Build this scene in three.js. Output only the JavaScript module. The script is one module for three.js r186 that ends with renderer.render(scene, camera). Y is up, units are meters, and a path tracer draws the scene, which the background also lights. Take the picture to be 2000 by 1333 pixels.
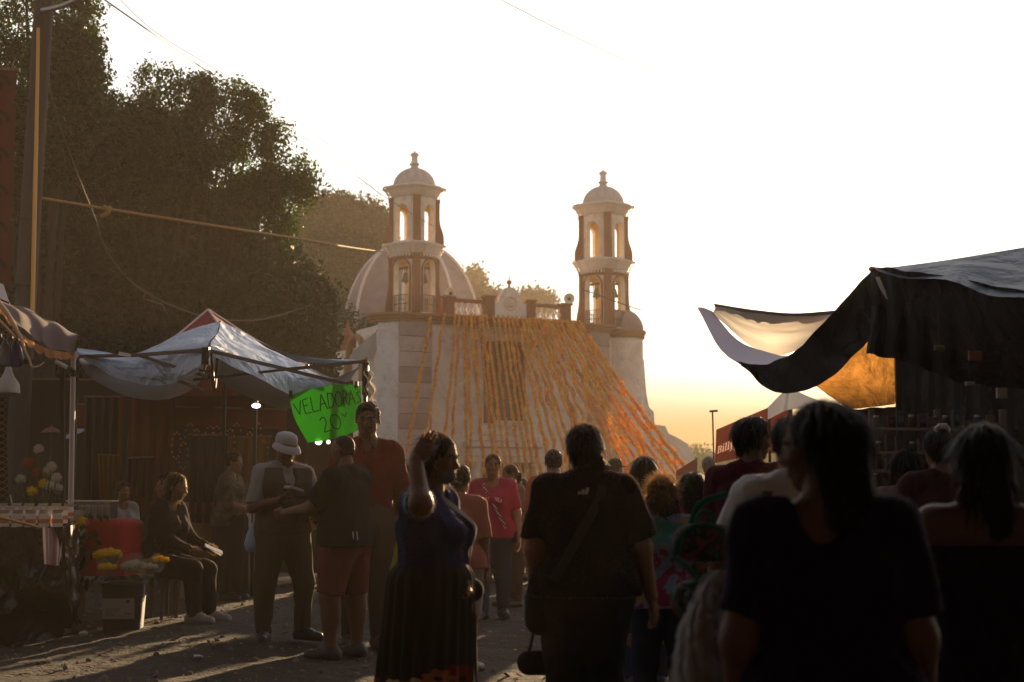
import * as THREE from 'three';
import { mergeVertices } from 'three/addons/utils/BufferGeometryUtils.js';

// ---------------------------------------------------------------- camera, sky, sun, haze, exposure
const lerp = (a, b, t) => a + (b - a) * t, clamp = (x, a, b) => Math.min(b, Math.max(a, x));
const smooth = (a, b, x) => { const t = clamp((x - a) / (b - a), 0, 1); return t * t * (3 - 2 * t); };
const scene = new THREE.Scene();
const EXPOSURE = 3.5;
const FOCAL = 2780, W2 = 1000, H2 = 666.5, EYE = 1.25, HORIZON = 960;   // the photograph measured in its own pixels
const PITCH = Math.atan((HORIZON - H2) / FOCAL);
const camera = new THREE.PerspectiveCamera(2 * Math.atan(H2 / FOCAL) * 180 / Math.PI, 2000 / 1333, 0.1, 1500);
camera.position.set(0, EYE, 0);
camera.rotation.x = PITCH;
camera.focus = 13;
camera.userData.fStop = 3.2;
const SUN_AZ = 12.6 * Math.PI / 180, SUN_EL = 7.0 * Math.PI / 180;
const sunDir = new THREE.Vector3(Math.sin(SUN_AZ) * Math.cos(SUN_EL), Math.sin(SUN_EL), -Math.cos(SUN_AZ) * Math.cos(SUN_EL));
{
  const W = 512, H = 256, data = new Float32Array(W * H * 4), v = new THREE.Vector3();
  for (let r = 0; r < H; r++) for (let c = 0; c < W; c++) {
    const el = ((r + 0.5) / H - 0.5) * Math.PI, az = ((c + 0.5) / W - 0.5) * 2 * Math.PI;
    v.set(Math.cos(az) * Math.cos(el), Math.sin(el), Math.sin(az) * Math.cos(el));
    const g = Math.acos(Math.min(1, Math.max(-1, v.dot(sunDir)))) * 180 / Math.PI;
    const deg = el * 180 / Math.PI, a = 1.0 * (1 - smooth(33.5, 55, g)), b = 4 * Math.exp(-g / 6), dust = (1 - smooth(2.4, 5.6, deg)) * (1 - smooth(25, 70, g)), up = Math.max(0, v.y);
    const i = (r * W + c) * 4, k = 1 / EXPOSURE;
    data[i] = k * lerp(a * 1.0 + b * 1.0 + 0.46 - 0.32 * up, 1.16, dust);
    data[i + 1] = k * lerp(a * 0.975 + b * 0.75 + 0.46 - 0.3 * up, 0.52 + 0.1 * b, dust);
    data[i + 2] = k * lerp(a * 0.965 + b * 0.42 + 0.47 - 0.25 * up, 0.16 + 0.06 * b, dust);
    data[i + 3] = 1;
  }
  const sky = new THREE.DataTexture(data, W, H, THREE.RGBAFormat, THREE.FloatType);
  sky.mapping = THREE.EquirectangularReflectionMapping;
  sky.magFilter = THREE.LinearFilter; sky.minFilter = THREE.LinearFilter;
  sky.needsUpdate = true;
  scene.background = sky; scene.environment = sky;
}
const sun = new THREE.DirectionalLight(new THREE.Color().setRGB(1.0, 0.68, 0.37), 5);
sun.name = 'sun';
sun.position.copy(sunDir).multiplyScalar(200);
sun.castShadow = true;
sun.shadow.mapSize.set(4096, 4096);
Object.assign(sun.shadow.camera, { left: -60, right: 60, top: 40, bottom: -40, near: 1, far: 400 });
scene.add(sun, sun.target);
scene.fog = new THREE.FogExp2(new THREE.Color().setRGB(1.0, 0.82, 0.6), 0.0027);
const renderer = new THREE.WebGLRenderer();
renderer.toneMapping = THREE.LinearToneMapping;
renderer.toneMappingExposure = EXPOSURE;
renderer.shadowMap.enabled = true;

// ---------------------------------------------------------------- helpers
const V = (x, y, z) => new THREE.Vector3(x, y, z);
function random(seed) { let s = seed >>> 0; return () => { s = (s + 0x6d2b79f5) | 0; let t = Math.imul(s ^ (s >>> 15), 1 | s); t = (t + Math.imul(t ^ (t >>> 7), 61 | t)) ^ t; return ((t ^ (t >>> 14)) >>> 0) / 4294967296; }; }
const hash3 = (x, y, z) => { let h = Math.imul(x, 374761393) ^ Math.imul(y, 668265263) ^ Math.imul(z, 1274126177); h = Math.imul(h ^ (h >>> 13), 1274126177); return ((h ^ (h >>> 16)) >>> 0) / 4294967296; };
function noise3(x, y, z) {
  const X = Math.floor(x), Y = Math.floor(y), Z = Math.floor(z), f = (t) => t * t * (3 - 2 * t), u = f(x - X), v = f(y - Y), w = f(z - Z);
  const c = (i, j, k) => hash3(X + i, Y + j, Z + k);
  return 2 * lerp(lerp(lerp(c(0, 0, 0), c(1, 0, 0), u), lerp(c(0, 1, 0), c(1, 1, 0), u), v), lerp(lerp(c(0, 0, 1), c(1, 0, 1), u), lerp(c(0, 1, 1), c(1, 1, 1), u), v), w) - 1;
}
const fbm = (x, y, z, n = 4) => { let s = 0, a = 0.5; for (let i = 0; i < n; i++) { s += a * noise3(x, y, z); x *= 2.03; y *= 2.03; z *= 2.03; a *= 0.5; } return s; };
// the ground's height: a beaten dirt street whose market side on the left lies a little higher
const ground = (x, z) => { const d = -z; return 0.15 * smooth(-0.7, -2.4, x) * smooth(4, 8, d) + (d > 2 && d < 40 && Math.abs(x) < 12 ? 0.03 * fbm(x * 0.9, 3.1, z * 0.9) + 0.012 * noise3(x * 5, 1, z * 5) : 0); };
// a place measured from the photograph: the point where the sight line through a pixel reaches a depth in metres
function at(px, py, d) {
  const x = px - W2, y = H2 - py, dy = FOCAL * Math.sin(PITCH) + y * Math.cos(PITCH), dz = FOCAL * Math.cos(PITCH) - y * Math.sin(PITCH);
  return V(x * d / dz, EYE + dy * d / dz, -d);
}
const count = {};
const numbered = (n) => { const k = count[n] = (count[n] ?? -1) + 1; return k ? n + '_' + String(k).padStart(3, '0') : n; };
function tag(o, label, category, group, kind) {
  if (label) o.userData.label = label;
  if (category) o.userData.category = category;
  if (group) o.userData.group = group;
  if (kind) o.userData.kind = kind;
  return o;
}
function thing(name, label, category, pos = V(0, 0, 0), turn = 0, group) {
  const o = new THREE.Group();
  o.name = numbered(name); o.position.copy(pos); o.rotation.y = turn; scene.add(o);
  return tag(o, label, category, group);
}
function mesh(name, geo, mat, parent = scene) {
  const m = new THREE.Mesh(Array.isArray(geo) ? join(geo) : geo, mat);
  m.name = parent === scene ? numbered(name) : name;
  m.castShadow = m.receiveShadow = true;
  parent.add(m);
  return m;
}
const part = (parent, name, mat, ...geo) => mesh(name, geo, mat, parent);
// joins geometries to one; gives uv in metres by the direction each face looks unless the geometry brings its own
function join(list, own = false) {
  let nv = 0, ni = 0, colored = list.some((g) => g.attributes.color);
  for (const g of list) { nv += g.attributes.position.count; ni += g.index ? g.index.count : g.attributes.position.count; }
  const p = new Float32Array(nv * 3), n = new Float32Array(nv * 3), uv = new Float32Array(nv * 2), c = colored ? new Float32Array(nv * 3).fill(1) : null, ix = new Uint32Array(ni);
  let v = 0, k = 0;
  for (const g of list) {
    if (!g.attributes.normal) g.computeVertexNormals();
    const a = g.attributes, m = a.position.count;
    p.set(a.position.array.subarray(0, m * 3), v * 3); n.set(a.normal.array.subarray(0, m * 3), v * 3);
    if (colored && a.color) c.set(a.color.array.subarray(0, m * 3), v * 3);
    for (let i = 0; i < m; i++) {
      const j = v + i;
      if (g.userData.uv || own) { uv[j * 2] = a.uv.getX(i); uv[j * 2 + 1] = a.uv.getY(i); continue; }
      const X = p[j * 3], Y = p[j * 3 + 1], Z = p[j * 3 + 2], ax = Math.abs(n[j * 3]), ay = Math.abs(n[j * 3 + 1]), az = Math.abs(n[j * 3 + 2]);
      if (ay > ax && ay > az) { uv[j * 2] = X; uv[j * 2 + 1] = Z; } else if (ax > az) { uv[j * 2] = Z; uv[j * 2 + 1] = Y; } else { uv[j * 2] = X; uv[j * 2 + 1] = Y; }
    }
    if (g.index) for (let i = 0; i < g.index.count; i++) ix[k++] = g.index.getX(i) + v; else for (let i = 0; i < m; i++) ix[k++] = v + i;
    v += m;
  }
  const out = new THREE.BufferGeometry();
  out.setAttribute('position', new THREE.BufferAttribute(p, 3)); out.setAttribute('normal', new THREE.BufferAttribute(n, 3)); out.setAttribute('uv', new THREE.BufferAttribute(uv, 2));
  if (c) out.setAttribute('color', new THREE.BufferAttribute(c, 3));
  out.setIndex(new THREE.BufferAttribute(ix, 1));
  return out;
}
const box = (w, h, d, x = 0, y = 0, z = 0, ry = 0, rz = 0, rx = 0) => new THREE.BoxGeometry(w, h, d).rotateX(rx).rotateZ(rz).rotateY(ry).translate(x, y, z);
// a box with chamfered long edges: an outline w x h, pushed back d
function slab(w, h, d, x = 0, y = 0, z = 0, bevel = 0.01) {
  const s = new THREE.Shape(), a = w / 2 - bevel, b = h / 2 - bevel;
  s.moveTo(-a, -b); s.lineTo(a, -b); s.lineTo(a, b); s.lineTo(-a, b);
  return new THREE.ExtrudeGeometry(s, { depth: d - 2 * bevel, bevelThickness: bevel, bevelSize: bevel, bevelSegments: 1, steps: 1 }).translate(x, y, z - d / 2 + bevel);
}
function extrude(points, depth, bevel = 0) {
  const s = new THREE.Shape(points.map(([x, y]) => new THREE.Vector2(x, y)));
  return new THREE.ExtrudeGeometry(s, { depth, bevelEnabled: bevel > 0, bevelThickness: bevel, bevelSize: bevel, bevelSegments: 1, curveSegments: 8 });
}
const lathe = (pts, seg = 24, a0 = 0, a1 = Math.PI * 2) => new THREE.LatheGeometry(pts.map(([r, y]) => new THREE.Vector2(r, y)), seg, a0, a1);
function tube(points, r, seg = 6, n) {
  const c = points.length > 2 ? new THREE.CatmullRomCurve3(points) : new THREE.LineCurve3(points[0], points[1]);
  return new THREE.TubeGeometry(c, n ?? (points.length > 2 ? points.length * 5 : 1), r, seg);
}
// a limb whose radius runs from r0 to r1 along a curve
function limb(points, r0, r1, seg = 7, n) {
  const c = points.length > 2 ? new THREE.CatmullRomCurve3(points) : new THREE.LineCurve3(points[0], points[1]);
  const N = n ?? points.length * 4, g = new THREE.TubeGeometry(c, N, 1, seg), p = g.attributes.position, q = V(0, 0, 0);
  for (let i = 0; i <= N; i++) { c.getPointAt(i / N, q); const r = lerp(r0, r1, i / N); for (let j = 0; j <= seg; j++) { const k = i * (seg + 1) + j; p.setXYZ(k, q.x + (p.getX(k) - q.x) * r, q.y + (p.getY(k) - q.y) * r, q.z + (p.getZ(k) - q.z) * r); } }
  g.computeVertexNormals();
  return g;
}
const bar = (a, b, w, h = w) => { const l = a.distanceTo(b), g = new THREE.BoxGeometry(w, h, l), m = new THREE.Matrix4().lookAt(a, b, V(0, 1, 0)).setPosition(a.clone().add(b).multiplyScalar(0.5)); return g.applyMatrix4(m); };
const sag = (a, b, s, n = 10) => Array.from({ length: n + 1 }, (_, i) => { const t = i / n; return a.clone().lerp(b, t).add(V(0, -4 * s * t * (1 - t), 0)); });
// a sheet through a grid of points (rows of Vector3), smoothed, with a ripple of its own
function sheet(rows, nu, nv, ripple, thick = 0) {
  const R = rows.map((r) => new THREE.CatmullRomCurve3(r, false, 'centripetal')), pos = [], uv = [], ix = [];
  for (let i = 0; i <= nu; i++) {
    const pts = R.map((c) => c.getPoint(i / nu)), col = pts.length > 2 ? new THREE.CatmullRomCurve3(pts, false, 'centripetal') : new THREE.LineCurve3(pts[0], pts[1]);
    for (let j = 0; j <= nv; j++) { const p = col.getPoint(j / nv); if (ripple) ripple(p, i / nu, j / nv); pos.push(p.x, p.y, p.z); uv.push(i / nu, j / nv); }
  }
  for (let i = 0; i < nu; i++) for (let j = 0; j < nv; j++) { const a = i * (nv + 1) + j, b = a + nv + 1; ix.push(a, b, a + 1, b, b + 1, a + 1); }
  let g = new THREE.BufferGeometry();
  g.setAttribute('position', new THREE.Float32BufferAttribute(pos, 3)); g.setAttribute('uv', new THREE.Float32BufferAttribute(uv, 2)); g.setIndex(ix); g.computeVertexNormals();
  if (thick) {
    const m = pos.length / 3, n = g.attributes.normal, pp = pos.slice(), uu = uv.concat(uv), ii = ix.slice();
    for (let i = 0; i < m; i++) pp.push(pos[i * 3] - n.getX(i) * thick, pos[i * 3 + 1] - n.getY(i) * thick, pos[i * 3 + 2] - n.getZ(i) * thick);
    for (let i = 0; i < ix.length; i += 3) ii.push(ix[i] + m, ix[i + 2] + m, ix[i + 1] + m);
    const rim = []; for (let i = 0; i <= nu; i++) rim.push(i * (nv + 1)); for (let j = 1; j <= nv; j++) rim.push(nu * (nv + 1) + j); for (let i = nu - 1; i >= 0; i--) rim.push(i * (nv + 1) + nv); for (let j = nv - 1; j > 0; j--) rim.push(j);
    rim.forEach((a, k) => { const b = rim[(k + 1) % rim.length]; ii.push(a, a + m, b, b, a + m, b + m); });
    g = new THREE.BufferGeometry(); g.setAttribute('position', new THREE.Float32BufferAttribute(pp, 3)); g.setAttribute('uv', new THREE.Float32BufferAttribute(uu, 2)); g.setIndex(ii); g.computeVertexNormals();
  }
  return g;
}
const flipUV = (g) => { g.userData.uv = true; return g; };

// ---------------------------------------------------------------- materials
function tex(size, f, { srgb = false, rep = 1 } = {}) {   // f(u, v) -> number or [r, g, b], 0..1; tiles
  const data = new Uint8Array(size * size * 4);
  for (let y = 0; y < size; y++) for (let x = 0; x < size; x++) { const c = f(x / size, y / size), i = (y * size + x) * 4; for (let k = 0; k < 3; k++) data[i + k] = 255 * clamp(c.length ? c[k] : c, 0, 1); data[i + 3] = 255; }
  const t = new THREE.DataTexture(data, size, size);
  t.wrapS = t.wrapT = THREE.RepeatWrapping; t.magFilter = THREE.LinearFilter; t.minFilter = THREE.LinearMipmapLinearFilter; t.repeat.set(rep, rep); t.needsUpdate = true;
  if (srgb) t.colorSpace = THREE.SRGBColorSpace;
  return t;
}
// noise that tiles: sampled on a torus
const torus = (u, v, f, n = 4, s = 0) => { const a = u * 2 * Math.PI, b = v * 2 * Math.PI, R = f / (2 * Math.PI); return fbm(Math.cos(a) * R + s + 10, Math.sin(a) * R + Math.cos(b) * R + 20, Math.sin(b) * R + 3 * s + 30, n); };
const T = {
  grain: tex(256, (u, v) => 0.5 + 0.5 * torus(u, v, 24, 4)),
  blotch: tex(256, (u, v) => { const a = torus(u, v, 7, 5), s = 0.95 + 0.26 * a - 0.5 * Math.max(0, torus(u, v, 30, 3, 7) - 0.1); return [s, s * (0.985 + 0.03 * a), s * (0.965 + 0.03 * a)]; }),
  streak: tex(256, (u, v) => { const a = torus(u, v * 0.999, 9, 4), b = fbm(u * 31 + 0.001, Math.floor(0) + v * 2, 7, 3); const s = 0.88 + 0.25 * a - 0.5 * Math.max(0, b); return [s, s * 0.98, s * 0.95]; }),
  weave: tex(128, (u, v) => 0.5 + 0.25 * Math.sin(u * 2 * Math.PI * 32) * Math.sin(v * 2 * Math.PI * 32) + 0.3 * torus(u, v, 14, 3, 2)),
  bark: tex(256, (u, v) => { const a = torus(u, v, 5, 3, 1); return 0.5 + 0.5 * Math.abs(Math.sin((u * 14 + a * 2) * Math.PI)) * (0.5 + torus(u, v, 20, 3)); }),
  soil: tex(512, (u, v) => { const a = torus(u, v, 6, 5), b = torus(u, v, 40, 3, 5); const s = 0.78 + 0.35 * a + 0.22 * b; return [s, s * 0.97, s * 0.93]; }),
  soilBump: tex(512, (u, v) => { const a = torus(u, v, 12, 5, 2), b = torus(u, v, 60, 3, 9); return 0.5 + 0.4 * a + 0.35 * b; }),
  folds: tex(256, (u, v) => 0.5 + 0.5 * torus(u, v * 0.5, 8, 4, 4)),
};
const scaled = (t, sx, sy = sx) => { const c = t.clone(); c.repeat.set(sx, sy); c.needsUpdate = true; return c; };
function std(r, g, b, rough = 0.9, o = {}) {
  const m = new (o.transmission || o.clearcoat || o.sheen ? THREE.MeshPhysicalMaterial : THREE.MeshStandardMaterial)({ roughness: rough, side: THREE.DoubleSide, ...o });
  m.color.setRGB(r, g, b);
  return m;
}
const plaster = (r, g, b) => std(r, g, b, 0.92, { map: scaled(T.blotch, 0.45), bumpMap: scaled(T.grain, 1.5), bumpScale: 0.006 });
const cloth = (r, g, b, o = {}) => std(r, g, b, 0.92, { bumpMap: scaled(T.weave, 6), bumpScale: 0.0012, ...o });
const thin = (r, g, b, t = 0.4, o = {}) => std(r, g, b, 1, { transmission: t, thickness: 0, specularIntensity: 0.2, ...o });
const M = {
  white: plaster(0.84, 0.8, 0.76), cream: plaster(0.74, 0.65, 0.5), rust: plaster(0.3, 0.135, 0.07), brownTrim: plaster(0.36, 0.2, 0.1), pinkPlaster: plaster(0.52, 0.45, 0.42), bluePlaster: plaster(0.7, 0.73, 0.77), domePlaster: plaster(0.38, 0.31, 0.3),
  bronze: std(0.12, 0.13, 0.1, 0.45, { metalness: 0.7 }), iron: std(0.03, 0.03, 0.03, 0.6, { metalness: 0.5 }), steel: std(0.35, 0.35, 0.36, 0.4, { metalness: 0.8 }), darkSteel: std(0.02, 0.02, 0.022, 0.5, { metalness: 0.4 }),
  horn: std(0.66, 0.7, 0.68, 0.7), bark: std(0.035, 0.028, 0.02, 0.95, { bumpMap: scaled(T.bark, 1.2), bumpScale: 0.03 }), wood: std(0.14, 0.1, 0.075, 0.9, { bumpMap: scaled(T.bark, 2), bumpScale: 0.01 }),
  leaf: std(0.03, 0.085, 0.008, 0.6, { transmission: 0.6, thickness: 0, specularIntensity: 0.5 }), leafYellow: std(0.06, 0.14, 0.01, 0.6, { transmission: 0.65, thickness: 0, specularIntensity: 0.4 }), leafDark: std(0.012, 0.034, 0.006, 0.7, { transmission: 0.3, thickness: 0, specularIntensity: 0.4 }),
  soil: std(0.028, 0.02, 0.0125, 0.97, { map: scaled(T.soil, 0.6), bumpMap: scaled(T.soilBump, 0.9), bumpScale: 0.05 }), stone: std(0.19, 0.16, 0.13, 0.95),
  hill: std(0.05, 0.055, 0.025, 1), glassDark: std(0.11, 0.09, 0.065, 0.4),
};

// ---------------------------------------------------------------- ground and hills
{
  const xs = [], ds = [];
  for (let x = -200; x < -14; x += x < -60 ? 40 : 8) xs.push(x);
  for (let x = -14; x <= 14; x += 0.12) xs.push(x);
  for (let x = 20; x <= 200; x += x > 60 ? 40 : 8) xs.push(x);
  for (let d = -60; d < 3; d += 6) ds.push(d);
  for (let d = 3; d < 34; d += 0.1 + Math.max(0, d - 8) * 0.012) ds.push(d);
  for (let d = 36; d <= 230; d *= 1.12) ds.push(d);
  const pos = [], ix = [];
  for (const d of ds) for (const x of xs) pos.push(x, ground(x, -d), -d);
  const n = xs.length;
  for (let j = 0; j < ds.length - 1; j++) for (let i = 0; i < n - 1; i++) { const a = j * n + i; ix.push(a, a + 1, a + n, a + 1, a + n + 1, a + n); }
  const g = new THREE.BufferGeometry();
  g.setAttribute('position', new THREE.Float32BufferAttribute(pos, 3)); g.setIndex(ix); g.computeVertexNormals();
  tag(mesh('ground', [g], M.soil), 'packed dirt street of the market with ruts and pebbles', 'ground', null, 'structure');
}
function ridge(name, label, d0, prof, depth, mat, seed) {   // a hill: profile of (px, py) tops as seen, rising at depth d0 and falling behind
  const pos = [], ix = [], N = 90, K = 6;
  for (let i = 0; i <= N; i++) {
    const px = lerp(prof[0][0], prof[prof.length - 1][0], i / N);
    let k = 0; while (k < prof.length - 2 && prof[k + 1][0] < px) k++;
    const t = (px - prof[k][0]) / (prof[k + 1][0] - prof[k][0]), top = at(px, lerp(prof[k][1], prof[k + 1][1], smooth(0, 1, t)), d0 + depth);
    for (let j = 0; j <= K; j++) {
      const s = j / K, z = -(d0 + depth * 2 * s), h = Math.sin(Math.PI * Math.min(s, 0.98)) * top.y * (1 + 0.12 * fbm(i * 0.4, j * 0.9, seed)) - 0.05;
      pos.push(top.x * (d0 + depth * 2 * s) / (d0 + depth), h, z);
    }
  }
  for (let i = 0; i < N; i++) for (let j = 0; j < K; j++) { const a = i * (K + 1) + j; ix.push(a, a + K + 1, a + 1, a + 1, a + K + 1, a + K + 2); }
  const g = new THREE.BufferGeometry(); g.setAttribute('position', new THREE.Float32BufferAttribute(pos, 3)); g.setIndex(ix); g.computeVertexNormals();
  return tag(mesh(name, [g], mat), label, 'hill', null, 'structure');
}
ridge('hills', 'low hazy hills beyond the church on the right', 130, [[-600, 800], [300, 700], [800, 860], [1200, 890], [1300, 885], [1420, 875], [1700, 840], [2600, 820]], 30, M.hill, 4);
ridge('hillside', 'dark wooded slope behind the stalls on the left', 36, [[-900, 560], [-100, 520], [250, 600], [560, 690], [690, 860]], 8, M.hill, 9);

// ---------------------------------------------------------------- the church (its own frame: x along the facade, z out of it, from the axis of the left tower)
const YAW = 27.5 * Math.PI / 180, CH0 = at(805, HORIZON, 55); CH0.y = 0;
const church = thing('church', 'white church with two open bell towers, brown trim and parapet over the street', 'church', CH0, YAW);
church.updateMatrixWorld(true);
const churchInv = church.matrixWorld.clone().invert();
// where the sight line through a pixel meets the church's plane z = zl, in the church's frame
function onFace(px, py, zl) {
  const a = V(0, EYE, 0).applyMatrix4(churchInv), b = at(px, py, 50).applyMatrix4(churchInv), t = (zl - a.z) / (b.z - a.z);
  return a.lerp(b, t);
}
const FZ = 0.95, fx = (px) => onFace(px, 760, FZ).x, fy = (px, py) => onFace(px, py, FZ).y;
function arcWall(R, t, y0, y1, opens, a0 = 0, a1 = 2 * Math.PI, step = 0.06) {   // a round wall with arched openings
  const cuts = new Set([a0, a1]); for (let a = a0; a < a1; a += step) cuts.add(a);
  for (const o of opens) { for (let k = 0; k <= 12; k++) cuts.add(o.c - o.w + 2 * o.w * k / 12); }
  const th = [...cuts].sort((a, b) => a - b).filter((a, i, l) => !i || a - l[i - 1] > 1e-5), pos = [], P = (r, a, y) => [r * Math.sin(a), y, r * Math.cos(a)];
  const quad = (a, b, c, d) => pos.push(...a, ...b, ...c, ...a, ...c, ...d), r0 = R - t;
  const cell = (a, b, ya, yb, za, zb) => {   // lower edge ya..yb, upper za..zb
    quad(P(R, a, ya), P(R, b, yb), P(R, b, zb), P(R, a, za)); quad(P(r0, b, yb), P(r0, a, ya), P(r0, a, za), P(r0, b, zb));
    quad(P(r0, a, ya), P(r0, b, yb), P(R, b, yb), P(R, a, ya)); quad(P(R, a, za), P(R, b, zb), P(r0, b, zb), P(r0, a, za));
  };
  for (let i = 0; i < th.length - 1; i++) {
    const a = th[i], b = th[i + 1], m = (a + b) / 2, o = opens.find((q) => Math.abs(m - q.c) < q.w);
    if (!o) { cell(a, b, y0, y0, y1, y1); continue; }
    const top = (x) => o.s + Math.sqrt(Math.max(0, o.w * o.w - (x - o.c) ** 2)) * R;
    cell(a, b, top(a), top(b), y1, y1);
    if (o.b > y0) cell(a, b, y0, y0, o.b, o.b);
  }
  for (const o of opens) for (const s of [-1, 1]) { const a = o.c + s * o.w; quad(P(R, a, o.b), P(r0, a, o.b), P(r0, a, o.s), P(R, a, o.s)); }
  const g = new THREE.BufferGeometry(); g.setAttribute('position', new THREE.Float32BufferAttribute(pos, 3)); g.computeVertexNormals();
  return g;
}
function tower(x, z, base, k, turn, bellLabels) {
  const t = new THREE.Group(); t.name = 'bell_tower'; t.position.set(x, base, z); t.scale.setScalar(k); t.rotation.y = turn - YAW; church.add(t);
  const R = 0.86, q = Math.PI / 2, opens1 = [], opens2 = [];
  for (let i = 0; i < 4; i++) { opens1.push({ c: q * (i + 0.5), w: 0.44, b: 0.04, s: 1.72 }); opens2.push({ c: q * (i + 0.5), w: 0.4, b: 2.84, s: 3.95 }); }
  part(t, 'wall', M.white, arcWall(R, 0.2, 0, 2.3, opens1, 0, 2 * Math.PI), arcWall(R - 0.02, 0.2, 2.78, 4.62, opens2, 0, 2 * Math.PI));
  for (const [h, y] of [[0.06, 0.03], [0.1, 2.74], [0.08, 4.66]]) part(t, 'floor', M.cream, new THREE.CylinderGeometry(0.7, 0.7, h, 24).translate(0, y, 0));
  part(t, 'sunlit_lining', std(0.6, 0.42, 0.16, 0.9), arcWall(R - 0.204, 0.01, 0.06, 2.28, opens1), arcWall(R - 0.224, 0.01, 2.8, 4.6, opens2));  // sunlit yellow of the tower inside is put into this lining colour
  const trims = [];
  for (const o of opens1) { const pts = []; for (let i = -8; i <= 8; i++) { const a = o.c + Math.sin(i / 8 * q) * (o.w + 0.07), s = Math.sqrt(Math.max(0, (o.w + 0.07) ** 2 - (a - o.c) ** 2)) * R; pts.push(V((R + 0.01) * Math.sin(a), 1.72 + s, (R + 0.01) * Math.cos(a))); }
    const l = o.c - o.w - 0.07, r = o.c + o.w + 0.07; trims.push(tube([V((R + 0.01) * Math.sin(l), 0.05, (R + 0.01) * Math.cos(l)), V((R + 0.01) * Math.sin(l), 0.9, (R + 0.01) * Math.cos(l)), ...pts, V((R + 0.01) * Math.sin(r), 0.9, (R + 0.01) * Math.cos(r)), V((R + 0.01) * Math.sin(r), 0.05, (R + 0.01) * Math.cos(r))], 0.04, 6)); }
  for (const g of trims) part(t, 'arch_trim', M.rust, g);
  const cor1 = [[0.84, 2.3], [0.94, 2.3], [0.94, 2.38], [0.98, 2.4], [1.0, 2.5], [1.06, 2.54], [1.08, 2.62], [1.15, 2.68], [1.15, 2.73], [1.0, 2.78], [0.8, 2.79]], cor2 = [[0.82, 4.58], [0.9, 4.58], [0.92, 4.7], [0.98, 4.74], [1.0, 4.82], [1.08, 4.9], [1.14, 4.93], [1.14, 5.0], [0.95, 5.05], [0.7, 5.06]];
  const out = (p, d) => p.map(([r, y], i) => [i === 0 || i === p.length - 1 ? r : r + d, y + (i === 0 ? -0.003 : i === p.length - 1 ? 0.003 : 0.004)]);
  part(t, 'cornice', M.white, lathe(cor1, 40), ...[0, 1, 2, 3].map((i) => lathe(out(cor1, 0.11), 4, q * i - 0.2, 0.4)));
  part(t, 'cornice', M.white, lathe(cor2, 40), ...[0, 1, 2, 3].map((i) => lathe(out(cor2, 0.11), 4, q * i - 0.2, 0.4)));
  const dent = []; for (let i = 0; i < 44; i++) { const a = i / 44 * 2 * Math.PI; dent.push(box(0.07, 0.09, 0.07, 0.97 * Math.sin(a), 2.245, 0.97 * Math.cos(a), a)); }
  tag(part(t, 'dentils', M.white, ...dent), null, null, null, 'stuff');
  part(t, 'frieze', M.rust, lathe([[0.86, 2.1], [0.9, 2.1], [0.9, 2.295], [0.86, 2.295]], 40));
  const pil = (y0, y1, flare, w, seed) => { const p = [[0.7, y0], [0.98 + flare, y0]]; for (let i = 0; i <= 10; i++) { const s = i / 10; p.push([0.98 + flare * Math.pow(1 - smooth(0, 0.62, s), 1.6), lerp(y0 + 0.25, y1 - 0.12, s)]); } p.push([1.0, y1 - 0.12], [1.0, y1], [0.7, y1]); return extrude(p, w - 0.02, 0.01).translate(0, 0, -w / 2 + 0.01).rotateY(-q); };
  for (let i = 0; i < 4; i++) { part(t, 'pilaster', M.rust, pil(0, 2.29, 0.12, 0.3).rotateY(q * i)); part(t, 'pilaster', M.rust, pil(2.792, 4.57, 0.17, 0.27).rotateY(q * i)); }
  const dome = []; for (let i = 0; i <= 12; i++) { const a = i / 12 * 1.36; dome.push([0.84 * Math.cos(a), 5.06 + 0.78 * Math.sin(a)]); }
  dome.push([0.15, 5.88], [0.12, 5.98]);
  part(t, 'dome', plasterDome(), lathe(dome, 40));
  part(t, 'finial', M.white, lathe([[0, 5.96], [0.19, 5.96], [0.2, 6.02], [0.13, 6.04], [0.115, 6.3], [0.17, 6.34], [0.17, 6.38], [0.12, 6.44], [0.04, 6.47], [0.03, 6.52], [0, 6.53]], 16));
  for (const o of opens1) {   // iron railing in each lower opening
    const rail = []; for (let j = 0; j <= 8; j++) { const a = o.c - o.w * 0.95 + 1.9 * o.w * j / 8; rail.push(bar(V(0.84 * Math.sin(a), 0.05, 0.84 * Math.cos(a)), V(0.84 * Math.sin(a), 0.72, 0.84 * Math.cos(a)), 0.018)); }
    for (const y of [0.36, 0.72]) rail.push(tube([-1, -0.5, 0, 0.5, 1].map((s) => V(0.84 * Math.sin(o.c + s * o.w), y, 0.84 * Math.cos(o.c + s * o.w))), 0.014, 5));
    part(t, 'railing', M.iron, ...rail);
  }
  t.updateMatrixWorld(true);
  bellLabels.forEach(([label, i], n) => {
    const a = q * (i + 0.5), p = V(0.5 * Math.sin(a), 1.62, 0.5 * Math.cos(a)).applyMatrix4(t.matrixWorld), b = thing('bell', label, 'bell', p, turn + a, null);
    part(b, 'bell_body', M.bronze, lathe([[0, 0], [0.06, 0], [0.09, -0.04], [0.11, -0.16], [0.14, -0.26], [0.185, -0.33], [0.19, -0.36], [0.16, -0.35], [0.1, -0.2], [0, -0.05]], 20));
    part(b, 'headstock', M.wood, box(0.66, 0.08, 0.09, 0, 0.2, 0, 0, 0.08), bar(V(-0.05, 0, 0), V(-0.05, 0.18, 0), 0.025), bar(V(0.05, 0, 0), V(0.05, 0.18, 0), 0.025));
    part(b, 'clapper', M.iron, limb([V(0, -0.08, 0), V(0, -0.4, 0)], 0.014, 0.02), new THREE.SphereGeometry(0.035, 10, 8).translate(0, -0.41, 0));
  });
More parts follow.
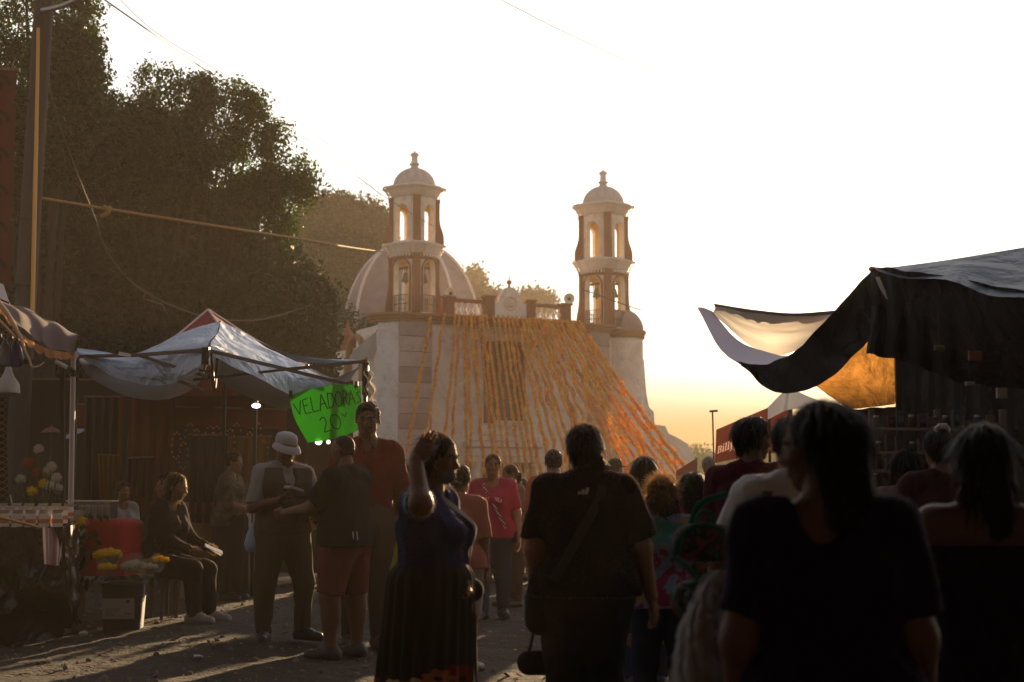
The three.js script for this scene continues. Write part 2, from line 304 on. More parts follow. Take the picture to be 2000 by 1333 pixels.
  return t;
}
let domeMat; function plasterDome() { return domeMat ??= std(0.7, 0.66, 0.64, 0.9, { map: scaled(T.streak, 3, 1), bumpMap: scaled(T.grain, 2), bumpScale: 0.01 }); }
const H = 8.0, xl = fx(778), xp = fx(842), xq = fx(1150), xr = fx(1190);
tower(0, 0, H + 0.06, 1, 0.18, [['small bronze bell hanging in the left opening of the nearer left tower', 3], ['small bronze bell hanging in the right opening of the nearer left tower', 0]]);
tower(8.66, 0, H - 0.06, 1.045, 0.12, [['bronze bell in the left opening of the sun-hazed right tower', 3], ['bronze bell in the right opening of the sun-hazed right tower', 0]]);
{
  const w = (x0, x1, y0, y1, z0, z1) => box(x1 - x0, y1 - y0, z1 - z0, (x0 + x1) / 2, (y0 + y1) / 2, (z0 + z1) / 2);
  // facade wall with the tall niche window
  const n0 = fx(948), n1 = fx(1026), nt = fy(985, 668), nb = fy(985, 828), top = H - 0.3;
  part(church, 'facade_wall', M.white, w(xp, n0, 0, top, 0.5, FZ - 0.1), w(n1, xq, 0, top, 0.5, FZ - 0.1), w(n0, n1, nt, top, 0.5, FZ - 0.1), w(n0, n1, 0, nb, 0.5, FZ - 0.1), w(-1.2, 9.6, 0, top, -3, 0.49));
  const win = new THREE.Group(); win.name = 'window'; church.add(win);
  part(win, 'frame', M.rust, w(n0 - 0.02, n0 + 0.42, nb + 0.003, nt - 0.003, 0.5, FZ - 0.06), w(n1 - 0.08, n1 + 0.02, nb + 0.003, nt - 0.003, 0.5, FZ - 0.06), w(n0 + 0.42, n1 - 0.08, nt - 0.1, nt + 0.04, 0.5, FZ - 0.06));
  part(win, 'sill', M.white, w(n0 + 0.42, n1 + 0.1, nb - 0.06, nb + 0.12, 0.5, FZ + 0.04));
  for (let i = 0; i < 2; i++) for (let j = 0; j < 4; j++) { const a = lerp(n0 + 0.44, n1 - 0.1, i / 2), b = lerp(n0 + 0.44, n1 - 0.1, (i + 1) / 2), c = lerp(nb + 0.14, nt - 0.12, j / 4), d = lerp(nb + 0.14, nt - 0.12, (j + 1) / 4); part(win, 'pane', M.glassDark, w(a + 0.02, b - 0.02, c + 0.02, d - 0.02, 0.56, 0.58)); }
  part(win, 'glazing_bar', M.brownTrim, w(n0 + 0.42, n1 - 0.08, nb + 0.12, nt - 0.1, 0.51, 0.55));
  // rusticated pilasters: blocks with recessed joints
  for (const [a, b] of [[xl, xp], [xq, xr]]) {
    part(church, 'pilaster_core', M.pinkPlaster, w(a + 0.03, b - 0.03, 0, top, 0.4, FZ + 0.02));
    for (let i = 0; i < 13; i++) { const y0 = 0.05 + i * 0.59; part(church, 'block', i % 3 ? M.pinkPlaster : M.domePlaster, slab(b - a, 0.565, 0.5, (a + b) / 2, y0 + 0.2825, FZ - 0.17 + 0.004 * (i % 2), 0.015)); }
  }
  // canted wall and the long side wall on the left
  const cant = onFace(737, 760, FZ - 0.7), A = V(xl, 0, FZ - 0.02), B = V(cant.x, 0, FZ - 0.7);
  const wallOf = (p, q2, y0, y1, t) => { const d = q2.clone().sub(p), l = d.length(); return box(l, y1 - y0, t, 0, 0, -t / 2).rotateY(-Math.atan2(d.z, d.x)).translate((p.x + q2.x) / 2, (y0 + y1) / 2, (p.z + q2.z) / 2); };
  part(church, 'canted_wall', M.bluePlaster, wallOf(B, A, 0, top, 0.3));
  part(church, 'side_wall', M.white, wallOf(V(B.x - 0.1, 0, -7), B, 0, 6.9, 0.3));
  part(church, 'side_arch', M.brownTrim, new THREE.TorusGeometry(0.8, 0.13, 6, 14, Math.PI).rotateY(-Math.PI / 2).translate(B.x - 0.14, 6.5, -1.7), box(0.3, 1.0, 0.26, B.x - 0.14, 6.0, -0.9), box(0.3, 1.0, 0.26, B.x - 0.14, 6.0, -2.5));
  // cornice along the parapet: three stacked mouldings that follow wall, canted corner and side
  for (const [y, h2, o] of [[H - 0.3, 0.12, 0.1], [H - 0.178, 0.1, 0.18], [H - 0.076, 0.1, 0.25]]) {
    const pts = [[xr + o, FZ + o], [xl - o * 0.4, FZ + o], [B.x - o, FZ - 0.7 + o * 0.4], [B.x - o, -0.4], [xr + o, -0.4]];
    const g = extrude(pts.map(([x, z]) => [x, -z]), h2 - 0.003).rotateX(-Math.PI / 2).translate(0, y, 0);
    part(church, 'cornice', M.brownTrim, g);
  }
  // right stair turret with its small dome
  const tu = onFace(1219, 760, 0.2), tg = new THREE.Group(); tg.name = 'stair_turret'; tg.position.set(tu.x, 0, 0.1); church.add(tg);
  part(tg, 'wall', M.white, new THREE.CylinderGeometry(0.86, 0.88, H - 0.4, 28).translate(0, (H - 0.4) / 2, 0));
  part(tg, 'cornice', M.brownTrim, lathe([[0.8, H - 0.42], [0.93, H - 0.42], [0.95, H - 0.25], [1.0, H - 0.2], [1.0, H - 0.1], [0.8, H - 0.08]], 28));
  const td = []; for (let i = 0; i <= 10; i++) { const a = i / 10 * Math.PI / 2; td.push([0.9 * Math.cos(a), H - 0.09 + 0.95 * Math.sin(a)]); }
  part(tg, 'dome', M.domePlaster, lathe(td, 28));
  // volute buttress, drawn as the photograph shows its outline
  const vol = [[1236, 705], [1252, 705], [1254, 740], [1257, 772], [1262, 797], [1271, 806], [1273, 831], [1294, 834], [1300, 848], [1318, 857], [1336, 868], [1348, 886], [1354, 915], [1354, 1015], [1236, 1015]].map(([a, b]) => { const p = onFace(a, b, 0.1); return [p.x, p.y]; });
  part(church, 'volute_buttress', M.white, extrude(vol, 0.5, 0.03).translate(0, 0, -0.2));
  // portal mouldings over the door
  const pc = fx(985); for (const [hw, y0, y1, dz] of [[1.05, 3.42, 3.6, 0.12], [1.5, 3.2, 3.4, 0.2], [1.75, 2.95, 3.17, 0.3], [1.6, 2.6, 2.93, 0.2], [1.72, 2.35, 2.57, 0.28]]) part(church, 'portal_moulding', M.white, slab(hw * 2, y1 - y0, dz + 0.2, pc, (y0 + y1) / 2, FZ - 0.12 + dz / 2, 0.02));
  for (const s of [-1, 1]) part(church, 'portal_column', M.white, lathe([[0.22, 0], [0.22, 0.2], [0.16, 0.3], [0.14, 2.1], [0.2, 2.2], [0.2, 2.34]], 16).translate(pc + s * 1.3, 0, FZ + 0.12));
  part(church, 'door', M.wood, w(pc - 0.9, pc + 0.9, 0, 2.3, FZ - 0.1, FZ - 0.04));
  // parapet: posts, rails, balusters, and the curved gable between
  const post = (p0, p1, y0, y1) => w(fx(p0), fx(p1), H + 0.026, fy((p0 + p1) / 2, y1), FZ - 0.24, FZ + 0.1);
  for (const [a, b, y] of [[868, 885, 582], [946, 964, 581], [1029, 1044, 590], [1099, 1114, 597]]) { part(church, 'parapet_post', M.rust, post(a, b, 620, y)); part(church, 'post_cap', M.brownTrim, slab(fx(b) - fx(a) + 0.12, 0.08, 0.46, (fx(a) + fx(b)) / 2, fy((a + b) / 2, y) + 0.042, FZ - 0.07, 0.015)); }
  for (const [a, b, y] of [[885, 946, 585], [1044, 1099, 595]]) {
    const x0 = fx(a), x1 = fx(b), yt = fy((a + b) / 2, y);
    part(church, 'parapet_rail', M.rust, w(x0 + 0.002, x1 - 0.002, yt - 0.13, yt, FZ - 0.2, FZ + 0.05));
    part(church, 'parapet_rail', M.white, w(x0 + 0.002, x1 - 0.002, H + 0.026, H + 0.11, FZ - 0.2, FZ + 0.05));
    const nb2 = 5, hgt = yt - 0.13 - (H + 0.11);
    for (let i = 0; i < nb2; i++) part(church, 'baluster', M.white, lathe([[0.05, 0], [0.05, 0.06], [0.025, 0.1], [0.07, 0.3], [0.085, 0.42], [0.05, 0.6], [0.025, 0.75], [0.03, 0.86], [0.055, 0.92], [0.055, 1]].map(([r, y2]) => [r * 1.15, y2 * hgt]), 10).translate(lerp(x0, x1, (i + 0.5) / nb2), H + 0.11, FZ - 0.08));
  }
  const ga = fx(965), gb = fx(1028), gm = (ga + gb) / 2, gy0 = H + 0.026, gy1 = fy(995, 592), gr = (fx(1017) - fx(975)) / 2, gt = fy(995, 562), pts = [[ga, gy0], [gb, gy0], [gb, gy1]];
  for (let i = 0; i <= 12; i++) { const a = Math.PI * i / 12; pts.push([gm + gr * Math.cos(a), gy1 + (gt - gy1) * Math.sin(a)]); }
  pts.push([ga, gy1]);
  part(church, 'gable', M.white, extrude(pts, 0.2, 0.02).translate(0, 0, FZ - 0.2));
  part(church, 'gable_medallion', M.cream, new THREE.TorusGeometry(0.26, 0.035, 8, 24).translate(gm, gy1 - 0.02, FZ + 0.03), lathe([[0, 0.05], [0.1, 0.04], [0.18, 0.01], [0.2, -0.03]], 18).rotateX(Math.PI / 2).translate(gm, gy1 - 0.02, FZ + 0.03));
  part(church, 'gable_finial', M.brownTrim, lathe([[0.08, 0], [0.05, 0.06], [0.04, 0.12], [0.09, 0.17], [0.1, 0.22], [0.07, 0.28], [0.02, 0.32], [0, 0.33]], 12).translate(gm, gt, FZ - 0.1), box(0.2, 0.04, 0.04, gm, gt + 0.27, FZ - 0.1), box(0.03, 0.3, 0.03, gm, gt + 0.33, FZ - 0.1));
  // great ribbed dome over the crossing
  const dc = V(800, 650, 0), D = at(803, 650, 66), dl = D.clone().applyMatrix4(churchInv), dg = new THREE.Group(); dg.name = 'great_dome'; dg.position.set(dl.x, 0, dl.z); church.add(dg);
  const dp = []; for (let i = 0; i <= 14; i++) { const a = i / 14 * Math.PI / 2; dp.push([3.15 * Math.pow(Math.cos(a), 0.9) + 0.001, D.y + 4.25 * Math.pow(Math.sin(a), 1.05)]); }
  part(dg, 'shell', M.domePlaster, lathe(dp, 8).rotateY(0.25).toNonIndexed()).geometry.computeVertexNormals();
  for (let i = 0; i < 8; i++) part(dg, 'rib', M.white, tube(dp.map(([r, y]) => V((r + 0.02) * Math.sin(i * Math.PI / 4 + 0.25), y, (r + 0.02) * Math.cos(i * Math.PI / 4 + 0.25))), 0.08, 6));
  part(dg, 'drum', M.pinkPlaster, new THREE.CylinderGeometry(3.0, 3.0, D.y, 8).rotateY(0.25).translate(0, D.y / 2, 0));
  part(dg, 'drum_cornice', M.brownTrim, lathe([[2.9, D.y - 0.3], [3.3, D.y - 0.2], [3.4, D.y - 0.05], [3.1, D.y]], 8).rotateY(0.25));
  // roof of the nave behind the parapet
  part(church, 'nave', M.pinkPlaster, w(0.6, 8.2, 0, H - 0.8, -22, -3.003));
  // pinnacle on the left side
  const pn = at(678, 700, 60).applyMatrix4(churchInv), pt2 = at(678, 638, 60).y, pb = at(678, 705, 60).y;
  part(church, 'pinnacle', M.rust, lathe([[0.32, 0], [0.32, pb], [0.42, pb + 0.06], [0.42, pb + 0.14], [0.28, pb + 0.2], [0.26, pt2 - 0.5], [0.36, pt2 - 0.45], [0.3, pt2 - 0.36], [0.1, pt2 - 0.1], [0.02, pt2 + 0.3]], 12).translate(pn.x, 0, pn.z));
}
// balustrade of the church yard far left
{
  const a = at(560, 708, 64), b = at(664, 706, 62), t = thing('balustrade', 'pale stone balustrade far behind the blue tent, left of the church', 'balustrade', V(0, 0, 0));
  part(t, 'rail', M.brownTrim, bar(a, b, 0.3, 0.14)); const lo = V(0, -0.75, 0); part(t, 'base', M.brownTrim, bar(a.clone().add(lo), b.clone().add(lo), 0.3, 0.2));
  for (let i = 0; i < 9; i++) { const p = a.clone().lerp(b, (i + 0.5) / 9); part(t, 'baluster', M.white, lathe([[0.08, -0.65], [0.04, -0.6], [0.1, -0.42], [0.04, -0.2], [0.08, -0.07]], 10).translate(p.x, p.y, p.z)); }
  for (const p of [a, b]) part(t, 'pier', M.rust, box(0.4, p.y + 0.1, 0.4, p.x, (p.y + 0.1) / 2, p.z));
  const wl = a.clone().add(b).multiplyScalar(0.5); part(t, 'wall', M.pinkPlaster, bar(V(a.x, (a.y - 0.85) / 2, a.z), V(b.x, (b.y - 0.85) / 2, b.z), 0.3, a.y - 0.85));
}
// horn loudspeakers on the parapet
for (const [px, py, d, label] of [[880, 573, 55.3, 'grey horn loudspeaker on the left post of the parapet'], [1112, 584, 58, 'grey horn loudspeaker on the right post of the parapet']]) {
  const t = thing('horn_loudspeaker', label, 'loudspeaker', at(px, py, d), -0.1);
  part(t, 'horn', M.horn, lathe([[0.05, -0.3], [0.06, -0.15], [0.1, -0.05], [0.2, 0.03], [0.225, 0.05], [0.215, 0.055], [0.09, -0.04], [0.05, -0.12]], 24).rotateX(Math.PI / 2));
  part(t, 'driver', M.bronze, new THREE.CylinderGeometry(0.08, 0.08, 0.16, 14).rotateX(Math.PI / 2).translate(0, 0, -0.36), new THREE.SphereGeometry(0.07, 12, 8).translate(0, 0, -0.06));
  part(t, 'bracket', M.iron, bar(V(0, -0.04, -0.2), V(0, -0.3, -0.2), 0.03));
}
// a grey cloth banner hung at the left corner of the church
{
  const t = thing('cloth_banner', 'weathered grey cloth banner slung slantwise at the left corner of the church', 'banner', V(0, 0, 0));
  const g = sheet([[at(682, 697, 54.6), at(705, 672, 54.4), at(735, 648, 54.2)], [at(688, 712, 54.5), at(712, 700, 54.3), at(735, 684, 54.1)]], 14, 6, (p, u, v) => { p.z += 0.05 * Math.sin(u * 9 + v * 3); });
  part(t, 'fabric', cloth(0.36, 0.38, 0.36), g);
  part(t, 'rope', M.wood, tube([at(735, 648, 54.2), at(741, 640, 54.5)], 0.015, 5), tube([at(682, 697, 54.6), at(672, 700, 56)], 0.015, 5));
}

// unseen hall, awning and shop rows, placed to block sky light on the people
{
  const t = thing('unseen_hall', 'unseen long plain hall behind the viewer, placed to shade the near street from the sky', 'unseen_building', V(0, 0, 16)), w = plaster(0.2, 0.16, 0.13);
  part(t, 'wall', w, box(44, 12, 0.4, 0, 6, 0)); part(t, 'roof', M.rust, box(45, 0.2, 7, 0, 12.2, 3)); for (let i = -4; i <= 4; i++) { part(t, 'door', M.wood, box(2.2, 3, 0.1, i * 4.6, 1.5, -0.22)); part(t, 'window', M.glassDark, box(1.2, 1.4, 0.1, i * 4.6, 5.6, -0.22)); }
  const a = thing('unseen_awning', 'unseen wide dark awning high above the viewer, placed to shade the near people', 'awning', V(0, 0, 0)), m = cloth(0.06, 0.05, 0.045);
  part(a, 'canopy', m, sheet([[V(-9, 5.2, 15), V(0, 4.7, 15), V(9, 5.2, 15)], [V(-9, 5.0, 4), V(0, 4.5, 4), V(9, 5.0, 4)], [V(-9, 5.2, -6), V(0, 4.75, -6), V(9, 5.2, -6)]], 30, 20)); for (const x of [-9, 9]) for (const z of [-6, 4, 14.5]) part(a, 'post', M.darkSteel, bar(V(x, 0, z), V(x, 5.2, z), 0.08));
  for (const [s, n] of [[-1, 'left'], [1, 'right']]) { const b = thing('unseen_shop_row', 'unseen low row of shops, placed to shade the near people, along the ' + n + ' side of the street behind the viewer', 'unseen_building', V(s * 10.5, 0, 4)); part(b, 'wall', w, box(0.3, 5, 22, 0, 2.5, 0)); part(b, 'roof', M.rust, box(4, 0.15, 22.4, s * 1.7, 5.08, 0)); for (let i = -2; i <= 2; i++) part(b, 'door', M.wood, box(0.1, 2.6, 2, -s * 0.18, 1.3, i * 4)); }
}

// ---------------------------------------------------------------- trees
function leafClump(seed, n, size, spread) {   // a twig's worth of leaves
  const r = random(seed), pos = [], nor = [], ix = [], q = new THREE.Quaternion(), e = new THREE.Euler(), v = V(0, 0, 0), nn = V(0, 0, 0);
  for (let i = 0; i < n; i++) {
    const c = V(r() - 0.5, r() - 0.5, r() - 0.5).multiplyScalar(2 * spread), s = size * (0.6 + 0.7 * r()), k = pos.length / 3;
    e.set(r() * 6.3, r() * 6.3, r() * 6.3); q.setFromEuler(e);
    for (const [x, y, z] of [[0, 0, 0], [0.27, 0.45, 0.08], [0, 1, -0.05], [-0.27, 0.45, 0.08]]) { v.set(x * s, y * s, z * s).applyQuaternion(q).add(c); pos.push(v.x, v.y, v.z); nn.set(0, 0, 1).applyQuaternion(q); nor.push(nn.x, nn.y, nn.z); }
    ix.push(k, k + 1, k + 2, k, k + 2, k + 3);
  }
  const g = new THREE.BufferGeometry();
  g.setAttribute('position', new THREE.Float32BufferAttribute(pos, 3)); g.setAttribute('normal', new THREE.Float32BufferAttribute(nor, 3)); g.setIndex(ix);
  return g;
}
const CLUMPS = { fine: leafClump(11, 16, 0.085, 0.17), mid: leafClump(12, 14, 0.13, 0.24), big: leafClump(13, 14, 0.26, 0.5), far: leafClump(14, 12, 0.5, 0.9) };
// a tree: blobs of foliage [px, py, depth, rx px, ry px, share]; the trunk stands under the crown's middle
function tree(name, label, trunkAt, blobs, { n, clump = 'mid', mat = M.leaf, seed = 1, trunk = 0.16, gaps = 0.12, group, limbs = true, bark = M.bark }) {
  const r = random(seed), foot = V(trunkAt.x, 0, trunkAt.z), t = thing(name, label, name === 'bush' ? 'bush' : 'tree', foot, 0, group), B = blobs.map(([px, py, d, rx, ry, w = 1]) => { const c = at(px, py, d).sub(foot), k = d / FOCAL; return { c, rx: rx * k, ry: ry * k, rz: (rx + ry) * 0.5 * k, w: w * rx * ry }; });
  const total = B.reduce((s, b) => s + b.w, 0), mats = [], q = new THREE.Quaternion(), e = new THREE.Euler(), m4 = new THREE.Matrix4();
  for (const b of B) {
    for (let i = 0, want = Math.round(n * b.w / total); i < want; i++) {
      const u = r() * 2 - 1, a = r() * 2 * Math.PI, s = Math.pow(r(), 0.42), h = Math.sqrt(1 - u * u);
      const p = V(h * Math.cos(a) * s, u * s, h * Math.sin(a) * s), lump = 1 + 0.42 * fbm(p.x * 2.2 + seed, p.y * 2.2, p.z * 2.2, 3);
      const w = V(b.c.x + p.x * b.rx * lump, b.c.y + p.y * b.ry * lump, b.c.z + p.z * b.rz * lump);
      if (noise3(w.x * 1.1 + seed * 7, w.y * 1.1, w.z * 1.1) + 0.5 * noise3(w.x * 2.7, w.y * 2.7 + seed, w.z * 2.7) < -0.5 + gaps) { if (r() < 0.85) continue; }
      e.set(r() * 6.3, r() * 6.3, r() * 6.3); q.setFromEuler(e);
      mats.push(m4.compose(w, q, V(1, 1, 1).multiplyScalar(0.7 + 0.7 * r())).clone());
    }
  }
  if (foot.y === 0 && limbs) {
    const top = B[0].c, woods = [];
    for (const b of B) {
      const k = V(b.c.x * 0.25 + (r() - 0.5) * 0.5, b.c.y * 0.45, b.c.z * 0.25), tip = b.c.clone().add(V((r() - 0.5) * b.rx, b.ry * 0.5, 0));
      part(t, 'limb', bark, limb([k.clone().multiplyScalar(0.6), k, b.c.clone().lerp(k, 0.4).add(V((r() - 0.5) * 0.4, 0.1, 0)), tip], trunk * 0.55, 0.015, 6));
      for (let i = 0; i < 4; i++) { const o = b.c.clone().lerp(k, 0.45 * r()), z = V((r() - 0.5) * 1.6 * b.rx, (r() - 0.2) * b.ry, (r() - 0.5) * b.rz); woods.push(limb([o, o.clone().addScaledVector(z, 0.5).add(V(0, 0.1, 0)), o.clone().add(z)], trunk * 0.2, 0.008, 5)); }
    }
    const k0 = B[0].c; part(t, 'trunk', bark, limb([V(0, -0.2, 0), V(k0.x * 0.06, k0.y * 0.12, 0), V(k0.x * 0.12, k0.y * 0.3, 0), V(k0.x * 0.22, k0.y * 0.5, k0.z * 0.1)], trunk, trunk * 0.6, 9));
    if (woods.length) tag(part(t, 'twigs', bark, ...woods), null, null, null, 'stuff');
  }
  const im = new THREE.InstancedMesh(CLUMPS[clump], mat, mats.length);
  const tint = new THREE.Color(); mats.forEach((m, i) => { im.setMatrixAt(i, m); const k = 0.75 + 0.5 * noise3(m.elements[12] * 1.3, m.elements[13] * 1.3, m.elements[14] * 1.3 + seed) + 0.5 * (r() - 0.5); im.setColorAt(i, tint.setRGB(Math.max(0.25, k * (0.9 + 0.3 * r())), Math.max(0.3, k), Math.max(0.2, k * 0.9))); });
  im.name = 'crown'; im.castShadow = im.receiveShadow = true; t.add(tag(im, null, null, null, 'stuff'));
  return t;
}
tree('tall_tree', 'tallest dark tree at the far left, rising out of the frame behind the pole', at(60, 900, 25), [[40, -40, 25, 90, 110], [130, 130, 25, 75, 110], [60, 250, 25, 130, 120], [170, 215, 25.5, 40, 60], [10, 90, 25, 60, 90], [150, 20, 25, 45, 70, 0.6]], { n: 5200, clump: 'fine', mat: M.leaf, seed: 3, gaps: 0.06 });
tree('broad_tree', 'broad dark green tree left of the middle with a clumpy rounded top', at(330, 900, 28), [[335, 185, 28, 85, 65], [265, 250, 28, 80, 75], [395, 205, 28, 45, 55, 0.7], [330, 310, 28, 130, 90], [200, 330, 27.5, 110, 110], [415, 335, 28, 40, 55, 0.6], [300, 150, 28, 30, 28, 0.5], [240, 205, 28, 30, 34, 0.5], [375, 165, 28, 30, 28, 0.5]], { n: 5000, clump: 'fine', seed: 5, gaps: 0.17 });
tree('sparse_tree', 'lacy sunlit tree with thin leaning limbs showing the sky through its leaves', at(380, 900, 29), [[490, 215, 29, 38, 45, 0.7], [455, 280, 29, 40, 55, 0.6], [535, 280, 29, 40, 50, 0.8], [575, 330, 29, 50, 40, 1.2], [520, 370, 29, 70, 45, 0.8], [590, 370, 29, 28, 45, 0.7], [470, 390, 29, 60, 60, 0.8], [545, 440, 29.3, 40, 60, 0.5], [455, 185, 29, 30, 30, 0.4]], { n: 1750, clump: 'fine', mat: M.leafYellow, seed: 8, gaps: 0.34, trunk: 0.12 });
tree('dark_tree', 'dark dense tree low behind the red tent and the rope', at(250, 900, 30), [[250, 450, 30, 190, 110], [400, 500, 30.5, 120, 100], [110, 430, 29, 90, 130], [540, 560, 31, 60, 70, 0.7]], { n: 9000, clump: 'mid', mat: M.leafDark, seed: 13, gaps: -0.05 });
tree('hazy_tree', 'round-topped hazy tree standing just left of the left bell tower', at(680, 900, 82), [[665, 440, 82, 80, 55], [620, 470, 82, 45, 55], [710, 500, 82, 55, 65], [640, 545, 82, 75, 60], [735, 440, 82, 20, 30, 0.5]], { n: 7000, clump: 'big', mat: M.leaf, seed: 21, gaps: 0.2, trunk: 0.3 });
tree('slender_tree', 'small hazy treetop peeping out right of the great dome', at(915, 900, 150), [[912, 565, 150, 20, 26], [925, 550, 150, 8, 12]], { n: 420, clump: 'far', seed: 24, trunk: 0.2 });
tree('flat_tree', 'sun-bleached treetop behind the parapet left of the curved gable', at(945, 900, 160), [[942, 588, 160, 26, 12], [960, 590, 160, 14, 10]], { n: 360, clump: 'far', seed: 26, trunk: 0.2 });
tree('round_tree', 'sun-bleached treetop behind the parapet right of the curved gable', at(1040, 900, 160), [[1040, 592, 160, 32, 15], [1062, 600, 160, 14, 10]], { n: 420, clump: 'far', seed: 27, trunk: 0.2 });
// undergrowth on the slope: nobody could count it
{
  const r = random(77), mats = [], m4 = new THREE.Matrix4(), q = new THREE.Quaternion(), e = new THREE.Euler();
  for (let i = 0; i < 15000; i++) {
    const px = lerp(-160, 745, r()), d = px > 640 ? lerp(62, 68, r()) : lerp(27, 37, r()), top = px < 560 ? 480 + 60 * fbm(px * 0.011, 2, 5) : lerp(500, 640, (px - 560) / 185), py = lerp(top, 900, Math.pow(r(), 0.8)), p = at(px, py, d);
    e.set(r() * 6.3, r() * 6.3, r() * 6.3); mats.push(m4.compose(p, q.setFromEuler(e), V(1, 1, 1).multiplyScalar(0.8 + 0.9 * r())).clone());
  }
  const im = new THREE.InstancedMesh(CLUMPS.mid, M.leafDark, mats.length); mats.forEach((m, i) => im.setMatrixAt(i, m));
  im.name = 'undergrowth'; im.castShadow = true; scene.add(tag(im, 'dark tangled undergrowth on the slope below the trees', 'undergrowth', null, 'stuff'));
}
{
  const r = random(78), mats = [], m4 = new THREE.Matrix4(), q = new THREE.Quaternion(), e = new THREE.Euler();
  for (let i = 0; i < 9000; i++) {
    const px = lerp(1180, 2100, r()), d = lerp(110, 140, r()), top = 868 + 40 * fbm(px * 0.013, 4, 7) + (px > 1380 ? 10 : 0), py = lerp(top, 980, Math.pow(r(), 0.7)), p = at(px, py, d);
    e.set(r() * 6.3, r() * 6.3, r() * 6.3); mats.push(m4.compose(p, q.setFromEuler(e), V(1, 1, 1).multiplyScalar(0.7 + 0.7 * r())).clone());
  }
  const im = new THREE.InstancedMesh(CLUMPS.big, M.leaf, mats.length); mats.forEach((m, i) => im.setMatrixAt(i, m));
  im.name = 'far_wood'; im.castShadow = true; scene.add(tag(im, 'far wood dissolved in golden haze right of the church', 'wood', null, 'stuff'));
}

// ---------------------------------------------------------------- marigold garlands fanned from the parapet over the street
{
  const tone = [[0.92, 0.56, 0.04], [0.9, 0.46, 0.03], [0.88, 0.38, 0.022], [0.84, 0.28, 0.02], [0.93, 0.64, 0.07]];
  const bloom = new THREE.IcosahedronGeometry(1, 1), mat = std(1, 1, 1, 0.95, { vertexColors: true, transmission: 0.68, thickness: 0, specularIntensity: 0.2 });
  // where each starts on the parapet (px, py), where it ends above the crowd (px, py, depth)
  const runs = [[841, 618, 795, 882, 51], [868, 612, 830, 868, 51], [889, 613, 868, 858, 51], [897, 614, 880, 900, 50.5], [906, 616, 912, 935, 50], [912, 616, 921, 912, 50], [919, 615, 947, 925, 49.5], [927, 616, 940, 880, 50], [936, 617, 968, 930, 49], [942, 614, 976, 935, 48.5], [950, 615, 992, 948, 48],
    [964, 617, 1004, 950, 48], [973, 617, 1022, 955, 47.5], [983, 617, 1037, 960, 47], [992, 618, 1050, 962, 47], [1001, 618, 1064, 960, 46.5], [1010, 619, 1085, 955, 46], [1018, 620, 1105, 955, 46], [1027, 620, 1125, 955, 45.5], [1035, 622, 1145, 955, 45.5], [1043, 622, 1165, 955, 45.2], [1050, 623, 1186, 952, 45], [1058, 623, 1205, 950, 45], [1065, 624, 1222, 950, 44.8], [1073, 624, 1240, 948, 44.6],
    [1081, 625, 1256, 945, 44.4], [1089, 625, 1270, 945, 44.2], [1096, 626, 1286, 942, 44], [1103, 626, 1300, 940, 44], [1110, 626, 1312, 938, 44], [1117, 627, 1325, 935, 44], [1124, 628, 1338, 932, 44], [1130, 629, 1352, 930, 44],
    [1132, 630, 1358, 936, 43.6], [1086, 625, 1248, 950, 45.6], [1108, 626, 1294, 946, 45], [1054, 623, 1176, 956, 46]].sort((a, b) => a[2] - b[2]);
  const nth = ['first', 'second', 'third', 'fourth', 'fifth', 'sixth', 'seventh', 'eighth', 'ninth', 'tenth', 'eleventh', 'twelfth', 'thirteenth', 'fourteenth', 'fifteenth', 'sixteenth', 'seventeenth', 'eighteenth', 'nineteenth', 'twentieth', 'twenty-first', 'twenty-second', 'twenty-third'], total = runs.length;
  runs.forEach(([px, py, qx, qy, qd], k) => {
    const r = random(300 + k), s0 = onFace(px, py, FZ + 0.32), a = s0.applyMatrix4(church.matrixWorld), b = at(qx, qy, qd), len = a.distanceTo(b), which = k < 19 ? nth[k] + ' from the left' : nth[total - 1 - k] + ' from the right';
    const t = thing('marigold_garland', 'orange and yellow marigold garland, ' + which + ' in the fan from the parapet', 'garland', a.clone(), 0, 'marigold garlands fanned from the parapet'), line = sag(V(0, 0, 0), b.clone().sub(a), 0.05 + 0.45 * r() * r(), 12), curve = new THREE.CatmullRomCurve3(line);
    part(t, 'cord', M.wood, new THREE.TubeGeometry(curve, 12, 0.012, 4));
    for (let strand = 0; strand < 2; strand++) {   // two strands twisted round each other
      const flowers = [], n = Math.round(len / 0.085), ph = r() * 6.3, turns = 3 + 4 * r(), amp = k > 15 ? 0.04 + 0.06 * r() : 0.02 + 0.025 * r();
      let run = 0, ti = Math.floor(r() * 5);
      for (let i = 0; i < n; i++) {
        if (run-- <= 0) { run = 3 + Math.floor(r() * 9); ti = r() < 0.78 ? (strand ? (r() < 0.5 ? 1 : 4) : 0) : Math.floor(r() * 5); }
        const u = (i + 0.5) / n, p = curve.getPoint(u), w = u * len * turns * 0.6 + ph + strand * Math.PI, loose = amp * (0.6 + 0.6 * Math.sin(u * 17 + ph));
        const s = 0.037 + 0.022 * r(), g = bloom.clone().scale(s * (0.9 + 0.3 * r()), s * (0.8 + 0.3 * r()), s * (0.9 + 0.3 * r())).translate(p.x + Math.cos(w) * loose, p.y + 0.03 * (r() - 0.5), p.z + Math.sin(w) * loose);
        const c = new Float32Array(g.attributes.position.count * 3), f = 0.85 + 0.3 * r(); for (let j = 0; j < c.length; j++) c[j] = tone[ti][j % 3] * f;
        g.setAttribute('color', new THREE.BufferAttribute(c, 3)); flowers.push(g);
      }
      tag(part(t, 'flower_strand', mat, ...flowers), null, null, null, 'stuff');
    }
  });
}

